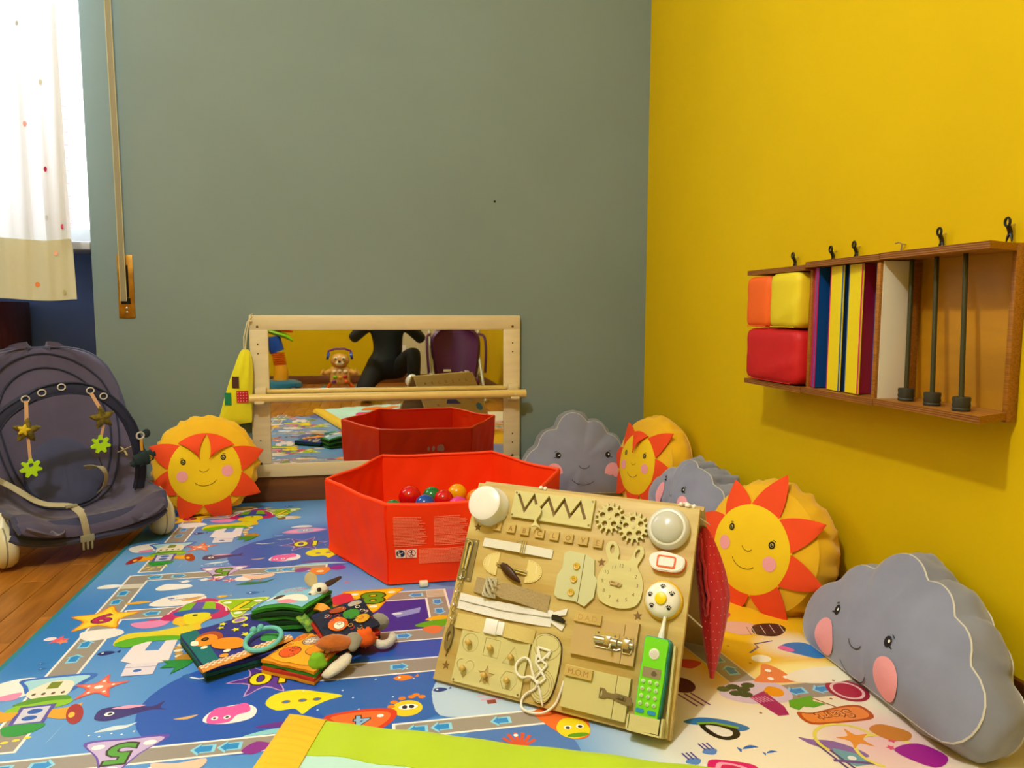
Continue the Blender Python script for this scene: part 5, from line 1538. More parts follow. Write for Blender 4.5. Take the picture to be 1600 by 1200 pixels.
# slide latch at the left edge with chain
b = MB(); b.prism([(.002, .265), (.031, .265), (.033, .185), (.003, .185)], 0, .003); LT = part(b, 'latch_plate', DKS, BRD, 'grey steel latch plate')
b = MB(); b.tube([(.0155 + .005 * cos(a), .254 + .006 * sin(a), .006) for a in [pi * j / 8 for j in range(9)]] + [(.0115, .206, .006)], .0020, 6)
b.tube([(.0205, .254, .006), (.0185, .206, .006)], .0016, 6)
part(b, 'guide_loop', CHR, LT)
b = MB(); b.prism([(.0145, .252), (.0185, .252), (.0165, .208), (.0135, .208)], .0031, .0034); part(b, 'slot', mat('bright_slot', '#d8cc8c', 0.5), LT)
for (x, y) in ((.008, .262), (.026, .261), (.008, .189), (.027, .188)):
    q = MB(); q.sphere((x, y, .003), (.0028, .0028, .0012), 8); part(q, 'screw', CHR, LT)
def link(b, c, ang, tw, L=.0072, W=.0040, r=.00105):
    M = Matrix.Translation(c) @ Matrix.Rotation(ang, 4, 'Z') @ Matrix.Rotation(tw, 4, 'Y')
    pts = [(W * cos(a) * 1.0, (L - W) * (1 if sin(a) >= 0 else -1) + W * sin(a), 0) for a in [2 * pi * j / 16 for j in range(16)]]
    b.tube(pts, r, 5, closed=True, M=M)
chain = [(.0165, .196), (.0155, .183), (.0140, .170), (.0125, .157), (.0120, .144), (.0120, .131), (.0138, .118), (.0160, .106)]
for k, (x, y) in enumerate(chain):
    q = MB(); link(q, (x, y, .007 - .0003 * k), .08 if k < 5 else -.25, (k % 2) * pi / 2 * .8); part(q, 'chain_link', CHR, BRD)
b = MB(); b.prism([(.0165 + .0075 * cos(2 * pi * j / 20) * 1.0, .078 + .024 * sin(2 * pi * j / 20)) for j in range(20)], .003, .007, holes=[[(.0165 + .0035 * cos(2 * pi * j / 12), .080 + .009 * sin(2 * pi * j / 12)) for j in range(12)]])
part(b, 'carabiner', DKS, BRD, 'oval steel fastener at the chain end')
b = MB(); b.cyl((.0185, .054, .001), (.0165, .044, .002), .0012, n=6); part(b, 'hook_pin', PLYD, BRD)
# little star cut-outs: flat dark stars, the holes' shade put into the colour
for (x, y) in ((.284, .260), (.364, .180), (.021, .029), (.021, .290)):
    b = MB(); pts = [((.0085 if k % 2 == 0 else .0038) * cos(pi * k / 5 + .5) + x, (.0085 if k % 2 == 0 else .0038) * sin(pi * k / 5 + .5) + y) for k in range(10)]
    b.prism(pts, .0, .0005); part(b, 'star_hole_shade', PLYD, BRD, smooth=False)
# white belt
M_wl = mat('white_leatherette', '#dcdcd0', 0.45, var=0.04)
def strap(x0, y0, x1, y1, w, z0, hump, t=.0014, n=24):
    d = Vector((x1 - x0, y1 - y0)); nn = Vector((-d.y, d.x)).normalized() * w / 2
    q = MB()
    q.grid(lambda u, v: Vector((x0 + d.x * u - nn.x + 2 * nn.x * v, y0 + d.y * u - nn.y + 2 * nn.y * v, z0 + hump * sin(pi * u) ** .8)), n, 4, thick=-t)
    return q
part(strap(.042, .263, .188, .260, .0165, .0015, .006), 'belt', M_wl, BRD, 'white belt with buckle')
b = MB(); b.tube([(.126, .252, .009), (.126, .276, .009), (.134, .276, .009), (.134, .252, .009)], .0013, 6, closed=True); b.cyl((.130, .252, .0105), (.130, .276, .0105), .0012, n=6); b.tube([(.115, .271, .010), (.126, .275, .011)], .001, 5); part(b, 'buckle', CHR, BRD)
# two half round leather tabs with cord and dark toggle
for sg, cx in ((1, .0655), (-1, .160)):
    pts = [(cx + sg * .017, .226 + .0215)] + [(cx + sg * .017 - sg * .032 * sin(a) , .226 + .0215 * cos(a)) for a in [pi * j / 16 for j in range(1, 16)]] + [(cx + sg * .017, .226 - .0215)]
    if sg == -1: pts = [(x + .0, y - .004) for x, y in pts]
    b = MB(); b.prism(pts, 0, .0022); tb = part(b, 'half_round_tab', mat('cream_leather', '#dccc84', 0.5), BRD, smooth=False)
    pr = Pr()
    for j in range(1, 16):
        a = pi * j / 16
        pr.ell(cx + sg * .017 - sg * .0295 * sin(a), (.226 if sg == 1 else .222) + .0195 * cos(a), .0007, .0007, '#8c7434', n=6)
    pr.line([(cx - sg * .002, .235), (cx - sg * .003, .220)], .0008, '#f0ecd0')
    pr.build('stitches', PRINT, tb, dz=.00005, z0=.0023)
b = MB(); b.tube([(.080, .228, .003), (.094, .225, .005)], .0016, 6); b.tube([(.080, .224, .003), (.094, .221, .005)], .0016, 6)
b.tube([(.118, .222, .005), (.146, .220, .004)], .0018, 6); b.tube([(.120, .217, .005), (.146, .215, .004)], .0018, 6); part(b, 'cord_loop', CHR, BRD)
b = MB(); b.tube([(.092, .226, .008), (.100, .222, .010), (.112, .215, .010), (.124, .207, .010), (.138, .199, .008)], [.004, .0075, .0085, .0065, .002], 8, flat=.55, up=(0, 0, 1)); part(b, 'toggle', mat('dark_horn', '#38180c', 0.35), BRD, 'dark brown toggle')
# mesh strap with twisted middle
M_net = mat('beige_mesh', '#a89468', 0.8, bump=1.0, bscale=260)
b = MB()
def netp(u, v):
    x = .045 + .155 * u; wv2 = .0145 * (1 - .45 * math.exp(-((u - .30) / .07) ** 2))
    y = .181 - .006 * u + (v - .5) * 2 * wv2 * (1 if u < .62 else 1 + (u - .62) * .1)
    return Vector((x, y - .010 * max(0, u - .62), .002 + .010 * sin(pi * u) + .004 * math.exp(-((u - .30) / .05) ** 2) * (1 + sin(v * 12))))
b.grid(netp, 60, 12, thick=-.0012); part(b, 'mesh_strap', M_net, BRD, 'beige woven mesh strap')
b = MB()
for j in range(5):
    b.tube([(.083 + .012 * cos(a + j), .180 + .017 * sin(a), .014 + .003 * sin(a * 2 + j)) for a in [2 * pi * t / 14 for t in range(14)]], .0022, 5, closed=True)
part(b, 'gathered_knot', mat('clear_gauze', '#b8b090', 0.5), BRD)
# zip
ZM = mat('white_zip_tape', '#e4e4e0', 0.7, bump=0.3, bscale=200)
b = MB(); b.grid(lambda u, v: Vector((.018 + .193 * u, .147 + .0145 * (1 - .0 * u) * (2 * v - 1) + .000 * u - .003 * sin(pi * u), .0015 + .0025 * sin(pi * u) + .001 * sin(u * 25))), 30, 6, thick=-.0012); zp = part(b, 'zip_tape', ZM, BRD, 'white zip')
for (pts, nm) in (([(.208, .157), (.238, .170), (.236, .158), (.214, .151)], 'zip_end'), ([(.208, .141), (.214, .145), (.238, .142), (.234, .130)], 'zip_end')):
    b = MB(); b.prism(pts, .002, .0035); part(b, nm, ZM, BRD, smooth=False)
b = MB(); b.tube([(.020, .1475, .0045), (.120, .1440, .0075), (.208, .149, .0045)], .0009, 5); part(b, 'zip_teeth', mat('zip_teeth_grey', '#a8a8a0', 0.4), zp)
b = MB(); b.tube([(.212, .150, .006), (.222, .150, .008), (.234, .147, .008), (.238, .145, .007)], [.0045, .0050, .0040, .0030], 6, flat=.6, up=(0, 0, 1)); part(b, 'zip_slider', mat('black_metal', '#141414', 0.35), BRD, 'black zip slider')
# clip strap
M_cs = mat('cream_webbing', '#d0be74', 0.6, bump=0.3, bscale=160)
part(strap(.023, .111, .090, .111, .027, .002, .004), 'webbing', M_cs, BRD, 'cream webbing')
part(strap(.118, .112, .184, .110, .025, .002, .010), 'webbing', M_cs, BRD, 'cream webbing')
b = MB(); b.box((.099, .112, .0085), (.026, .027, .009), bev=.003); b.box((.116, .112, .0080), (.020, .024, .007), bev=.0025); b.box((.112, .112, .0095), (.002, .028, .009), bev=.0008)
part(b, 'buckle', mat('white_clip_plastic', '#ececec', 0.3), BRD, 'white side release buckle')
# shape puzzle
def shape(kind, cx, cy, r):
    if kind == 'circle': return [(cx + r * cos(2 * pi * k / 28), cy + r * sin(2 * pi * k / 28)) for k in range(28)]
    if kind == 'square': return [(cx - r, cy - r), (cx + r, cy - r), (cx + r, cy + r), (cx - r, cy + r)]
    if kind == 'triangle': return [(cx - r * 1.15, cy - r * .8), (cx + r * 1.15, cy - r * .8), (cx, cy + r * 1.2)]
    if kind == 'hexagon': return [(cx + r * 1.1 * cos(pi / 3 * k), cy + r * 1.1 * sin(pi / 3 * k)) for k in range(6)]
    if kind == 'star': return [(cx + (r * 1.25 if k % 2 == 0 else r * .5) * cos(pi * k / 5 + pi / 2), cy + (r * 1.25 if k % 2 == 0 else r * .5) * sin(pi * k / 5 + pi / 2)) for k in range(10)]
    out = []
    for k in range(36):
        t = 2 * pi * k / 36
        out.append((cx + r * .068 * 16 * sin(t) ** 3, cy + r * .068 * (13 * cos(t) - 5 * cos(2 * t) - 2 * cos(3 * t) - cos(4 * t)) + r * .15))
    return out
sh = [('circle', .063, .077, .0165), ('square', .108, .076, .0155), ('triangle', .152, .068, .0155), ('heart', .063, .031, .0165), ('star', .108, .028, .0145), ('hexagon', .153, .029, .0155)]
b = MB(); b.prism([(.041, .006), (.180, .006), (.181, .099), (.041, .099)], 0, .0055, holes=[shape(*s) for s in sh]); PZ = part(b, 'puzzle_tray', PLYL, BRD, smooth=False)
for (x, y) in ((.045, .009), (.176, .010)):
    q = MB(); q.cyl((x, y, .0055), (x, y, .0062), .002, n=8); part(q, 'screw', DKS, PZ)
for (k, cx, cy, r) in sh:
    q = MB(); q.prism(shape(k, cx, cy, r - .0006), .0005, .0050 if k != 'star' else .0042); s_ = part(q, 'puzzle_piece', PLYL if k != 'star' else PLYM, BRD, k + ' shaped piece', smooth=False)
    q = MB(); q.lathe([(.0032, 0), (.0032, .005), (.0050, .007), (.0058, .0105), (.0050, .014), (.0025, .0158), (0, .016)], 14, Matrix.Translation((cx, cy, .005))); part(q, 'knob', mat('knob_wood', '#c8a850', 0.4), s_)
# lacing shoe
shoe = blobpts([(.211, .120), (.228, .116), (.238, .104), (.241, .084), (.241, .060), (.239, .036), (.232, .014), (.220, .006), (.206, .010), (.197, .028), (.192, .052), (.186, .080), (.186, .100), (.193, .115)])
b = MB(); b.prism(shoe, 0, .0065); SH = part(b, 'lacing_shoe', PLYL, BRD, 'flat wooden shoe shape', smooth=False)
b = MB(); b.prism([(.2135 + (p[0] - .2135) * 1.035, .063 + (p[1] - .063) * 1.02) for p in shoe], 0, .0035); part(b, 'edge', mat('burnt_edge', '#3c2408', 0.6), SH, smooth=False)
pr = Pr(); pr.arc(.213, .104, .022, .014, 0, 2 * pi, .0007, '#7c5a20', 24); pr.arc(.214, .106, .027, .030, pi * 1.12, pi * 1.9, .0007, '#7c5a20', 14)
for q in (.014, .018, .022): pr.arc(.217, .034, q, q * 1.2, 0, 2 * pi, .0007, '#7c5a20', 24)
pr.build('engraving', PRINT, SH, dz=.00005, z0=.0066)
LACE = mat('white_lace', '#ece8d8', 0.75, bump=0.5, bscale=200)
b = MB(); H_ = .0095
for seg in ([(.198, .095), (.223, .093)], [(.198, .095), (.207, .076), (.221, .069)], [(.223, .093), (.212, .077), (.199, .069)], [(.199, .069), (.212, .058), (.222, .046)], [(.221, .069), (.212, .055), (.203, .042), (.214, .037)], [(.198, .082), (.200, .070)], [(.222, .046), (.214, .037)], [(.198, .095), (.203, .078)], [(.223, .093), (.219, .080)]):
    b.tube([(x, y, H_ + .001 * (i % 2)) for i, (x, y) in enumerate(seg)], .0021, 7)
def smooth_path(pts, k=6):
    out = []
    n = len(pts)
    for i in range(n - 1):
        p0 = Vector(pts[max(0, i - 1)]); p1 = Vector(pts[i]); p2 = Vector(pts[i + 1]); p3 = Vector(pts[min(n - 1, i + 2)])
        for j in range(k):
            t = j / k
            out.append(0.5 * ((2 * p1) + (-p0 + p2) * t + (2 * p0 - 5 * p1 + 4 * p2 - p3) * t * t + (-p0 + 3 * p1 - 3 * p2 + p3) * t ** 3))
    out.append(Vector(pts[-1])); return out
b.tube(smooth_path([(.211, .036, .012), (.196, .044, .013), (.180, .040, .013), (.168, .046, .012), (.165, .060, .012), (.176, .072, .012), (.188, .070, .013), (.196, .056, .013), (.205, .040, .012)]), .0021, 7)
b.tube(smooth_path([(.211, .036, .012), (.206, .026, .010), (.192, .016, .006), (.185, .004, .005), (.192, -.008, .013), (.212, -.011, .019), (.232, -.006, .011), (.246, .010, .004), (.252, .032, .004), (.254, .050, .003)]), .0021, 7)
b.tube(smooth_path([(.211, .036, .012), (.219, .020, .009), (.225, .002, .004)]), [.0021] * 12 + [.0006], 6)
b.sphere((.211, .037, .0125), .0045, 8)
part(b, 'shoe_lace', LACE, BRD, 'white lace tied in a bow')
# shirt with buttons
shirt = [(.213, .266), (.222, .271), (.252, .270), (.262, .266), (.272, .262), (.276, .235), (.283, .228), (.282, .196), (.268, .178), (.250, .184), (.215, .184), (.207, .190), (.207, .225), (.214, .238)]
b = MB(); b.prism(shirt, 0, .0060); SHR = part(b, 'wooden_shirt', mat('pale_green_ply', '#c6c898', 0.55, var=0.04), BRD, smooth=False)
pr = Pr(); pr.line([(.253, .268), (.254, .184)], .0012, '#4c4418'); pr.build('opening', PRINT, SHR, dz=.00005, z0=.0061)
for (x, y) in ((.241, .245), (.240, .2215), (.239, .198)):
    q = MB(); q.lathe([(.0062, .006), (.0066, .008), (.0058, .0095), (.0042, .0088), (.0, .0086)], 20, Matrix.Translation((x, y, 0))); bt = part(q, 'button', mat('yellow_wood_button', '#d0ac3c', 0.4), SHR)
    pr = Pr()
    for sx in (-.0014, .0014):
        for sy in (-.0014, .0014): pr.ell(x + sx, y + sy, .0007, .0007, '#3c2c08', n=6)
    pr.build('button_holes', PRINT, SHR, dz=.00005, z0=.0089)
# rabbit clock
rab = blobpts([(.290, .200), (.302, .190), (.327, .186), (.352, .191), (.364, .203), (.367, .226), (.362, .246), (.352, .262), (.357, .276), (.360, .288), (.356, .297), (.348, .298), (.342, .288), (.337, .272), (.326, .269), (.315, .270), (.3155, .282), (.308, .297), (.300, .300), (.292, .297), (.289, .286), (.294, .272), (.298, .263), (.288, .248), (.283, .226)], 6)
def ering(cx, cy, rx, ry, rot, n=16): return [(cx + rx * cos(2 * pi * j / n) * cos(rot) - ry * sin(2 * pi * j / n) * sin(rot), cy + rx * cos(2 * pi * j / n) * sin(rot) + ry * sin(2 * pi * j / n) * cos(rot)) for j in range(n)]
b = MB(); b.prism(rab, 0, .0060, holes=[ering(.3015, .286, .0042, .0085, .15), ering(.3485, .284, .0040, .0085, -.25)]); RB = part(b, 'rabbit_clock', PLYL, BRD, 'rabbit shaped clock face', smooth=False)
pr = Pr()
for n_, (x, y) in {12: (.324, .259), 1: (.340, .254), 2: (.352, .244), 3: (.357, .229), 4: (.352, .213), 5: (.341, .2025), 6: (.3265, .199), 7: (.311, .202), 8: (.2985, .212), 9: (.293, .228), 10: (.299, .244), 11: (.310, .2545)}.items():
    pr.text(str(n_), x, y, .0062, '#6c5c2c')
pr.build('clock_digits', PRINT, RB, dz=.00005, z0=.0061)
b = MB(); b.box((.318, .227, .009), (.024, .0045, .003), Matrix.Translation((.318, .227, 0)) @ Matrix.Rotation(-.12, 4, 'Z') @ Matrix.Translation((-.318, -.227, 0)), bev=.001)
b.prism([(.308, .224), (.328, .222), (.326, .229), (.310, .230)], .0078, .0105); b.cyl((.321, .226, .006), (.321, .226, .0125), .0028, n=10); part(b, 'clock_hands', PLYM, RB)
# doorbell switch with orange ring
sw = blobpts([(.374, .272), (.386, .261), (.421, .262), (.432, .270), (.434, .282), (.428, .289), (.398, .294), (.379, .289), (.373, .283)], 4)
b = MB(); b.prism([(.404 + (p[0] - .404) * 1.03, .277 + (p[1] - .277) * 1.06) for p in sw], 0, .006); bs = part(b, 'doorbell', mat('orange_plastic', '#e8580c', 0.35), BRD, 'white doorbell with orange rim', smooth=False)
b = MB(); b.prism(sw, .006, .013); b.prism([(.404 + (p[0] - .404) * .94, .277 + (p[1] - .277) * .9) for p in sw], .013, .0145); part(b, 'cover', mat('white_plastic_2', '#ececea', 0.3), bs, angle=20)
def rrect(cx, cy, w, h, r, n=5):
    o_ = []
    for (sx, sy, a0) in ((1, 1, 0), (-1, 1, pi / 2), (-1, -1, pi), (1, -1, 3 * pi / 2)):
        for j in range(n + 1):
            a = a0 + pi / 2 * j / n; o_.append((cx + sx * (w - r) + r * cos(a), cy + sy * (h - r) + r * sin(a)))
    return o_
b = MB(); b.prism(rrect(.403, .2765, .0165, .0105, .004), .0145, .0155, holes=[rrect(.403, .2765, .0140, .0082, .003)]); part(b, 'ring', _mats['orange_plastic'], bs)
b = MB(); b.prism(rrect(.403, .2765, .0132, .0075, .003), .0143, .0158); part(b, 'button', _mats['white_plastic_2'], bs)
# paw print push bell
b = MB(); b.lathe([(.0330, 0), (.0335, .004), (.0315, .008)], 36, Matrix.Translation((.405, .213, 0))); PB = part(b, 'push_bell', mat('yellow_plastic', '#e8bc10', 0.35), BRD, 'white bell with black paw prints on yellow base')
b = MB(); b.lathe([(.0305, .0075), (.0300, .012), (.0265, .0185), (.020, .0225), (.011, .0245)], 36, Matrix.Translation((.405, .213, 0))); part(b, 'bell_dome', mat('white_enamel', '#ecece4', 0.25), PB)
b = MB(); b.lathe([(.0100, .0235), (.0105, .026), (.0095, .0285), (.006, .0295), (0, .0297)], 24, Matrix.Translation((.405, .213, 0))); part(b, 'button', mat('yellow_button', '#f0d000', 0.35), PB)
pr = Pr()
def belldome(x, y, h):
    r = hypot(x - .405, y - .213)
    prof = [(.0305, .0075), (.0300, .012), (.0265, .0185), (.020, .0225), (.011, .0245), (0, .0245)]
    z = .0245
    for (r0, z0_), (r1, z1_) in zip(prof, prof[1:]):
        if r1 <= r <= r0: z = z1_ + (z0_ - z1_) * (r - r1) / (r0 - r1)
    return (x, y, z + .0004 + h)
for a in (1.55, .55, -.75, -2.35, 2.95):
    cx, cy = .405 + .0200 * cos(a), .213 + .0200 * sin(a)
    if a == 2.95 or True:
        pr.ell(cx, cy - .001, .0030, .0022, '#141414', n=10)
        for j in range(4):
            aa = .5 + j * .72
            pr.ell(cx + .0040 * cos(aa), cy + .0036 * sin(aa), .0011, .0014, '#141414', n=8)
pr.build('paw_prints', PRINT, PB, fn=belldome, dz=.0001)
# DAD door with bolt, MOM door with hasp
def door(y0, y1, name, word, m):
    b = MB(); b.prism([(.257, y0), (.3475, y0), (.3475, y1 - .006 if word == 'D.A.D' else y1), (.257, y1 - .006 if word == 'D.A.D' else y1)], 0, .010); d_ = part(b, name, m, BRD, 'little wooden door under the letters ' + word, smooth=False)
    b = MB(); b.prism([(.3485, y0), (.371, y0), (.371, y1), (.3485, y1)], 0, .010); part(b, 'door_block', m, BRD, smooth=False)
    return d_
D1 = door(.097, .167, 'small_door', 'D.A.D', mat('tan_plywood', '#c0a468', 0.5, var=0.06)); D2 = door(.010, .078, 'small_door', 'M.O.M', mat('pale_plywood', '#c8c07e', 0.5, var=0.04))
for (cx, cy, t, c) in ((.281, .1590, 'D.A.D', '#b08c48'), (.281, .0685, 'M.O.M', '#9c7434')):
    b = MB(); b.box((cx, cy, .0125), (.050, .017, .006), bev=.0006, seg=1); nb = part(b, 'name_plate', Mt, BRD, 'wooden plate lettered ' + t)
    pr = Pr(); pr.text(t, cx, cy, .0095, c, sx=1.0); pr.build('letters', PRINT, nb, dz=.00005, z0=.0156)
b = MB(); b.box((.319, .135, .0115), (.044, .018, .002)); b.box((.357, .133, .0115), (.018, .018, .002)); b.tube([(.300, .121, .0115), (.302, .117, .0125), (.340, .117, .0125), (.346, .120, .0115)], .0015, 6); b.tube([(.349, .124, .0115), (.351, .115, .0125), (.364, .115, .0125), (.366, .123, .0115)], .0015, 6)
b.tube([(.300, .1285, .0160), (.340, .1290, .0160)], .0068, 12); b.tube([(.342, .129, .016), (.368, .129, .016)], .0052, 12); b.box((.324, .129, .0165), (.012, .015, .014), bev=.002); b.box((.356, .129, .0160), (.014, .016, .013), bev=.003)
b.cyl((.331, .126, .020), (.331, .116, .026), .0024, n=8)
bo_ = part(b, 'slide_bolt', CHR, BRD, 'shiny steel slide bolt')
for (x, y) in ((.304, .140), (.334, .139), (.354, .139), (.362, .139)):
    q = MB(); q.sphere((x, y, .0128), (.0020, .0020, .0008), 8); part(q, 'screw', DKS, bo_)
b = MB(); b.prism([(.322, .038), (.332, .038), (.336, .041), (.345, .041), (.352, .039), (.372, .036), (.378, .038), (.377, .049), (.366, .050), (.352, .051), (.346, .049), (.335, .049), (.330, .054), (.322, .054)], .0104, .0124, holes=[[(.3235, .041), (.327, .041), (.327, .051), (.3235, .051)], ering(.360, .044, .007, .003, 0)])
b.tube([(.356, .044, .012), (.356, .047, .018), (.364, .046, .018), (.364, .043, .012)], .0014, 6); b.cyl((.352, .0445, .0135), (.368, .0435, .0135), .0018, n=6)
part(b, 'hasp', DKS, BRD, 'steel hasp latch', smooth=False)
# phone pocket
b = MB(); b.prism([(.384, .003), (.432, .006), (.432, .028), (.384, .026)], .030, .033); b.prism([(.438, .003), (.4415, .003), (.4375, .143), (.434, .143)], .0, .012); b.box((.436, .016, .0165), (.003, .028, .033)); b.box((.381, .014, .0165), (.003, .022, .033)); b.box((.408, .003, .0165), (.052, .003, .033))
part(b, 'phone_pocket', PLYL, BRD, 'open plywood pocket for the toy phone', smooth=False)
# toy phone in its pocket
PH = thing('toy_phone', 'bright green toy phone with white antenna in the pocket of the wooden board', 'toy phone', M=MB_ @ Matrix.Translation((.4085, .006, .001)))
def pq(x, y): return (x, y)
body = [(-.0190, 0), (.0195, 0), (.0215, .055), (.0225, .085), (.0215, .108), (.0225, .139), (.0190, .144), (-.0175, .144), (-.0205, .139), (-.0195, .108), (-.0208, .085), (-.0205, .055)]
b = MB(); b.prism(body, .0, .024); part(b, 'phone_back', mat('teal_plastic', '#1c98a8', 0.35), PH, 'teal rear shell', smooth=False)
gb = [(x * .93, 0.0015 + y * .98) for x, y in body]
b = MB(); b.prism(gb, .024, .028); b.prism([(x * .97, .002 + y * .985) for x, y in gb], .028, .0292); gf = part(b, 'phone_front', mat('lime_green_plastic', '#6cd414', 0.35), PH, 'lime green front', smooth=False)
b = MB(); b.lathe([(.0088, .0291), (.0088, .0305), (.0070, .0312), (0, .0312)], 20, Matrix.Translation((.0, .117, 0))); sp = part(b, 'speaker', mat('speaker_white', '#d8d8cc', 0.4), PH)
pr = Pr()
for a in range(3):
    for j in range(1 + a * 6):
        pr.ell(.0024 * a * cos(j * 2 * pi / max(1, a * 6)), .117 + .0024 * a * sin(j * 2 * pi / max(1, a * 6)), .0005, .0005, '#303028', n=6)
pr.build('speaker_holes', PRINT, sp, dz=.00004, z0=.0313)
b = MB(); b.prism(rrect(.0, .0875, .0150, .0078, .0015), .0290, .0300); part(b, 'screen', mat('grey_lcd', '#8c8468', 0.25), PH)
pr = Pr(); pr.blob([(.000, .084), (.006, .083), (.009, .087), (.005, .091), (.001, .090)], '#5c4c2c'); pr.build('screen_print', PRINT, PH, dz=.00004, z0=.0301)
for r in range(4):
    for c_ in range(3):
        x = -.0115 + c_ * .0112; y = .0730 - r * .0112 + .001 * c_ * 0
        q = MB(); q.lathe([(.0036, .0290), (.0034, .0310), (.002, .0318), (0, .032)], 12, Matrix.Translation((x, y, 0))); kb = part(q, 'key', mat('key_mint', '#b0d890', 0.35), PH)
        pr = Pr(); pr.text('123456789*0#'[r * 3 + c_], x, y, .0030, ['#3864c0', '#c03878', '#2878a8'][(r + c_) % 3]); pr.build('digit', PRINT, kb, dz=.00004, z0=.0321)
for x in (-.0105, .0085):
    q = MB(); q.prism(rrect(x, .0285, .0068, .0030, .0028), .0290, .0312); part(q, 'call_key', mat('key_blue', '#1c88c0', 0.35), PH, 'blue call key')
b = MB(); b.tube([(.0030, .143, .012), (.0038, .150, .013), (.0042, .158, .013), (.0050, .172, .013), (.0052, .180, .013)], [.0058, .0052, .0036, .0028, .0026], 10); part(b, 'antenna', mat('antenna_white', '#e8ece4', 0.35), PH)

# red dotted bag hanging on the side of the board
RBG = thing('polka_dot_bag', 'red satin bag with white dots hanging from the board side', 'bag', loc=(0, 0, 0))
def rbag(u, v, h=0):
    z = .300 - .275 * v
    c = Vector((.588, 1.208)).lerp(Vector((.605, 1.195)), min(1, v * 2.2)).lerp(Vector((.598, 1.180)), max(0, v - .5) * 1.4)
    wd = .004 + .022 * sin(pi * min(1, v * 1.02) ** .85) ** .9 * (1 if v < .6 else 1)
    dp = .003 + .017 * sin(pi * min(1, v)) ** .9
    a = 2 * pi * u
    wr = 1 + .13 * sin(a * 4 + v * 5) * (1 - v) + .04 * sin(a * 9 + v * 7)
    d1 = Vector((.90, -.43)); d2 = Vector((-.43, -.90))
    q = c + d1 * (wd + h) * cos(a) * wr + d2 * (dp + h) * sin(a) * wr
    return Vector((q.x, q.y, z))
M_red = mat('red_satin', '#c40814', 0.45, var=0.08, sheen=0.3, bump=0.3, bscale=20)
b = MB(); b.grid(lambda u, v: rbag(u, v), 44, 34, cu=True); part(b, 'bag_body', M_red, RBG)
b = MB()
def mouth(t, k):
    a = 2 * pi * t
    v = .30 + .26 * sin(a) ; u = .345 + .035 * cos(a) + .006 * sin(a * 9) - .03 * v
    p = rbag(u, v, .0025 + .003 * k)
    return p
b.tube([mouth(j / 60, 1 + .5 * sin(j * 1.7)) for j in range(60)], .0030, 6, closed=True); part(b, 'ruffled_opening', M_red, RBG, 'ruffled opening edge')
b = MB(); b.grid(lambda u, v: rbag(.345 + .030 * cos(2 * pi * u) * v - .03 * (.30 + .26 * sin(2 * pi * u) * v), .30 + .255 * sin(2 * pi * u) * v, .0012), 24, 4, cu=True); part(b, 'opening', mat('dark_red_opening', '#3c0408', 0.8), RBG, 'dark red patch within the ruffled edge')  # dark red sheet laid over the closed bag body
pr = Pr()
r5 = random.Random(2)
for k in range(17):
    for j in range(14):
        v = .06 + k * .055; u = (j + .5 * (k % 2)) / 14
        if .02 < v < .97 and not (.27 < u < .42 and v < .58): pr.ell(u, v, .0042, .0042, '#e8c8c0', n=7, lay=1)
pr.build('dots', PRINT_FABRIC, RBG, fn=lambda u, v, h: rbag(u, v, .0007))
b = MB(); b.tube([MB_ @ Vector((.436, BH_ + .002, -.012)), (.583, 1.205, .325), (.590, 1.212, .300)], .0012, 5); b.tube([MB_ @ Vector((.444, BH_ - .012, -.018)), (.597, 1.205, .305)], .001, 5); part(b, 'drawstring', _mats['white_cotton_cord'], RBG)
# ------------------------------------------------------------------ baby bouncer
CF = frame((-.815, 2.265, 0), (.803, .596, 0), (-.596, .803, 0), (0, 0, 1))
BN = thing('baby_bouncer', 'dark purple grey padded baby bouncer with cream feet and a toy bar', 'bouncer', M=CF)
M_pur = mat('purple_grey_fabric', '#4c4660', 0.9, var=0.12, scale=8, bump=0.4, bscale=22, sheen=0.25)
M_pur2 = mat('slate_blue_fabric', '#3c4060', 0.9, var=0.12, scale=8, bump=0.4, bscale=24, sheen=0.2)
M_nav = mat('navy_webbing_fabric', '#1e2440', 0.8, var=0.1, bump=0.3, bscale=80)
M_crm = mat('cream_plastic', '#d0cca8', 0.35)
M_strap = mat('beige_harness', '#a8a080', 0.7, bump=0.3, bscale=160)
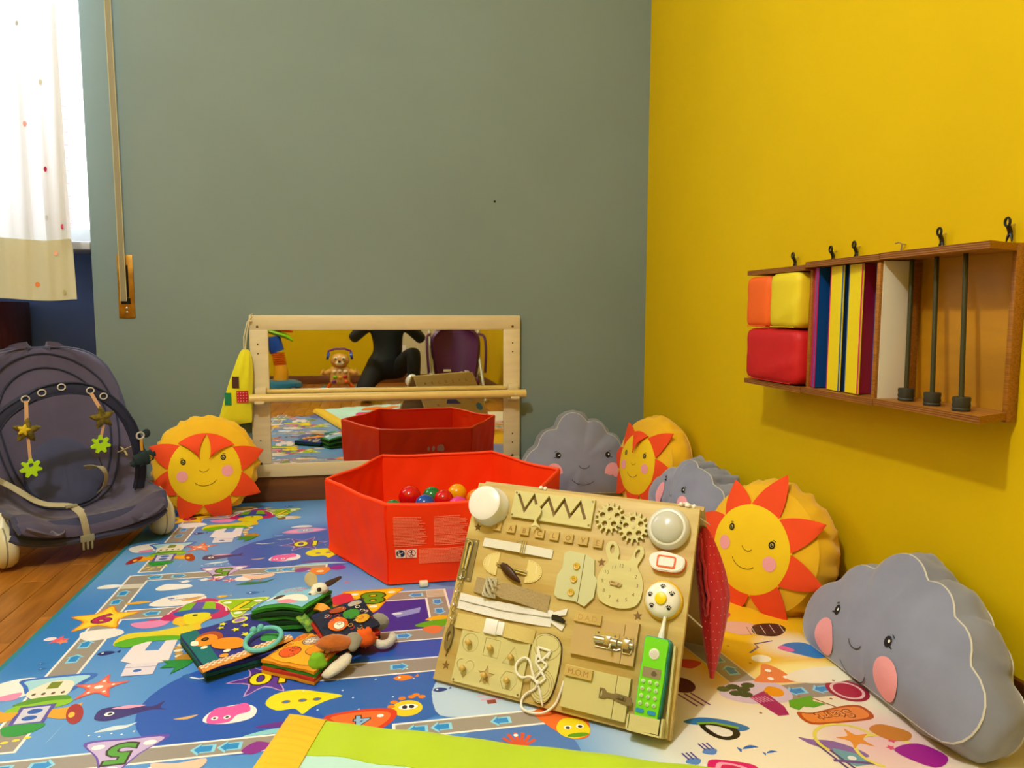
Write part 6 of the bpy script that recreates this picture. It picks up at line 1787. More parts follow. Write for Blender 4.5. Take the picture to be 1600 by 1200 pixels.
# spine of the seat: (Y depth, Z height), half width
SP = [(-.080, .066, .185), (-.074, .084, .198), (-.045, .088, .205), (.02, .078, .210), (.09, .078, .210), (.15, .108, .208), (.20, .18, .205), (.245, .27, .206), (.285, .355, .208), (.320, .435, .203), (.345, .50, .175), (.360, .545, .125), (.366, .570, .03)]
def spine(t):
    t = max(0, min(1, t)) * (len(SP) - 1); i = min(int(t), len(SP) - 2); f = t - i
    p = [Vector(SP[max(0, min(len(SP) - 1, i + k))]) for k in (-1, 0, 1, 2)]
    return 0.5 * ((2 * p[1]) + (-p[0] + p[2]) * f + (2 * p[0] - 5 * p[1] + 4 * p[2] - p[3]) * f * f + (-p[0] + 3 * p[1] - 3 * p[2] + p[3]) * f ** 3)
def seat(u, s, h=0.0):
    """u along the spine 0..1, s across -1..1, h above the surface"""
    q = spine(u); q2 = spine(min(1, u + .01)); q1 = spine(max(0, u - .01))
    tg = Vector((0, q2.x - q1.x, q2.y - q1.y)); tg = tg.normalized() if tg.length > 1e-6 else Vector((0, 0, 1))
    nr = Vector((0, -tg.z, tg.y))      # towards the sitter
    side = abs(s) ** 2.4
    curl = (.085 if u < .62 else .085 - (u - .62) * .22) * side * min(1, .25 + u * 2.6)
    puff = .016 * (1 - abs(s) ** 6) * (1 if u < .9 else (1 - u) * 10) + .010 * math.exp(-((abs(s) - .80) / .16) ** 2)
    qw = q.z if u < .66 else .21 * sqrt(max(.012, 1 - ((u - .66) / .345) ** 2.2))
    w = qw * (s - .05 * s * side)
    p = Vector((w, q.x, q.y)) + nr * (curl * .75 + puff + h)
    p.z += .018 * side * (1 if .12 < u < .6 else 0)
    wr = .0035 * noise.noise(Vector((s * 5, u * 11, 3.1))) + .0025 * noise.noise(Vector((s * 14, u * 22, 1.1)))
    p += nr * wr * min(1, u * 5)
    p.z += .035 * side * max(0, 1 - u * 6)
    return p
b = MB(); b.grid(lambda a, c: seat(a, 2 * c - 1), 72, 44, thick=-.022); part(b, 'padded_seat', M_pur, BN, angle=60)
# inner head and back pads
def pad(u0, u1, wmax, h, name, m, lab):
    b = MB()
    def f(a, c):
        r = a; th = 2 * pi * c
        uu = (u0 + u1) / 2 + (u1 - u0) / 2 * r * sin(th); ss = wmax * r * cos(th)
        return seat(uu, ss, h * (1 - r ** 4) + .001)
    b.grid(f, 12, 44, cv=True); part(b, name, m, BN, lab, angle=180)
pad(.40, .84, .72, .012, 'inner_cushion', M_pur, 'large oval back pad')
pad(.38, .62, .52, .024, 'inner_cushion', M_pur2, 'slate coloured pad')
for (u0, u1, w) in ((.40, .84, .72), (.38, .62, .52), (.36, .93, .84)):
    b = MB(); b.tube([seat((u0 + u1) / 2 + (u1 - u0) / 2 * sin(2 * pi * k / 60), w * cos(2 * pi * k / 60), .006) for k in range(60)], .0028, 6, closed=True); part(b, 'seam', M_nav, BN)
# fabric skirt at the front and binding all around
b = MB()
edge = [seat(k / 40, -1, -.008) for k in range(2, 40)] + [seat(1, -1 + 2 * k / 12, -.008) for k in range(13)] + [seat(1 - k / 40, 1, -.008) for k in range(1, 39)]
b.tube(edge, .0085, 8); part(b, 'edge_binding', M_pur2, BN)
b = MB(); b.grid(lambda a, c: Vector((-.20 + .40 * c, -.075 - .012 * sin(pi * a) + .030 * (2 * c - 1) ** 2, .118 - .062 * a + .030 * (2 * c - 1) ** 4 + .004 * sin(c * 23) * a)), 10, 40, thick=.012); part(b, 'front_skirt', M_pur2, BN, angle=60)
b = MB(); b.tube([(-.20 + .40 * k / 30, -.082 + .030 * (2 * k / 30 - 1) ** 2, .058 + .030 * (2 * k / 30 - 1) ** 4) for k in range(31)], .012, 8); part(b, 'front_roll', M_pur2, BN)
# tubular frame
M_tube = mat('dark_steel_tube', '#20202c', 0.4, metal=0.5)
for sg in (-1, 1):
    b = MB(); b.tube(smooth_path([(sg * .200, -.03, .040), (sg * .205, .10, .026), (sg * .205, .25, .022), (sg * .20, .40, .024), (sg * .12, .44, .024)]), .008, 8); part(b, 'base_tube', M_tube, BN)
    b = MB(); b.tube(smooth_path([(sg * .200, -.01, .075), (sg * .200, .08, .120), (sg * .205, .18, .20), (sg * .200, .27, .33), (sg * .15, .34, .48)]), .008, 8); part(b, 'seat_tube', M_tube, BN)
    # rounded cream foot
    b = MB()
    prof = [(0, -.030), (.030, -.029), (.050, -.022), (.060, -.008), (.060, .012), (.052, .024), (.032, .031), (0, .032)]
    Mx = Matrix.Translation((sg * .205, -.005, .0595)) @ Matrix.Rotation(radians(90), 4, 'Y')
    b.lathe(prof, 32, Mx)
    ft = part(b, 'front_foot', M_crm, BN, 'rounded cream plastic foot', angle=60)
    b = MB(); b.tube([(sg * .205, -.005, .100), (sg * .200, .004, .128), (sg * .196, .010, .142)], [.030, .024, .019], 14); part(b, 'neck', M_crm, ft)
    b = MB(); b.lathe([(.0605, -.002), (.0612, 0), (.0605, .002)], 32, Mx @ Matrix.Translation((0, 0, -.004)), cap=False); part(b, 'groove', mat('groove_grey', '#8c8870', 0.6), ft)
    b = MB(); b.lathe([(0, 0), (.018, 0), (.018, .004), (0, .004)], 20, Matrix.Translation((sg * .205 - .0335, -.005, .055)) @ Matrix.Rotation(radians(90), 4, 'Y')); part(b, 'hub', M_tube, ft, 'dark hub')
b = MB(); b.tube([(-.12, .44, .024), (0, .445, .024), (.12, .44, .024)], .008, 8); part(b, 'base_tube', M_tube, BN)
for sg in (-1, 1):
    b = MB(); b.box((sg * .19, .40, .0125), (.04, .05, .019), bev=.006); part(b, 'rear_foot', M_tube, BN)
# toy bar
bar = smooth_path([(.158, .03, .150), (.160, .012, .205), (.152, 0, .270), (.135, -.005, .335), (.105, -.010, .395), (.062, -.012, .440), (.012, -.012, .467), (-.045, -.012, .474), (-.10, -.012, .465), (-.15, -.012, .440), (-.192, -.010, .405), (-.225, -.005, .34), (-.235, 0, .27), (-.23, .02, .19)], 5)
b = MB(); b.tube(bar, .017, 10, flat=.45, up=(0, -1, .25)); TB = part(b, 'toy_bar', M_nav, BN, 'padded navy toy bar')
for off in (-.0155, .0155):
    b = MB(); b.tube([p + Vector((0, -.006, off * (1 if abs(p.x) < .12 else .3))) + Vector((off * .8 * (0 if abs(p.x) < .12 else (1 if p.x > 0 else -1)), 0, 0)) for p in bar], .0028, 6); part(b, 'piping', M_nav, TB)
M_ring = mat('grey_eyelet', '#c0beb4', 0.4)
ringp = [(-.137, -.022, .452), (-.098, -.022, .466), (-.050, -.022, .478), (.022, -.022, .463), (.056, -.022, .444)]
for p in ringp:
    b = MB(); b.tube([(p[0] + .0095 * cos(a), p[1], p[2] + .0085 * sin(a)) for a in [2 * pi * j / 18 for j in range(18)]], .0018, 6, closed=True); part(b, 'eyelet', M_ring, TB)
# harness straps
b = MB(); b.tube(smooth_path([(-.205, .10, .235), (-.165, .06, .205), (-.110, .00, .158), (-.055, -.055, .150), (-.035, -.085, .135)]), .0125, 4, flat=.10, up=(0, -.6, .8)); HS = part(b, 'harness_strap', M_strap, BN, 'beige strap across the seat')
b = MB(); b.tube(smooth_path([(-.050, -.072, .148), (-.040, -.098, .130), (-.034, -.104, .095), (-.030, -.100, .070)]), .0125, 4, flat=.10, up=(0, -1, .2)); part(b, 'harness_strap', M_strap, BN, 'hanging strap end')
b = MB(); b.box((-.056, -.070, .152), (.030, .012, .008), bev=.002); part(b, 'strap_slider', mat('olive_grey_plastic', '#8c8c70', 0.4), BN)
b = MB(); b.box((-.030, -.102, .062), (.036, .007, .020), bev=.003)
for dx in (-.011, 0, .011): b.box((-.030 + dx, -.102, .043), (.0055, .006, .026), bev=.002)
part(b, 'buckle', mat('olive_grey_plastic', '#8c8c70', 0.4), BN, 'side release buckle prongs')
b = MB(); b.tube(smooth_path([(.045, .13, .215), (.068, .075, .222), (.082, .07, .195), (.078, .08, .160), (.068, .10, .140)]), .0115, 4, flat=.10, up=(.5, -.8, .3)); part(b, 'harness_strap', M_strap, BN, 'short curled strap')
b = MB(); b.tube(smooth_path([(.150, .20, .262), (.166, .17, .258), (.176, .15, .232)]), .010, 4, flat=.15, up=(.3, -.8, .4)); part(b, 'label_tab', mat('cream_tab', '#d8d0ac', 0.7), BN, 'cream fabric label')
b = MB(); b.tube(smooth_path([(.118, .06, .262), (.138, .02, .280), (.150, -.002, .292)]), .0085, 4, flat=.12, up=(.3, -.8, -.4)); part(b, 'label_tab', _mats['cream_tab'], BN, 'tan loop of ribbon')
# hanging toys
def star_toy(label, ring, c, g, seed, inner=True):
    t = thing('star_toy', label, 'toy', M=CF @ Matrix.Translation(ring), group='star toys hanging from the toy bar')
    rel = lambda p: Vector(p) - Vector(ring)
    cc = rel(c); gg = rel(g)
    b = MB(); b.tube([(0, -.001, -.004), (cc.x * .6, cc.y * .5 - .003, cc.z * .5), cc + Vector((0, 0, .020))], .0065, 4, flat=.14, up=(0, -1, 0)); part(b, 'ribbon', mat('tan_ribbon', '#c8a078', 0.7), t)
    def st(R, r, D, cx, cy, name, m, rot):
        b = MB(); n = 5; vs = [cc + Vector((cx, -D, cy)), cc + Vector((cx, D, cy))]; N = 40
        for q in (.5, .85, 1.0):
            for k in range(N):
                a = 2 * pi * k / N + rot
                ph = (k / N * n) % 1.0; tt = abs(ph - .5) * 2
                rr2 = r + (R - r) * tt ** 1.25
                for sy in ((-1, 1) if q < 1 else (0,)):
                    pass
        rings = []
        for q, dd in ((.5, .92), (.85, .62), (1.0, 0), (.85, -.62), (.5, -.92)):
            rg = []
            for k in range(N):
                a = 2 * pi * k / N + rot; ph = (k / N * n) % 1.0; tt = abs(ph - .5) * 2
                rr2 = (r + (R - r) * tt ** 1.25) * q
                vs.append(cc + Vector((cx + rr2 * sin(a), -D * dd, cy + rr2 * cos(a)))); rg.append(len(vs) - 1)
            rings.append(rg)
        fs = [[0, rings[0][(k + 1) % N], rings[0][k]] for k in range(N)] + [[1, rings[4][k], rings[4][(k + 1) % N]] for k in range(N)]
        for r0, r1 in zip(rings, rings[1:]):
            for k in range(N): fs.append([r0[k], r0[(k + 1) % N], r1[(k + 1) % N], r1[k]])
        b.add(vs, fs); return part(b, name, m, t, angle=70)
    st(.036, .0165, .011, 0, 0, 'plush_star', mat('mustard_melange', '#6c6018', 0.95, var=0.5, scale=90, bump=0.6, bscale=150), seed)
    if inner: st(.017, .009, .004, -.009, .004, 'small_star', mat('yellow_star', '#d0b818', 0.8), seed + .2).location = (0, -.010, 0)
    b = MB(); b.tube([cc + Vector((.002, 0, -.022)), gg + Vector((0, 0, .012))], .0052, 4, flat=.18, up=(0, -1, 0)); part(b, 'ribbon', _mats['tan_ribbon'], t)
    pts = []
    for k in range(56):
        a = 2 * pi * k / 56; rr2 = .0215 + .0045 * max(-1, min(1, 2.2 * cos(7 * a)))
        pts.append((rr2 * sin(a), rr2 * cos(a)))
    Mg = Matrix.Translation(gg) @ Matrix.Rotation(radians(90), 4, 'X')
    b = MB(); b.prism(pts, -.004, .004, Mg, holes=[[(.0062 * cos(2 * pi * k / 14), .008 + .0062 * sin(2 * pi * k / 14)) for k in range(14)]]); part(b, 'gear_teether', mat('lime_rubber', '#a8dc0c', 0.5), t, 'lime green gear shaped teether', angle=40)
star_toy('mustard star toy with lime gear hanging at the left of the bouncer bar', (-.137, -.026, .452), (-.141, -.032, .368), (-.137, -.034, .266), .1)
star_toy('mustard star toy with lime gear hanging at the right of the bouncer bar', (.022, -.026, .460), (.046, -.034, .384), (.037, -.036, .308), -.15, inner=False)
t = thing('bird_toy', 'dark teal bird toy with yellow eye hanging low on the toy bar', 'toy', M=CF @ Matrix.Translation((.150, -.022, .318)))
b = MB(); b.tube([(.0105 * cos(a) , -.002, .010 * sin(a)) for a in [2 * pi * j / 16 for j in range(16)]], .0026, 6, closed=True); part(b, 'ring', M_ring, t)
b = MB(); b.sphere((.020, .004, .004), (.012, .006, .0135), 14); part(b, 'knob', mat('dark_teal_fabric', '#10282c', 0.85), t)
b = MB(); b.tube([(.002, -.002, -.009), (.002, -.004, -.045)], .0055, 4, flat=.15, up=(0, -1, 0)); part(b, 'ribbon', mat('mustard_ribbon', '#c89018', 0.7), t)
b = MB(); b.tube(smooth_path([(-.030, .0, -.088), (-.018, .0, -.080), (0, -.002, -.070), (.018, -.002, -.066), (.032, 0, -.062), (.043, 0, -.060)]), [.003] * 2 + [.010] * 5 + [.020] * 6 + [.024] * 6 + [.017] * 6 + [.008] * 5 + [.002], 12, flat=.62, up=(0, -1, 0)); part(b, 'bird_body', _mats['dark_teal_fabric'], t, angle=180)
b = MB(); b.tube([(.020 + .006 * cos(a), -.0145, -.068 + .006 * sin(a)) for a in [2 * pi * j / 16 for j in range(16)]], .0010, 5, closed=True); b.sphere((.020, -.0135, -.068), (.003, .002, .003), 8); part(b, 'eye', mat('yellow_eye_ring', '#c8b020', 0.5), t)

# ------------------------------------------------------------------ cloth books on the mat
def quadpt(c, u, v):
    return c[0].lerp(c[1], u).lerp(c[3].lerp(c[2], u), v)
def cloth_book(name, label, corners, pages, base, th, cover, edge, puff=.006, seed=0.0, lift=None):
    """corners: four ground points anticlockwise; pages: colours from bottom up"""
    cs = [Vector((x, y, 0)) for x, y in corners]
    root = thing(name, label, 'book', loc=(0, 0, 0), group='cloth books on the mat')
    ctr = sum(cs, Vector()) / 4
    n = len(pages); surf = None
    for k, m in enumerate(pages):
        def S(u, v, k=k, h=0.0):
            q = quadpt(cs, u, v)
            jig = Vector((noise.noise(Vector((k * 3.1, seed, 0))), noise.noise(Vector((k * 3.1, seed, 5))), 0)) * .008
            e = (1 - (2 * u - 1) ** 4) * (1 - (2 * v - 1) ** 4)
            L = (lift(u, v, k) if lift else 0)
            z = base + th * (k + 1) + L + .0025 * noise.noise(Vector((u * 4, v * 4, k + seed))) + h + (puff * e if k == n - 1 else .001 * e)
            return Vector((q.x, q.y, z)) + jig * (0 if k == n - 1 else 1)
        b = MB(); b.grid(lambda a, c: S(a, c), 18, 18, thick=th * .86); part(b, 'page' if k < n - 1 else 'cover', m, root, angle=60)
        surf = S
    return root, surf
F1 = mat('teal_cloth', '#0c5c58', 0.85, bump=0.3); F2 = mat('indigo_cloth', '#2c3088', 0.85, bump=0.3); F3 = mat('green_cloth', '#30901c', 0.85, var=0.15, bump=0.3); F4 = mat('dark_green_cloth', '#0c3c14', 0.85)
F5 = mat('amber_cloth', '#e0940c', 0.85, var=0.1, bump=0.3); F6 = mat('red_cloth', '#c02c14', 0.85); F7 = mat('sky_cloth', '#88c4dc', 0.85, bump=0.3); F8 = mat('navy_cloth', '#141c38', 0.85)
# blue lion book
r1, S1 = cloth_book('cloth_book', 'blue cloth book with an orange lion and yellow stars, gingham strip along its edge', [(-.311, 1.392), (-.150, 1.462), (-.262, 1.648), (-.396, 1.560)], [F4, F1, F2], 0, .0075, None, None, .004, 1.0)
pr = Pr()
pr.poly([(0, 0), (.17, 0), (.20, 1), (0, 1)], '#0c6c70')
pr.blob([(.08, .55), (.14, .78), (.30, .80), (.40, .66), (.34, .52), (.18, .48)], '#a8481c'); pr.blob([(.06, .60), (.12, .74), (.26, .74), (.33, .62), (.26, .50), (.12, .50)], '#f09018')
pr.blob([(.20, .46), (.36, .56), (.52, .46), (.54, .28), (.40, .24), (.28, .30)], '#f0900c'); pr.ell(.19, .64, .045, .05, '#301c08'); pr.ell(.19, .64, .02, .02, '#806030')
pr.blob([(.02, .62), (.05, .70), (.11, .66), (.08, .56)], '#f4ecd8'); pr.ell(.12, .46, .04, .03, '#f4ecd8'); pr.ell(.30, .24, .04, .03, '#f4ecd8'); pr.ell(.24, .17, .05, .035, '#f09c20')
for (u, v) in ((.45, .82), (.58, .68), (.72, .72), (.62, .50), (.78, .52), (.52, .92)): pr.star(u, v, .055, .026, 5, '#dcdc1c', u * 9)
pr.ell(.74, .90, .11, .075, '#e0e44c', .2); pr.ell(.74, .90, .075, .05, '#9c78c8', .2)
pr.poly([(.50, .22), (.80, .18), (.95, .06), (.6, .04)], '#381c38'); pr.blob([(.70, .28), (.80, .40), (.95, .36), (.92, .24), (.8, .2)], '#3c9c4c')
pr.build('cover_print', PRINT_FABRIC, r1, fn=lambda u, v, h: S1(min(1, max(0, u)), min(1, max(0, v)), h=h + .0008), edge=.07)
g0, g1 = Vector((-.318, 1.380, .028)), Vector((-.168, 1.480, .034))
b = MB(); b.tube([g0.lerp(g1, k / 12) + Vector((0, 0, .001 * sin(k))) for k in range(13)], .0125, 8, flat=.35, up=(0, 0, 1)); gg_ = part(b, 'gingham_strap', mat('gingham_orange', '#dc9440', 0.85), r1, 'orange and white gingham strip')
pr = Pr(); dg = (g1 - g0); ln = dg.length; dg.normalize(); nn_ = Vector((-dg.y, dg.x, 0))
for i in range(30):
    for j in range(4):
        if (i + j) % 2: pr.rect(i / 30 * ln, -.0085 + j * .00425, (i + 1) / 30 * ln, -.0085 + (j + 1) * .00425, '#f4e4cc', 1)
pr.build('checks', PRINT_FABRIC, gg_, fn=lambda u, v, h: g0.lerp(g1, u / ln) + nn_ * v + Vector((0, 0, .0050 + .001 * sin(u / ln * 12) - abs(v) * .12)))
t = thing('teether_ring', 'pale turquoise teether ring lying on the blue lion book', 'teether', loc=(-.218, 1.464, .040))
b = MB(); b.tube([(.034 * cos(a), .046 * sin(a), .004 * sin(a + 1) + .002) for a in [2 * pi * j / 32 for j in range(32)]], .0048, 8, closed=True)
for a in (1.9, 2.3): b.sphere((.036 * cos(a), .048 * sin(a), .006), .0075, 10)
part(b, 'ring', mat('turquoise_rubber', '#68c4c0', 0.4), t)
# green farm book with dog
r2, S2 = cloth_book('cloth_book', 'green edged cloth book with a white dog, standing thick and crumpled behind the others', [(-.262, 1.606), (-.150, 1.570), (-.095, 1.668), (-.215, 1.712)], [F3, F4, F3, F4, F3], .001, .0085, None, None, .006, 4.0, lift=lambda u, v, k: .010 * sin(pi * u) * (k / 4) + .010 * u * u)
pr = Pr(); pr.poly([(.06, .10), (.94, .05), (.97, .95), (.05, .95)], '#88c4e0')
pr.blob([(.30, .30), (.45, .45), (.75, .48), (.90, .30), (.7, .2), (.4, .2)], '#f0ece4'); pr.blob([(.25, .30), (.30, .45), (.42, .42), (.36, .26)], '#4c3020'); pr.blob([(.4, .16), (.55, .22), (.8, .16), (.6, .08)], '#e88ca0')
for k in range(8):
    u, v = .22 + .055 * k, .66 + .05 * (k % 2)
    pr.arc(u, v, .022, .04, k, k + 4.4, .014, '#e04c90', 6); pr.arc(u + .01, v + .14 - .02 * (k % 3), .020, .035, k * 2, k * 2 + 4.2, .013, '#d83c84', 6)
pr.ell(.16, .40, .08, .10, '#f4f4f4')
pr.build('cover_print', PRINT_FABRIC, r2, fn=lambda u, v, h: S2(u, v, h=h + .001), edge=.07)
b = MB(); c_ = Vector((-.122, 1.655, .064)); b.sphere(c_, (.020, .017, .014), 16); b.sphere(c_ + Vector((-.014, -.014, -.004)), (.010, .009, .007), 12); dh = part(b, 'dog_head', mat('white_plush', '#e8e4d4', 0.95, bump=0.6, bscale=120), r2, 'padded white dog head')
b = MB(); b.tube(smooth_path([c_ + Vector((-.012, .006, .006)), c_ + Vector((-.020, .012, .022)), c_ + Vector((-.024, .012, .036))]), [.006, .008, .010, .012, .013, .014, .014, .014, .012, .010, .008, .006, .002], 10, flat=.3, up=(0, -1, .1)); part(b, 'ear', mat('cream_corduroy', '#ccbc8c', 0.9), dh, 'upright cream ear')
b = MB(); b.tube(smooth_path([c_ + Vector((.010, .004, .006)), c_ + Vector((.028, .010, .012)), c_ + Vector((.048, .016, .020))]), [.006, .009, .011, .012, .012, .012, .011, .010, .009, .008, .007, .006, .002], 10, flat=.4, up=(0, 0, 1)); part(b, 'ear', mat('brown_plush', '#3c2414', 0.95), dh, 'dark brown ear')
b = MB(); b.sphere(c_ + Vector((.0, -.015, .004)), (.0055, .003, .0055), 10); b.sphere(c_ + Vector((-.020, -.021, -.003)), .0035, 8); part(b, 'eye', mat('brown_eye', '#2c1c10', 0.4), dh)
b = MB(); b.tube(smooth_path([(-.158, 1.572, .040), (-.142, 1.552, .030), (-.132, 1.545, .018)]), .014, 4, flat=.12, up=(0, -.5, .8)); part(b, 'woven_label', mat('green_yellow_label', '#8cb418', 0.7, color2='#0c6034', scale=120), r2, 'green and yellow label')
b = MB(); b.tube(smooth_path([(-.128, 1.612, .040), (-.112, 1.598, .042), (-.098, 1.592, .030)]), .013, 4, flat=.3, up=(0, -.5, .8)); part(b, 'fabric_tab', mat('orange_satin_tab', '#f0a020', 0.5), r2, 'orange satin tab')
# orange jungle book
r3, S3 = cloth_book('cloth_book', 'orange jungle animal cloth book in front, with layered green and yellow pages', [(-.214, 1.404), (-.112, 1.335), (-.030, 1.500), (-.145, 1.505)], [F5, F6, F3, F5], .001, .0068, None, None, .006, 7.0)
pr = Pr(); r9 = random.Random(5)
pr.blob([(.10, .08), (.5, .04), (.9, .1), (.92, .5), (.9, .9), (.5, .96), (.12, .9), (.06, .5)], '#f0a81c')
for (u, v, a_, b_, c) in ((.45, .62, .16, .13, '#b8a898'), (.42, .60, .09, .07, '#e8e0d0'), (.32, .26, .16, .14, '#e85818'), (.72, .86, .14, .10, '#f07018'), (.72, .84, .08, .05, '#f4e8d8'), (.70, .36, .14, .12, '#e89014'), (.14, .72, .10, .14, '#e87c14'), (.88, .6, .10, .12, '#c83c18')):
    pr.ell(u, v, a_ * 1.08, b_ * 1.08, '#4c1c08'); pr.ell(u, v, a_, b_, c)
for k in range(34):
    u, v = r9.uniform(.05, .95), r9.uniform(.05, .95); pr.arc(u, v, .05, .04, r9.uniform(0, 6), r9.uniform(7, 9), .010, r9.choice(['#4c1c08', '#8c3008', '#c84c10', '#2c1408']), 6)
for (u, v) in ((.42, .62), (.48, .61), (.70, .85), (.30, .28), (.36, .27)): pr.ell(u, v, .012, .014, '#181008', n=8)
pr.build('cover_print', PRINT_FABRIC, r3, fn=lambda u, v, h: S3(min(1, max(0, u)), min(1, max(0, v)), h=h + .001), edge=.07)
# second dark book leaning behind
r4, S4 = cloth_book('cloth_book', 'dark navy cloth book with a tiger and bright jungle pattern leaning under the soft tails', [(-.085, 1.400), (.010, 1.475), (-.028, 1.575), (-.130, 1.500)], [F8, F6, F8], .004, .0075, None, None, .004, 11.0, lift=lambda u, v, k: .026 * v + .008 * k * v + .022 * (1 - v) * (1 if k == 2 else .6))
pr = Pr()
for (u, v, a_, b_, c) in ((.30, .40, .18, .20, '#f06c14'), (.30, .34, .10, .10, '#f4ecdc'), (.62, .55, .16, .16, '#3c8c2c'), (.80, .84, .14, .08, '#b0aca8'), (.45, .80, .16, .10, '#a8481c'), (.75, .3, .14, .12, '#d8a018')):
    pr.ell(u, v, a_ * 1.1, b_ * 1.1, '#101018'); pr.ell(u, v, a_, b_, c)
for k in range(30):
    u, v = r9.uniform(.06, .94), r9.uniform(.06, .94); pr.arc(u, v, .05, .04, r9.uniform(0, 6), r9.uniform(7, 9), .012, r9.choice(['#e8b020', '#183c98', '#c02c2c', '#f4ecdc', '#101018']), 6)
pr.build('cover_print', PRINT_FABRIC, r4, fn=lambda u, v, h: S4(u, v, h=h + .001), edge=.07)
def tail(name, label, pts, rads, m, flat=.75, gp='plush crinkle tails on the cloth book'):
    b = MB(); P_ = smooth_path(pts, 5); n = len(P_)
    rs = []
    for i in range(n):
        f = i / (n - 1) * (len(rads) - 1); j = min(int(f), len(rads) - 2); rs.append(rads[j] + (rads[j + 1] - rads[j]) * (f - j))
    b.tube(P_, rs, 14, flat=flat, up=(0, 0, 1))
    for v in b.v:
        nv = noise.noise_vector(v * 160) * .0012; v += nv
    return b
M_fox = mat('orange_brown_plush', '#c06414', 0.95, var=0.2, scale=30, bump=0.9, bscale=180, sheen=0.4); M_gry = mat('grey_plush', '#8c8878', 0.95, var=0.2, scale=30, bump=0.9, bscale=180, sheen=0.4); M_wpl = mat('white_plush_2', '#dcd8c8', 0.95, bump=0.9, bscale=180, sheen=0.4); M_orp = mat('bright_orange_wool', '#e86010', 0.95, bump=1.0, bscale=90); M_grw = mat('lime_wool', '#78b41c', 0.95, bump=1.0, bscale=90)
t = thing('plush_tail', 'brown and grey plush tail lying across the orange jungle book', 'plush toy part', loc=(0, 0, 0))
part(tail('', '', [(-.112, 1.392, .056), (-.085, 1.386, .058), (-.060, 1.392, .054), (-.040, 1.402, .046)], [.004, .016, .020, .019, .014, .004], M_fox), 'tail_brown', M_fox, t, 'brown half', angle=180)
part(tail('', '', [(-.050, 1.412, .058), (-.040, 1.398, .054), (-.045, 1.375, .044)], [.006, .014, .015, .012, .004], M_gry), 'tail_grey', M_gry, t, 'grey half', angle=180)
part(tail('', '', [(-.050, 1.380, .034), (-.062, 1.366, .026), (-.085, 1.352, .016), (-.098, 1.346, .013)], [.006, .013, .014, .011, .004], M_wpl), 'tail_white', M_wpl, t, 'white tip', angle=180)
t = thing('plush_tail', 'white curved plush tail with grey ball at the right end of the book pile', 'plush toy part', loc=(0, 0, 0))
part(tail('', '', [(-.005, 1.520, .040), (.005, 1.505, .040), (.010, 1.490, .034)], [.010, .024, .024, .012], M_gry), 'grey_ball', M_gry, t, angle=180)
part(tail('', '', [(-.006, 1.468, .020), (.010, 1.452, .016), (.026, 1.460, .014), (.034, 1.480, .014), (.034, 1.498, .016)], [.005, .0085, .009, .0085, .0085, .005], M_wpl, 1), 'curved_tail', M_wpl, t, angle=180)
t = thing('wool_pompom', 'orange woolly pompom between the plush tails and the grey ball', 'pompom', loc=(0, 0, 0))
def pompom(c, r, m, t_):
    b = MB(); b.sphere(c, r, 20)
    for v in b.v:
        d = v - Vector(c); v += d.normalized() * .0022 * (sin(d.x * 900) * sin(d.y * 800) + sin(d.z * 1000))
    part(b, 'woolly_ball', m, t_, angle=180)
pompom((-.022, 1.448, .036), (.022, .020, .018), M_orp, t)
b = MB(); b.tube([(-.005, 1.455, .030), (.004, 1.462, .026)], .003, 6); part(b, 'yarn_end', M_orp, t)
t = thing('wool_pompom', 'lime green woolly pompom at the front corner of the orange book', 'pompom', loc=(0, 0, 0))
pompom((-.108, 1.362, .034), (.017, .016, .016), M_grw, t)
b = MB(); b.tube([(-.110, 1.350, .026), (-.112, 1.340, .012)], .003, 6); part(b, 'yarn_end', M_grw, t)
# ------------------------------------------------------------------ behind the camera, seen in the mirror
# ride-on walker toy
t = thing('ride_on_toy', 'teal, orange and blue ride-on toy by the far yellow wall in the mirror', 'ride-on toy', loc=(-.78, -.95, ZF))
PT = mat('teal_toy_plastic', '#0c6c90', 0.3); PO = mat('orange_toy_plastic', '#f06410', 0.3); PB_ = mat('blue_toy_plastic', '#1048a8', 0.25); PG = mat('lime_toy_plastic', '#84c814', 0.3); PY = mat('amber_toy_plastic', '#e8a420', 0.3); PR_ = mat('red_toy_plastic', '#c81820', 0.3); PK = mat('black_toy_plastic', '#101418', 0.35)
b = MB(); b.lathe([(.02, .04), (.19, .045), (.21, .07), (.20, .10), (.16, .12), (.02, .125)], 32, Matrix.Diagonal((1, .8, 1, 1))); part(b, 'base', PT, t)
for sx in (-1, 1):
    for sy in (-1, 1):
        b = MB(); b.tube([(sx * .13, sy * .12, .04), (sx * .16, sy * .12, .04)], .040, 16); part(b, 'wheel', PK, t)
b = MB(); b.tube([(.03, 0, .11), (.04, 0, .19), (.03, 0, .25)], [.062, .060, .052], 14); part(b, 'lower_column', PY, t)
b = MB()
for k in range(6): b.tube([(.03 - k * .003, 0, .25 + k * .018), (.03 - k * .003, 0, .262 + k * .018)], [.052, .056], 14)
part(b, 'ribbed_column', PO, t, 'ribbed orange bellows')
b = MB(); b.tube([(.01, 0, .36), (-.01, 0, .42), (-.02, 0, .49)], [.060, .064, .058], 14); part(b, 'upper_column', PB_, t)
b = MB(); b.tube([(-.14, 0, .56), (-.03, 0, .53), (.09, 0, .49), (.14, 0, .45)], [.02, .06, .055, .02], 12, flat=.4, up=(0, 0, 1)); part(b, 'green_tray', PG, t)
b = MB(); b.tube([(-.15, 0, .60), (-.02, 0, .575), (.10, 0, .55), (.14, 0, .53)], [.03, .07, .06, .02], 12, flat=.5, up=(0, 0, 1)); part(b, 'handle_bar', PO, t)
b = MB(); b.sphere((-.06, 0, .62), .035, 14); part(b, 'knob', PR_, t)
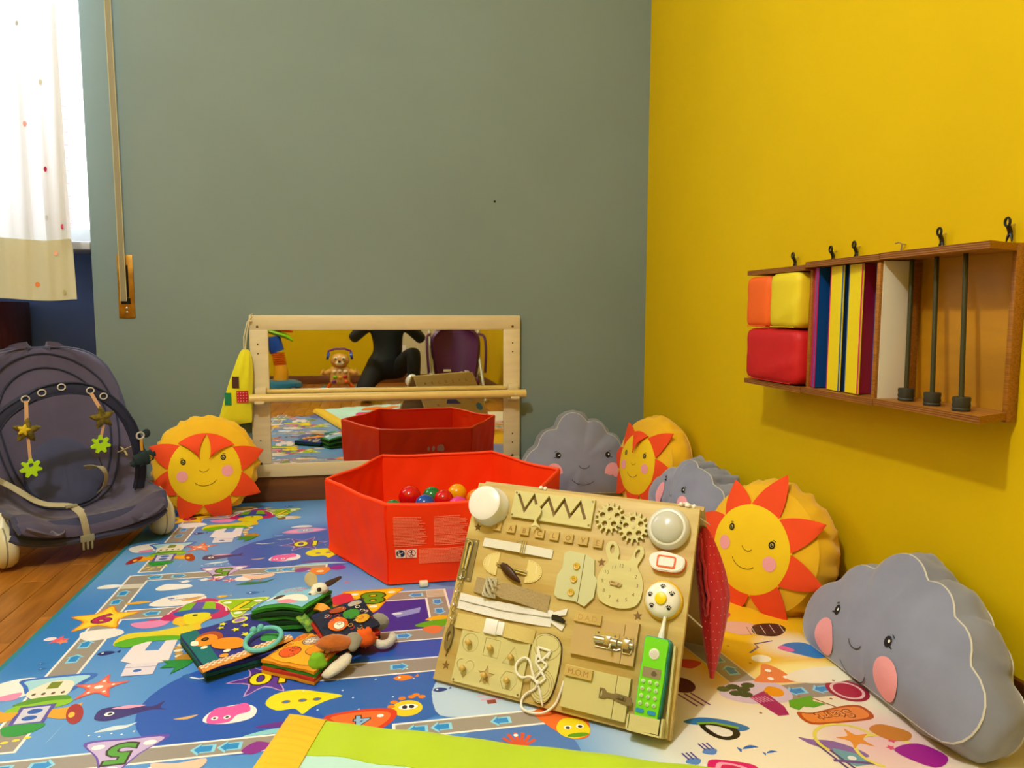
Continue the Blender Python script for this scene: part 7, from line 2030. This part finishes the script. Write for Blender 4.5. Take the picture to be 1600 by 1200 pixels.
# puppy walker
t = thing('puppy_walker', 'tan puppy push walker with purple handle by the far wall in the mirror', 'push walker', loc=(-.255, -.82, ZF))
TN = mat('tan_toy_plastic', '#d8a450', 0.35); PV = mat('purple_toy_plastic', '#6c1c80', 0.3); CRM = mat('ivory_toy_plastic', '#f0e0b0', 0.35)
b = MB(); b.sphere((0, 0, .29), (.078, .055, .062), 20); hd = part(b, 'head', TN, t)
b = MB(); b.sphere((.0, .045, .27), (.038, .025, .024), 14); part(b, 'muzzle', CRM, hd)
b = MB(); b.sphere((.0, .068, .285), (.014, .009, .010), 10); part(b, 'nose', mat('dark_brown_plastic', '#38180c', 0.3), hd)
for sx in (-1, 1):
    b = MB(); b.sphere((sx * .032, .046, .308), (.018, .012, .018), 12); e_ = part(b, 'eye', CRM, hd)
    b = MB(); b.sphere((sx * .032, .057, .308), (.008, .005, .008), 10); part(b, 'pupil', PK, hd)
    b = MB(); b.tube([(sx * .085, 0, .325), (sx * .105, 0, .330)], .030, 14); part(b, 'ear_wheel', PB_, hd, 'blue ear')
b = MB(); b.tube([(-.10, 0, .34), (-.09, 0, .37), (-.04, 0, .388), (.04, 0, .388), (.09, 0, .37), (.10, 0, .34)], .009, 10); part(b, 'handle', PV, t)
b = MB(); b.box((0, .0, .165), (.17, .07, .15), bev=.03); bd = part(b, 'body_panel', TN, t)
for k, (x, z, m) in enumerate(((-.045, .20, CRM), (0, .205, CRM), (.045, .20, CRM), (-.04, .155, PG), (0, .15, PY), (.042, .155, PR_), (-.05, .115, PV), (.05, .115, PO))):
    b = MB(); b.sphere((x, .036, z), (.019, .010, .015), 12); part(b, 'button', m, bd)
for sx in (-1, 1):
    b = MB(); b.tube([(sx * .08, .01, .20), (sx * .12, .03, .185), (sx * .145, .04, .20)], [.022, .020, .026], 10); part(b, 'arm', TN, t)
    b = MB(); b.tube([(sx * .075, 0, .10), (sx * .115, -.01, .05)], .014, 8); part(b, 'leg', PO, t)
    for y in (-.06, .07):
        b = MB(); b.tube([(sx * .12, y, .038), (sx * .15, y, .038)], .038, 16); part(b, 'wheel', mat('sky_toy_plastic', '#3c9cc8', 0.3), t)
    b = MB(); b.tube([(sx * .12, -.06, .04), (sx * .12, .07, .04)], .010, 8); part(b, 'axle_bar', PG, t)
# purple high chair
t = thing('high_chair', 'purple padded child seat on a pale frame seen in the mirror', 'high chair', loc=(.66, -.28, ZF))
MPU = mat('purple_vinyl', '#541c4c', 0.45, var=0.06, bump=0.2, bscale=10)
def hc(u, v):
    z = .13 + .47 * v; w = .205 * (1 - max(0, (v - .62) / .38) ** 2.6 * .55) * (1 - .25 * (1 - v) ** 2)
    s_ = 2 * u - 1
    return Vector((w * s_, -.10 + .10 * s_ * s_ - .08 * v, z + (.03 * (1 - s_ * s_) if v > .9 else 0)))
b = MB(); b.grid(hc, 24, 20, thick=.03); part(b, 'backrest', MPU, t, angle=60)
b = MB(); b.grid(lambda u, v: hc(.2 + .6 * u, .2 + .62 * v) + Vector((0, .012, 0)), 16, 14, thick=.014); part(b, 'inner_panel', mat('purple_vinyl_light', '#6c3460', 0.45), t, angle=60)
b = MB(); b.box((0, .06, .16), (.32, .30, .06), bev=.025); part(b, 'seat', MPU, t)
MFR = mat('pale_green_tube', '#b8b48c', 0.4)
for sx in (-1, 1):
    b = MB(); b.tube([(sx * .20, .22, .012), (sx * .19, -.05, .34), (sx * .20, -.20, .62)], .012, 8); part(b, 'frame_tube', MFR, t)
    b = MB(); b.tube([(sx * .20, -.26, .012), (sx * .19, -.02, .20)], .012, 8); part(b, 'frame_tube', MFR, t)
    b = MB(); b.tube(smooth_path([(sx * .195, -.12, .52), (sx * .225, -.02, .50), (sx * .23, .04, .40), (sx * .22, .06, .22)]), .011, 8); part(b, 'armrest', MPU, t)
b = MB(); b.box((-.07, -.015, .235), (.06, .006, .02), bev=.002); part(b, 'maker_plate', CRM, t)
# print on the back of the busy board (seen in the mirror)
pr = Pr()
Mbk = Mb
def bk(x, y, h): return Mbk @ Vector((x, -BH_ + y, -.0122 - h))
r_ = random.Random(9)
for k, ch in enumerate('ABCDEFGHILMNOPQRSTUVZ'):
    pr.text(ch, .06 + (k % 7) * .052, .33 - (k // 7) * .040, .016, ['#4c4440', '#a83020', '#6c6450'][k % 3], pi * 0)
pr.poly([(.20, .26), (.27, .19), (.16, .20)], '#2c3c88'); pr.poly([(.34, .10), (.40, .03), (.30, .04)], '#b82020'); pr.poly([(.10, .12), (.16, .06), (.10, .05)], '#2c8c58'); pr.rect(.20, .06, .26, .12, '#d8a020'); pr.ell(.40, .16, .024, .024, '#3c78a8')
vs_fix = pr.build('printed_letters', PRINT, BRD, fn=bk)
b = MB()
for k, (x, y) in enumerate(((.10, .20), (.15, .15), (.24, .16), (.29, .14), (.36, .20))):
    b.cyl(Mbk @ Vector((x, -BH_ + y, -.012)), Mbk @ Vector((x, -BH_ + y, -.024)), .009, n=12)
part(b, 'rear_knob', PLYM, BRD)
# storage box beside the pit is hidden ; photographer crouching with a phone
PE = thing('person', 'person in dark jacket and black trousers crouching, visible only in the mirror', 'person', loc=(.13, -.42, ZF))
def skin(name, verts, edges, radii, m, parent, root=0, sub=2):
    me = bpy.data.meshes.new(name); me.from_pydata(verts, edges, [])
    o = bpy.data.objects.new(name, me); COL.objects.link(o)
    sk = o.modifiers.new('skin', 'SKIN'); sk.use_smooth_shade = True
    for i, r in enumerate(radii):
        me.skin_vertices[0].data[i].radius = (r, r) if not isinstance(r, tuple) else r
    me.skin_vertices[0].data[root].use_root = True
    ss = o.modifiers.new('sub', 'SUBSURF'); ss.levels = sub; ss.render_levels = sub
    dg = bpy.context.evaluated_depsgraph_get(); dg.update()
    nm = bpy.data.meshes.new_from_object(o.evaluated_get(dg))
    bpy.data.objects.remove(o, do_unlink=True)
    nm.name = name; nm.materials.clear(); nm.materials.append(m)
    nm.polygons.foreach_set('use_smooth', [True] * len(nm.polygons))
    o2 = bpy.data.objects.new(name, nm); COL.objects.link(o2); o2.parent = parent
    return o2
SK = mat('skin_tone', '#c89878', 0.55); JK = mat('dark_teal_jacket', '#0e1818', 0.8, bump=0.3, bscale=14); TRS = mat('black_trousers', '#050506', 0.85)
# body: one continuous surface pelvis - chest - neck, arms raised to hold the phone, legs crouching
vs = [(0, 0, .27), (0, -.0, .38), (0, .01, .50), (0, .03, .61), (0, .06, .67), (0, .09, .73),           # 0 pelvis..5 neck top
      (-.15, .03, .60), (-.27, .10, .485), (-.13, .27, .60), (-.085, .315, .635),                       # 6-9 left arm
      (.15, .03, .60), (.27, .10, .475), (.13, .27, .60), (.085, .315, .635),                           # 10-13 right arm
      (-.10, .03, .24), (-.19, .33, .12), (-.17, .08, .05), (-.17, -.06, .03),                          # 14-17 kneeling leg
      (.10, .03, .25), (.19, .30, .40), (.19, .22, .07), (.19, .33, .035)]                              # 18-21 raised knee
ed = [(0, 1), (1, 2), (2, 3), (3, 4), (4, 5), (3, 6), (6, 7), (7, 8), (8, 9), (3, 10), (10, 11), (11, 12), (12, 13), (0, 14), (14, 15), (15, 16), (16, 17), (0, 18), (18, 19), (19, 20), (20, 21)]
ra = [(.13, .11), (.12, .095), (.125, .10), (.13, .095), .058, .05, .06, .045, .034, .024, .06, .045, .034, .024, .09, .062, .05, .035, .09, .062, .045, .035]
body = skin('body', vs, ed, ra, JK, PE)
body.data.materials.append(TRS); body.data.materials.append(SK)
for p in body.data.polygons:
    c = p.center
    if c.z < .33 or (c.y > .16 and c.z < .5 and abs(c.x) < .26 and c.x > .1 and c.z < .47): p.material_index = 1
    elif (c.y > .285 and c.z > .55) or (c.z > .69 and abs(c.x) < .08): p.material_index = 2
# head with face
hb = MB(); hb.grid(lambda u, v: Vector((.074 * sin(pi * v) ** .85 * cos(2 * pi * u) * (1 - .18 * max(0, v - .55)), .105 + .092 * sin(pi * v) ** .85 * sin(2 * pi * u) * (1 - .12 * max(0, v - .5)), .835 + .115 * cos(pi * v))), 32, 24, cu=True)
hb.tube([(0, .190, .850), (0, .205, .835), (0, .212, .822), (0, .196, .815)], [.007, .010, .012, .006], 8)
for sg in (-1, 1): hb.sphere((sg * .076, .10, .832), (.010, .018, .028), 10)
HD = part(hb, 'head', SK, PE, angle=180)
b = MB()
for sg in (-1, 1): b.sphere((sg * .030, .186, .850), (.013, .008, .008), 12)
part(b, 'eyes', mat('eye_white', '#e8e4dc', 0.3), HD)
b = MB()
for sg in (-1, 1): b.sphere((sg * .030, .1925, .850), (.0055, .004, .0055), 10)
part(b, 'irises', mat('brown_iris', '#2c1808', 0.3), HD)
b = MB(); b.tube([(-.024, .187, .790), (0, .194, .787), (.024, .187, .790)], [.003, .006, .003], 8); part(b, 'mouth', mat('lip_tone', '#a05c50', 0.5), HD)
b = MB(); b.grid(lambda u, v: Vector((.082 * sin(pi * v * .62) ** .8 * cos(2 * pi * u), .092 + .100 * sin(pi * v * .62) ** .8 * sin(2 * pi * u) * (1 if sin(2 * pi * u) < 0 else .86 - .2 * v), .848 + .115 * cos(pi * v * (.62 if sin(2 * pi * u) < .3 else .40)))), 36, 14, cu=True, thick=-.004)
part(b, 'hair', mat('dark_brown_hair', '#20140c', 0.6, bump=0.8, bscale=60), HD, 'short dark hair', angle=180)
# hands: palm with four fingers and a thumb, gripping the phone edges
for sg in (-1, 1):
    V0 = [(sg * .085, .315, .635), (sg * .078, .340, .652), (sg * .074, .360, .668)]; E0 = [(0, 1), (1, 2)]; R0 = [.022, (.016, .028), (.014, .026)]
    for k in range(4):
        z = .700 - k * .017; L = (.9, 1.0, .95, .78)[k]
        i = len(V0); V0 += [(sg * .072, .372, z - .006), (sg * (.074 - .002), .386 + .014 * L, z), (sg * (.060), .392 + .018 * L, z + .002), (sg * .044, .388 + .018 * L, z + .002)]
        E0 += [(2, i), (i, i + 1), (i + 1, i + 2), (i + 2, i + 3)]; R0 += [.0095, .0085, .008, .0065]
    i = len(V0); V0 += [(sg * .066, .352, .690), (sg * .056, .366, .706), (sg * .046, .376, .712)]; E0 += [(1, i), (i, i + 1), (i + 1, i + 2)]; R0 += [.011, .0095, .0075]
    skin('hand', V0, E0, R0, SK, PE, 0, 1)
t = thing('mobile_phone', 'black mobile phone held up by the crouching person', 'phone', loc=(0, -.030, CAMZ - .012))
b = MB(); b.box((0, 0, 0), (.150, .009, .072), bev=.004); part(b, 'phone_case', PK, t)
b = MB(); b.box((0, -.0049, 0), (.142, .0006, .066)); part(b, 'screen', mat('phone_screen', '#14181c', 0.1), t)
b = MB(); b.tube([(-.055, .0045, .02), (-.055, .0065, .02)], .007, 12); part(b, 'lens_ring', PK, t)
# wall socket plate at the far wall
b = MB(); b.box((.30, YF + .005, .32), (.08, .010, .08), bev=.002); o = tag(part(b, 'wall_socket', M_white, None), 'white wall socket plate on the far beige wall', 'socket')
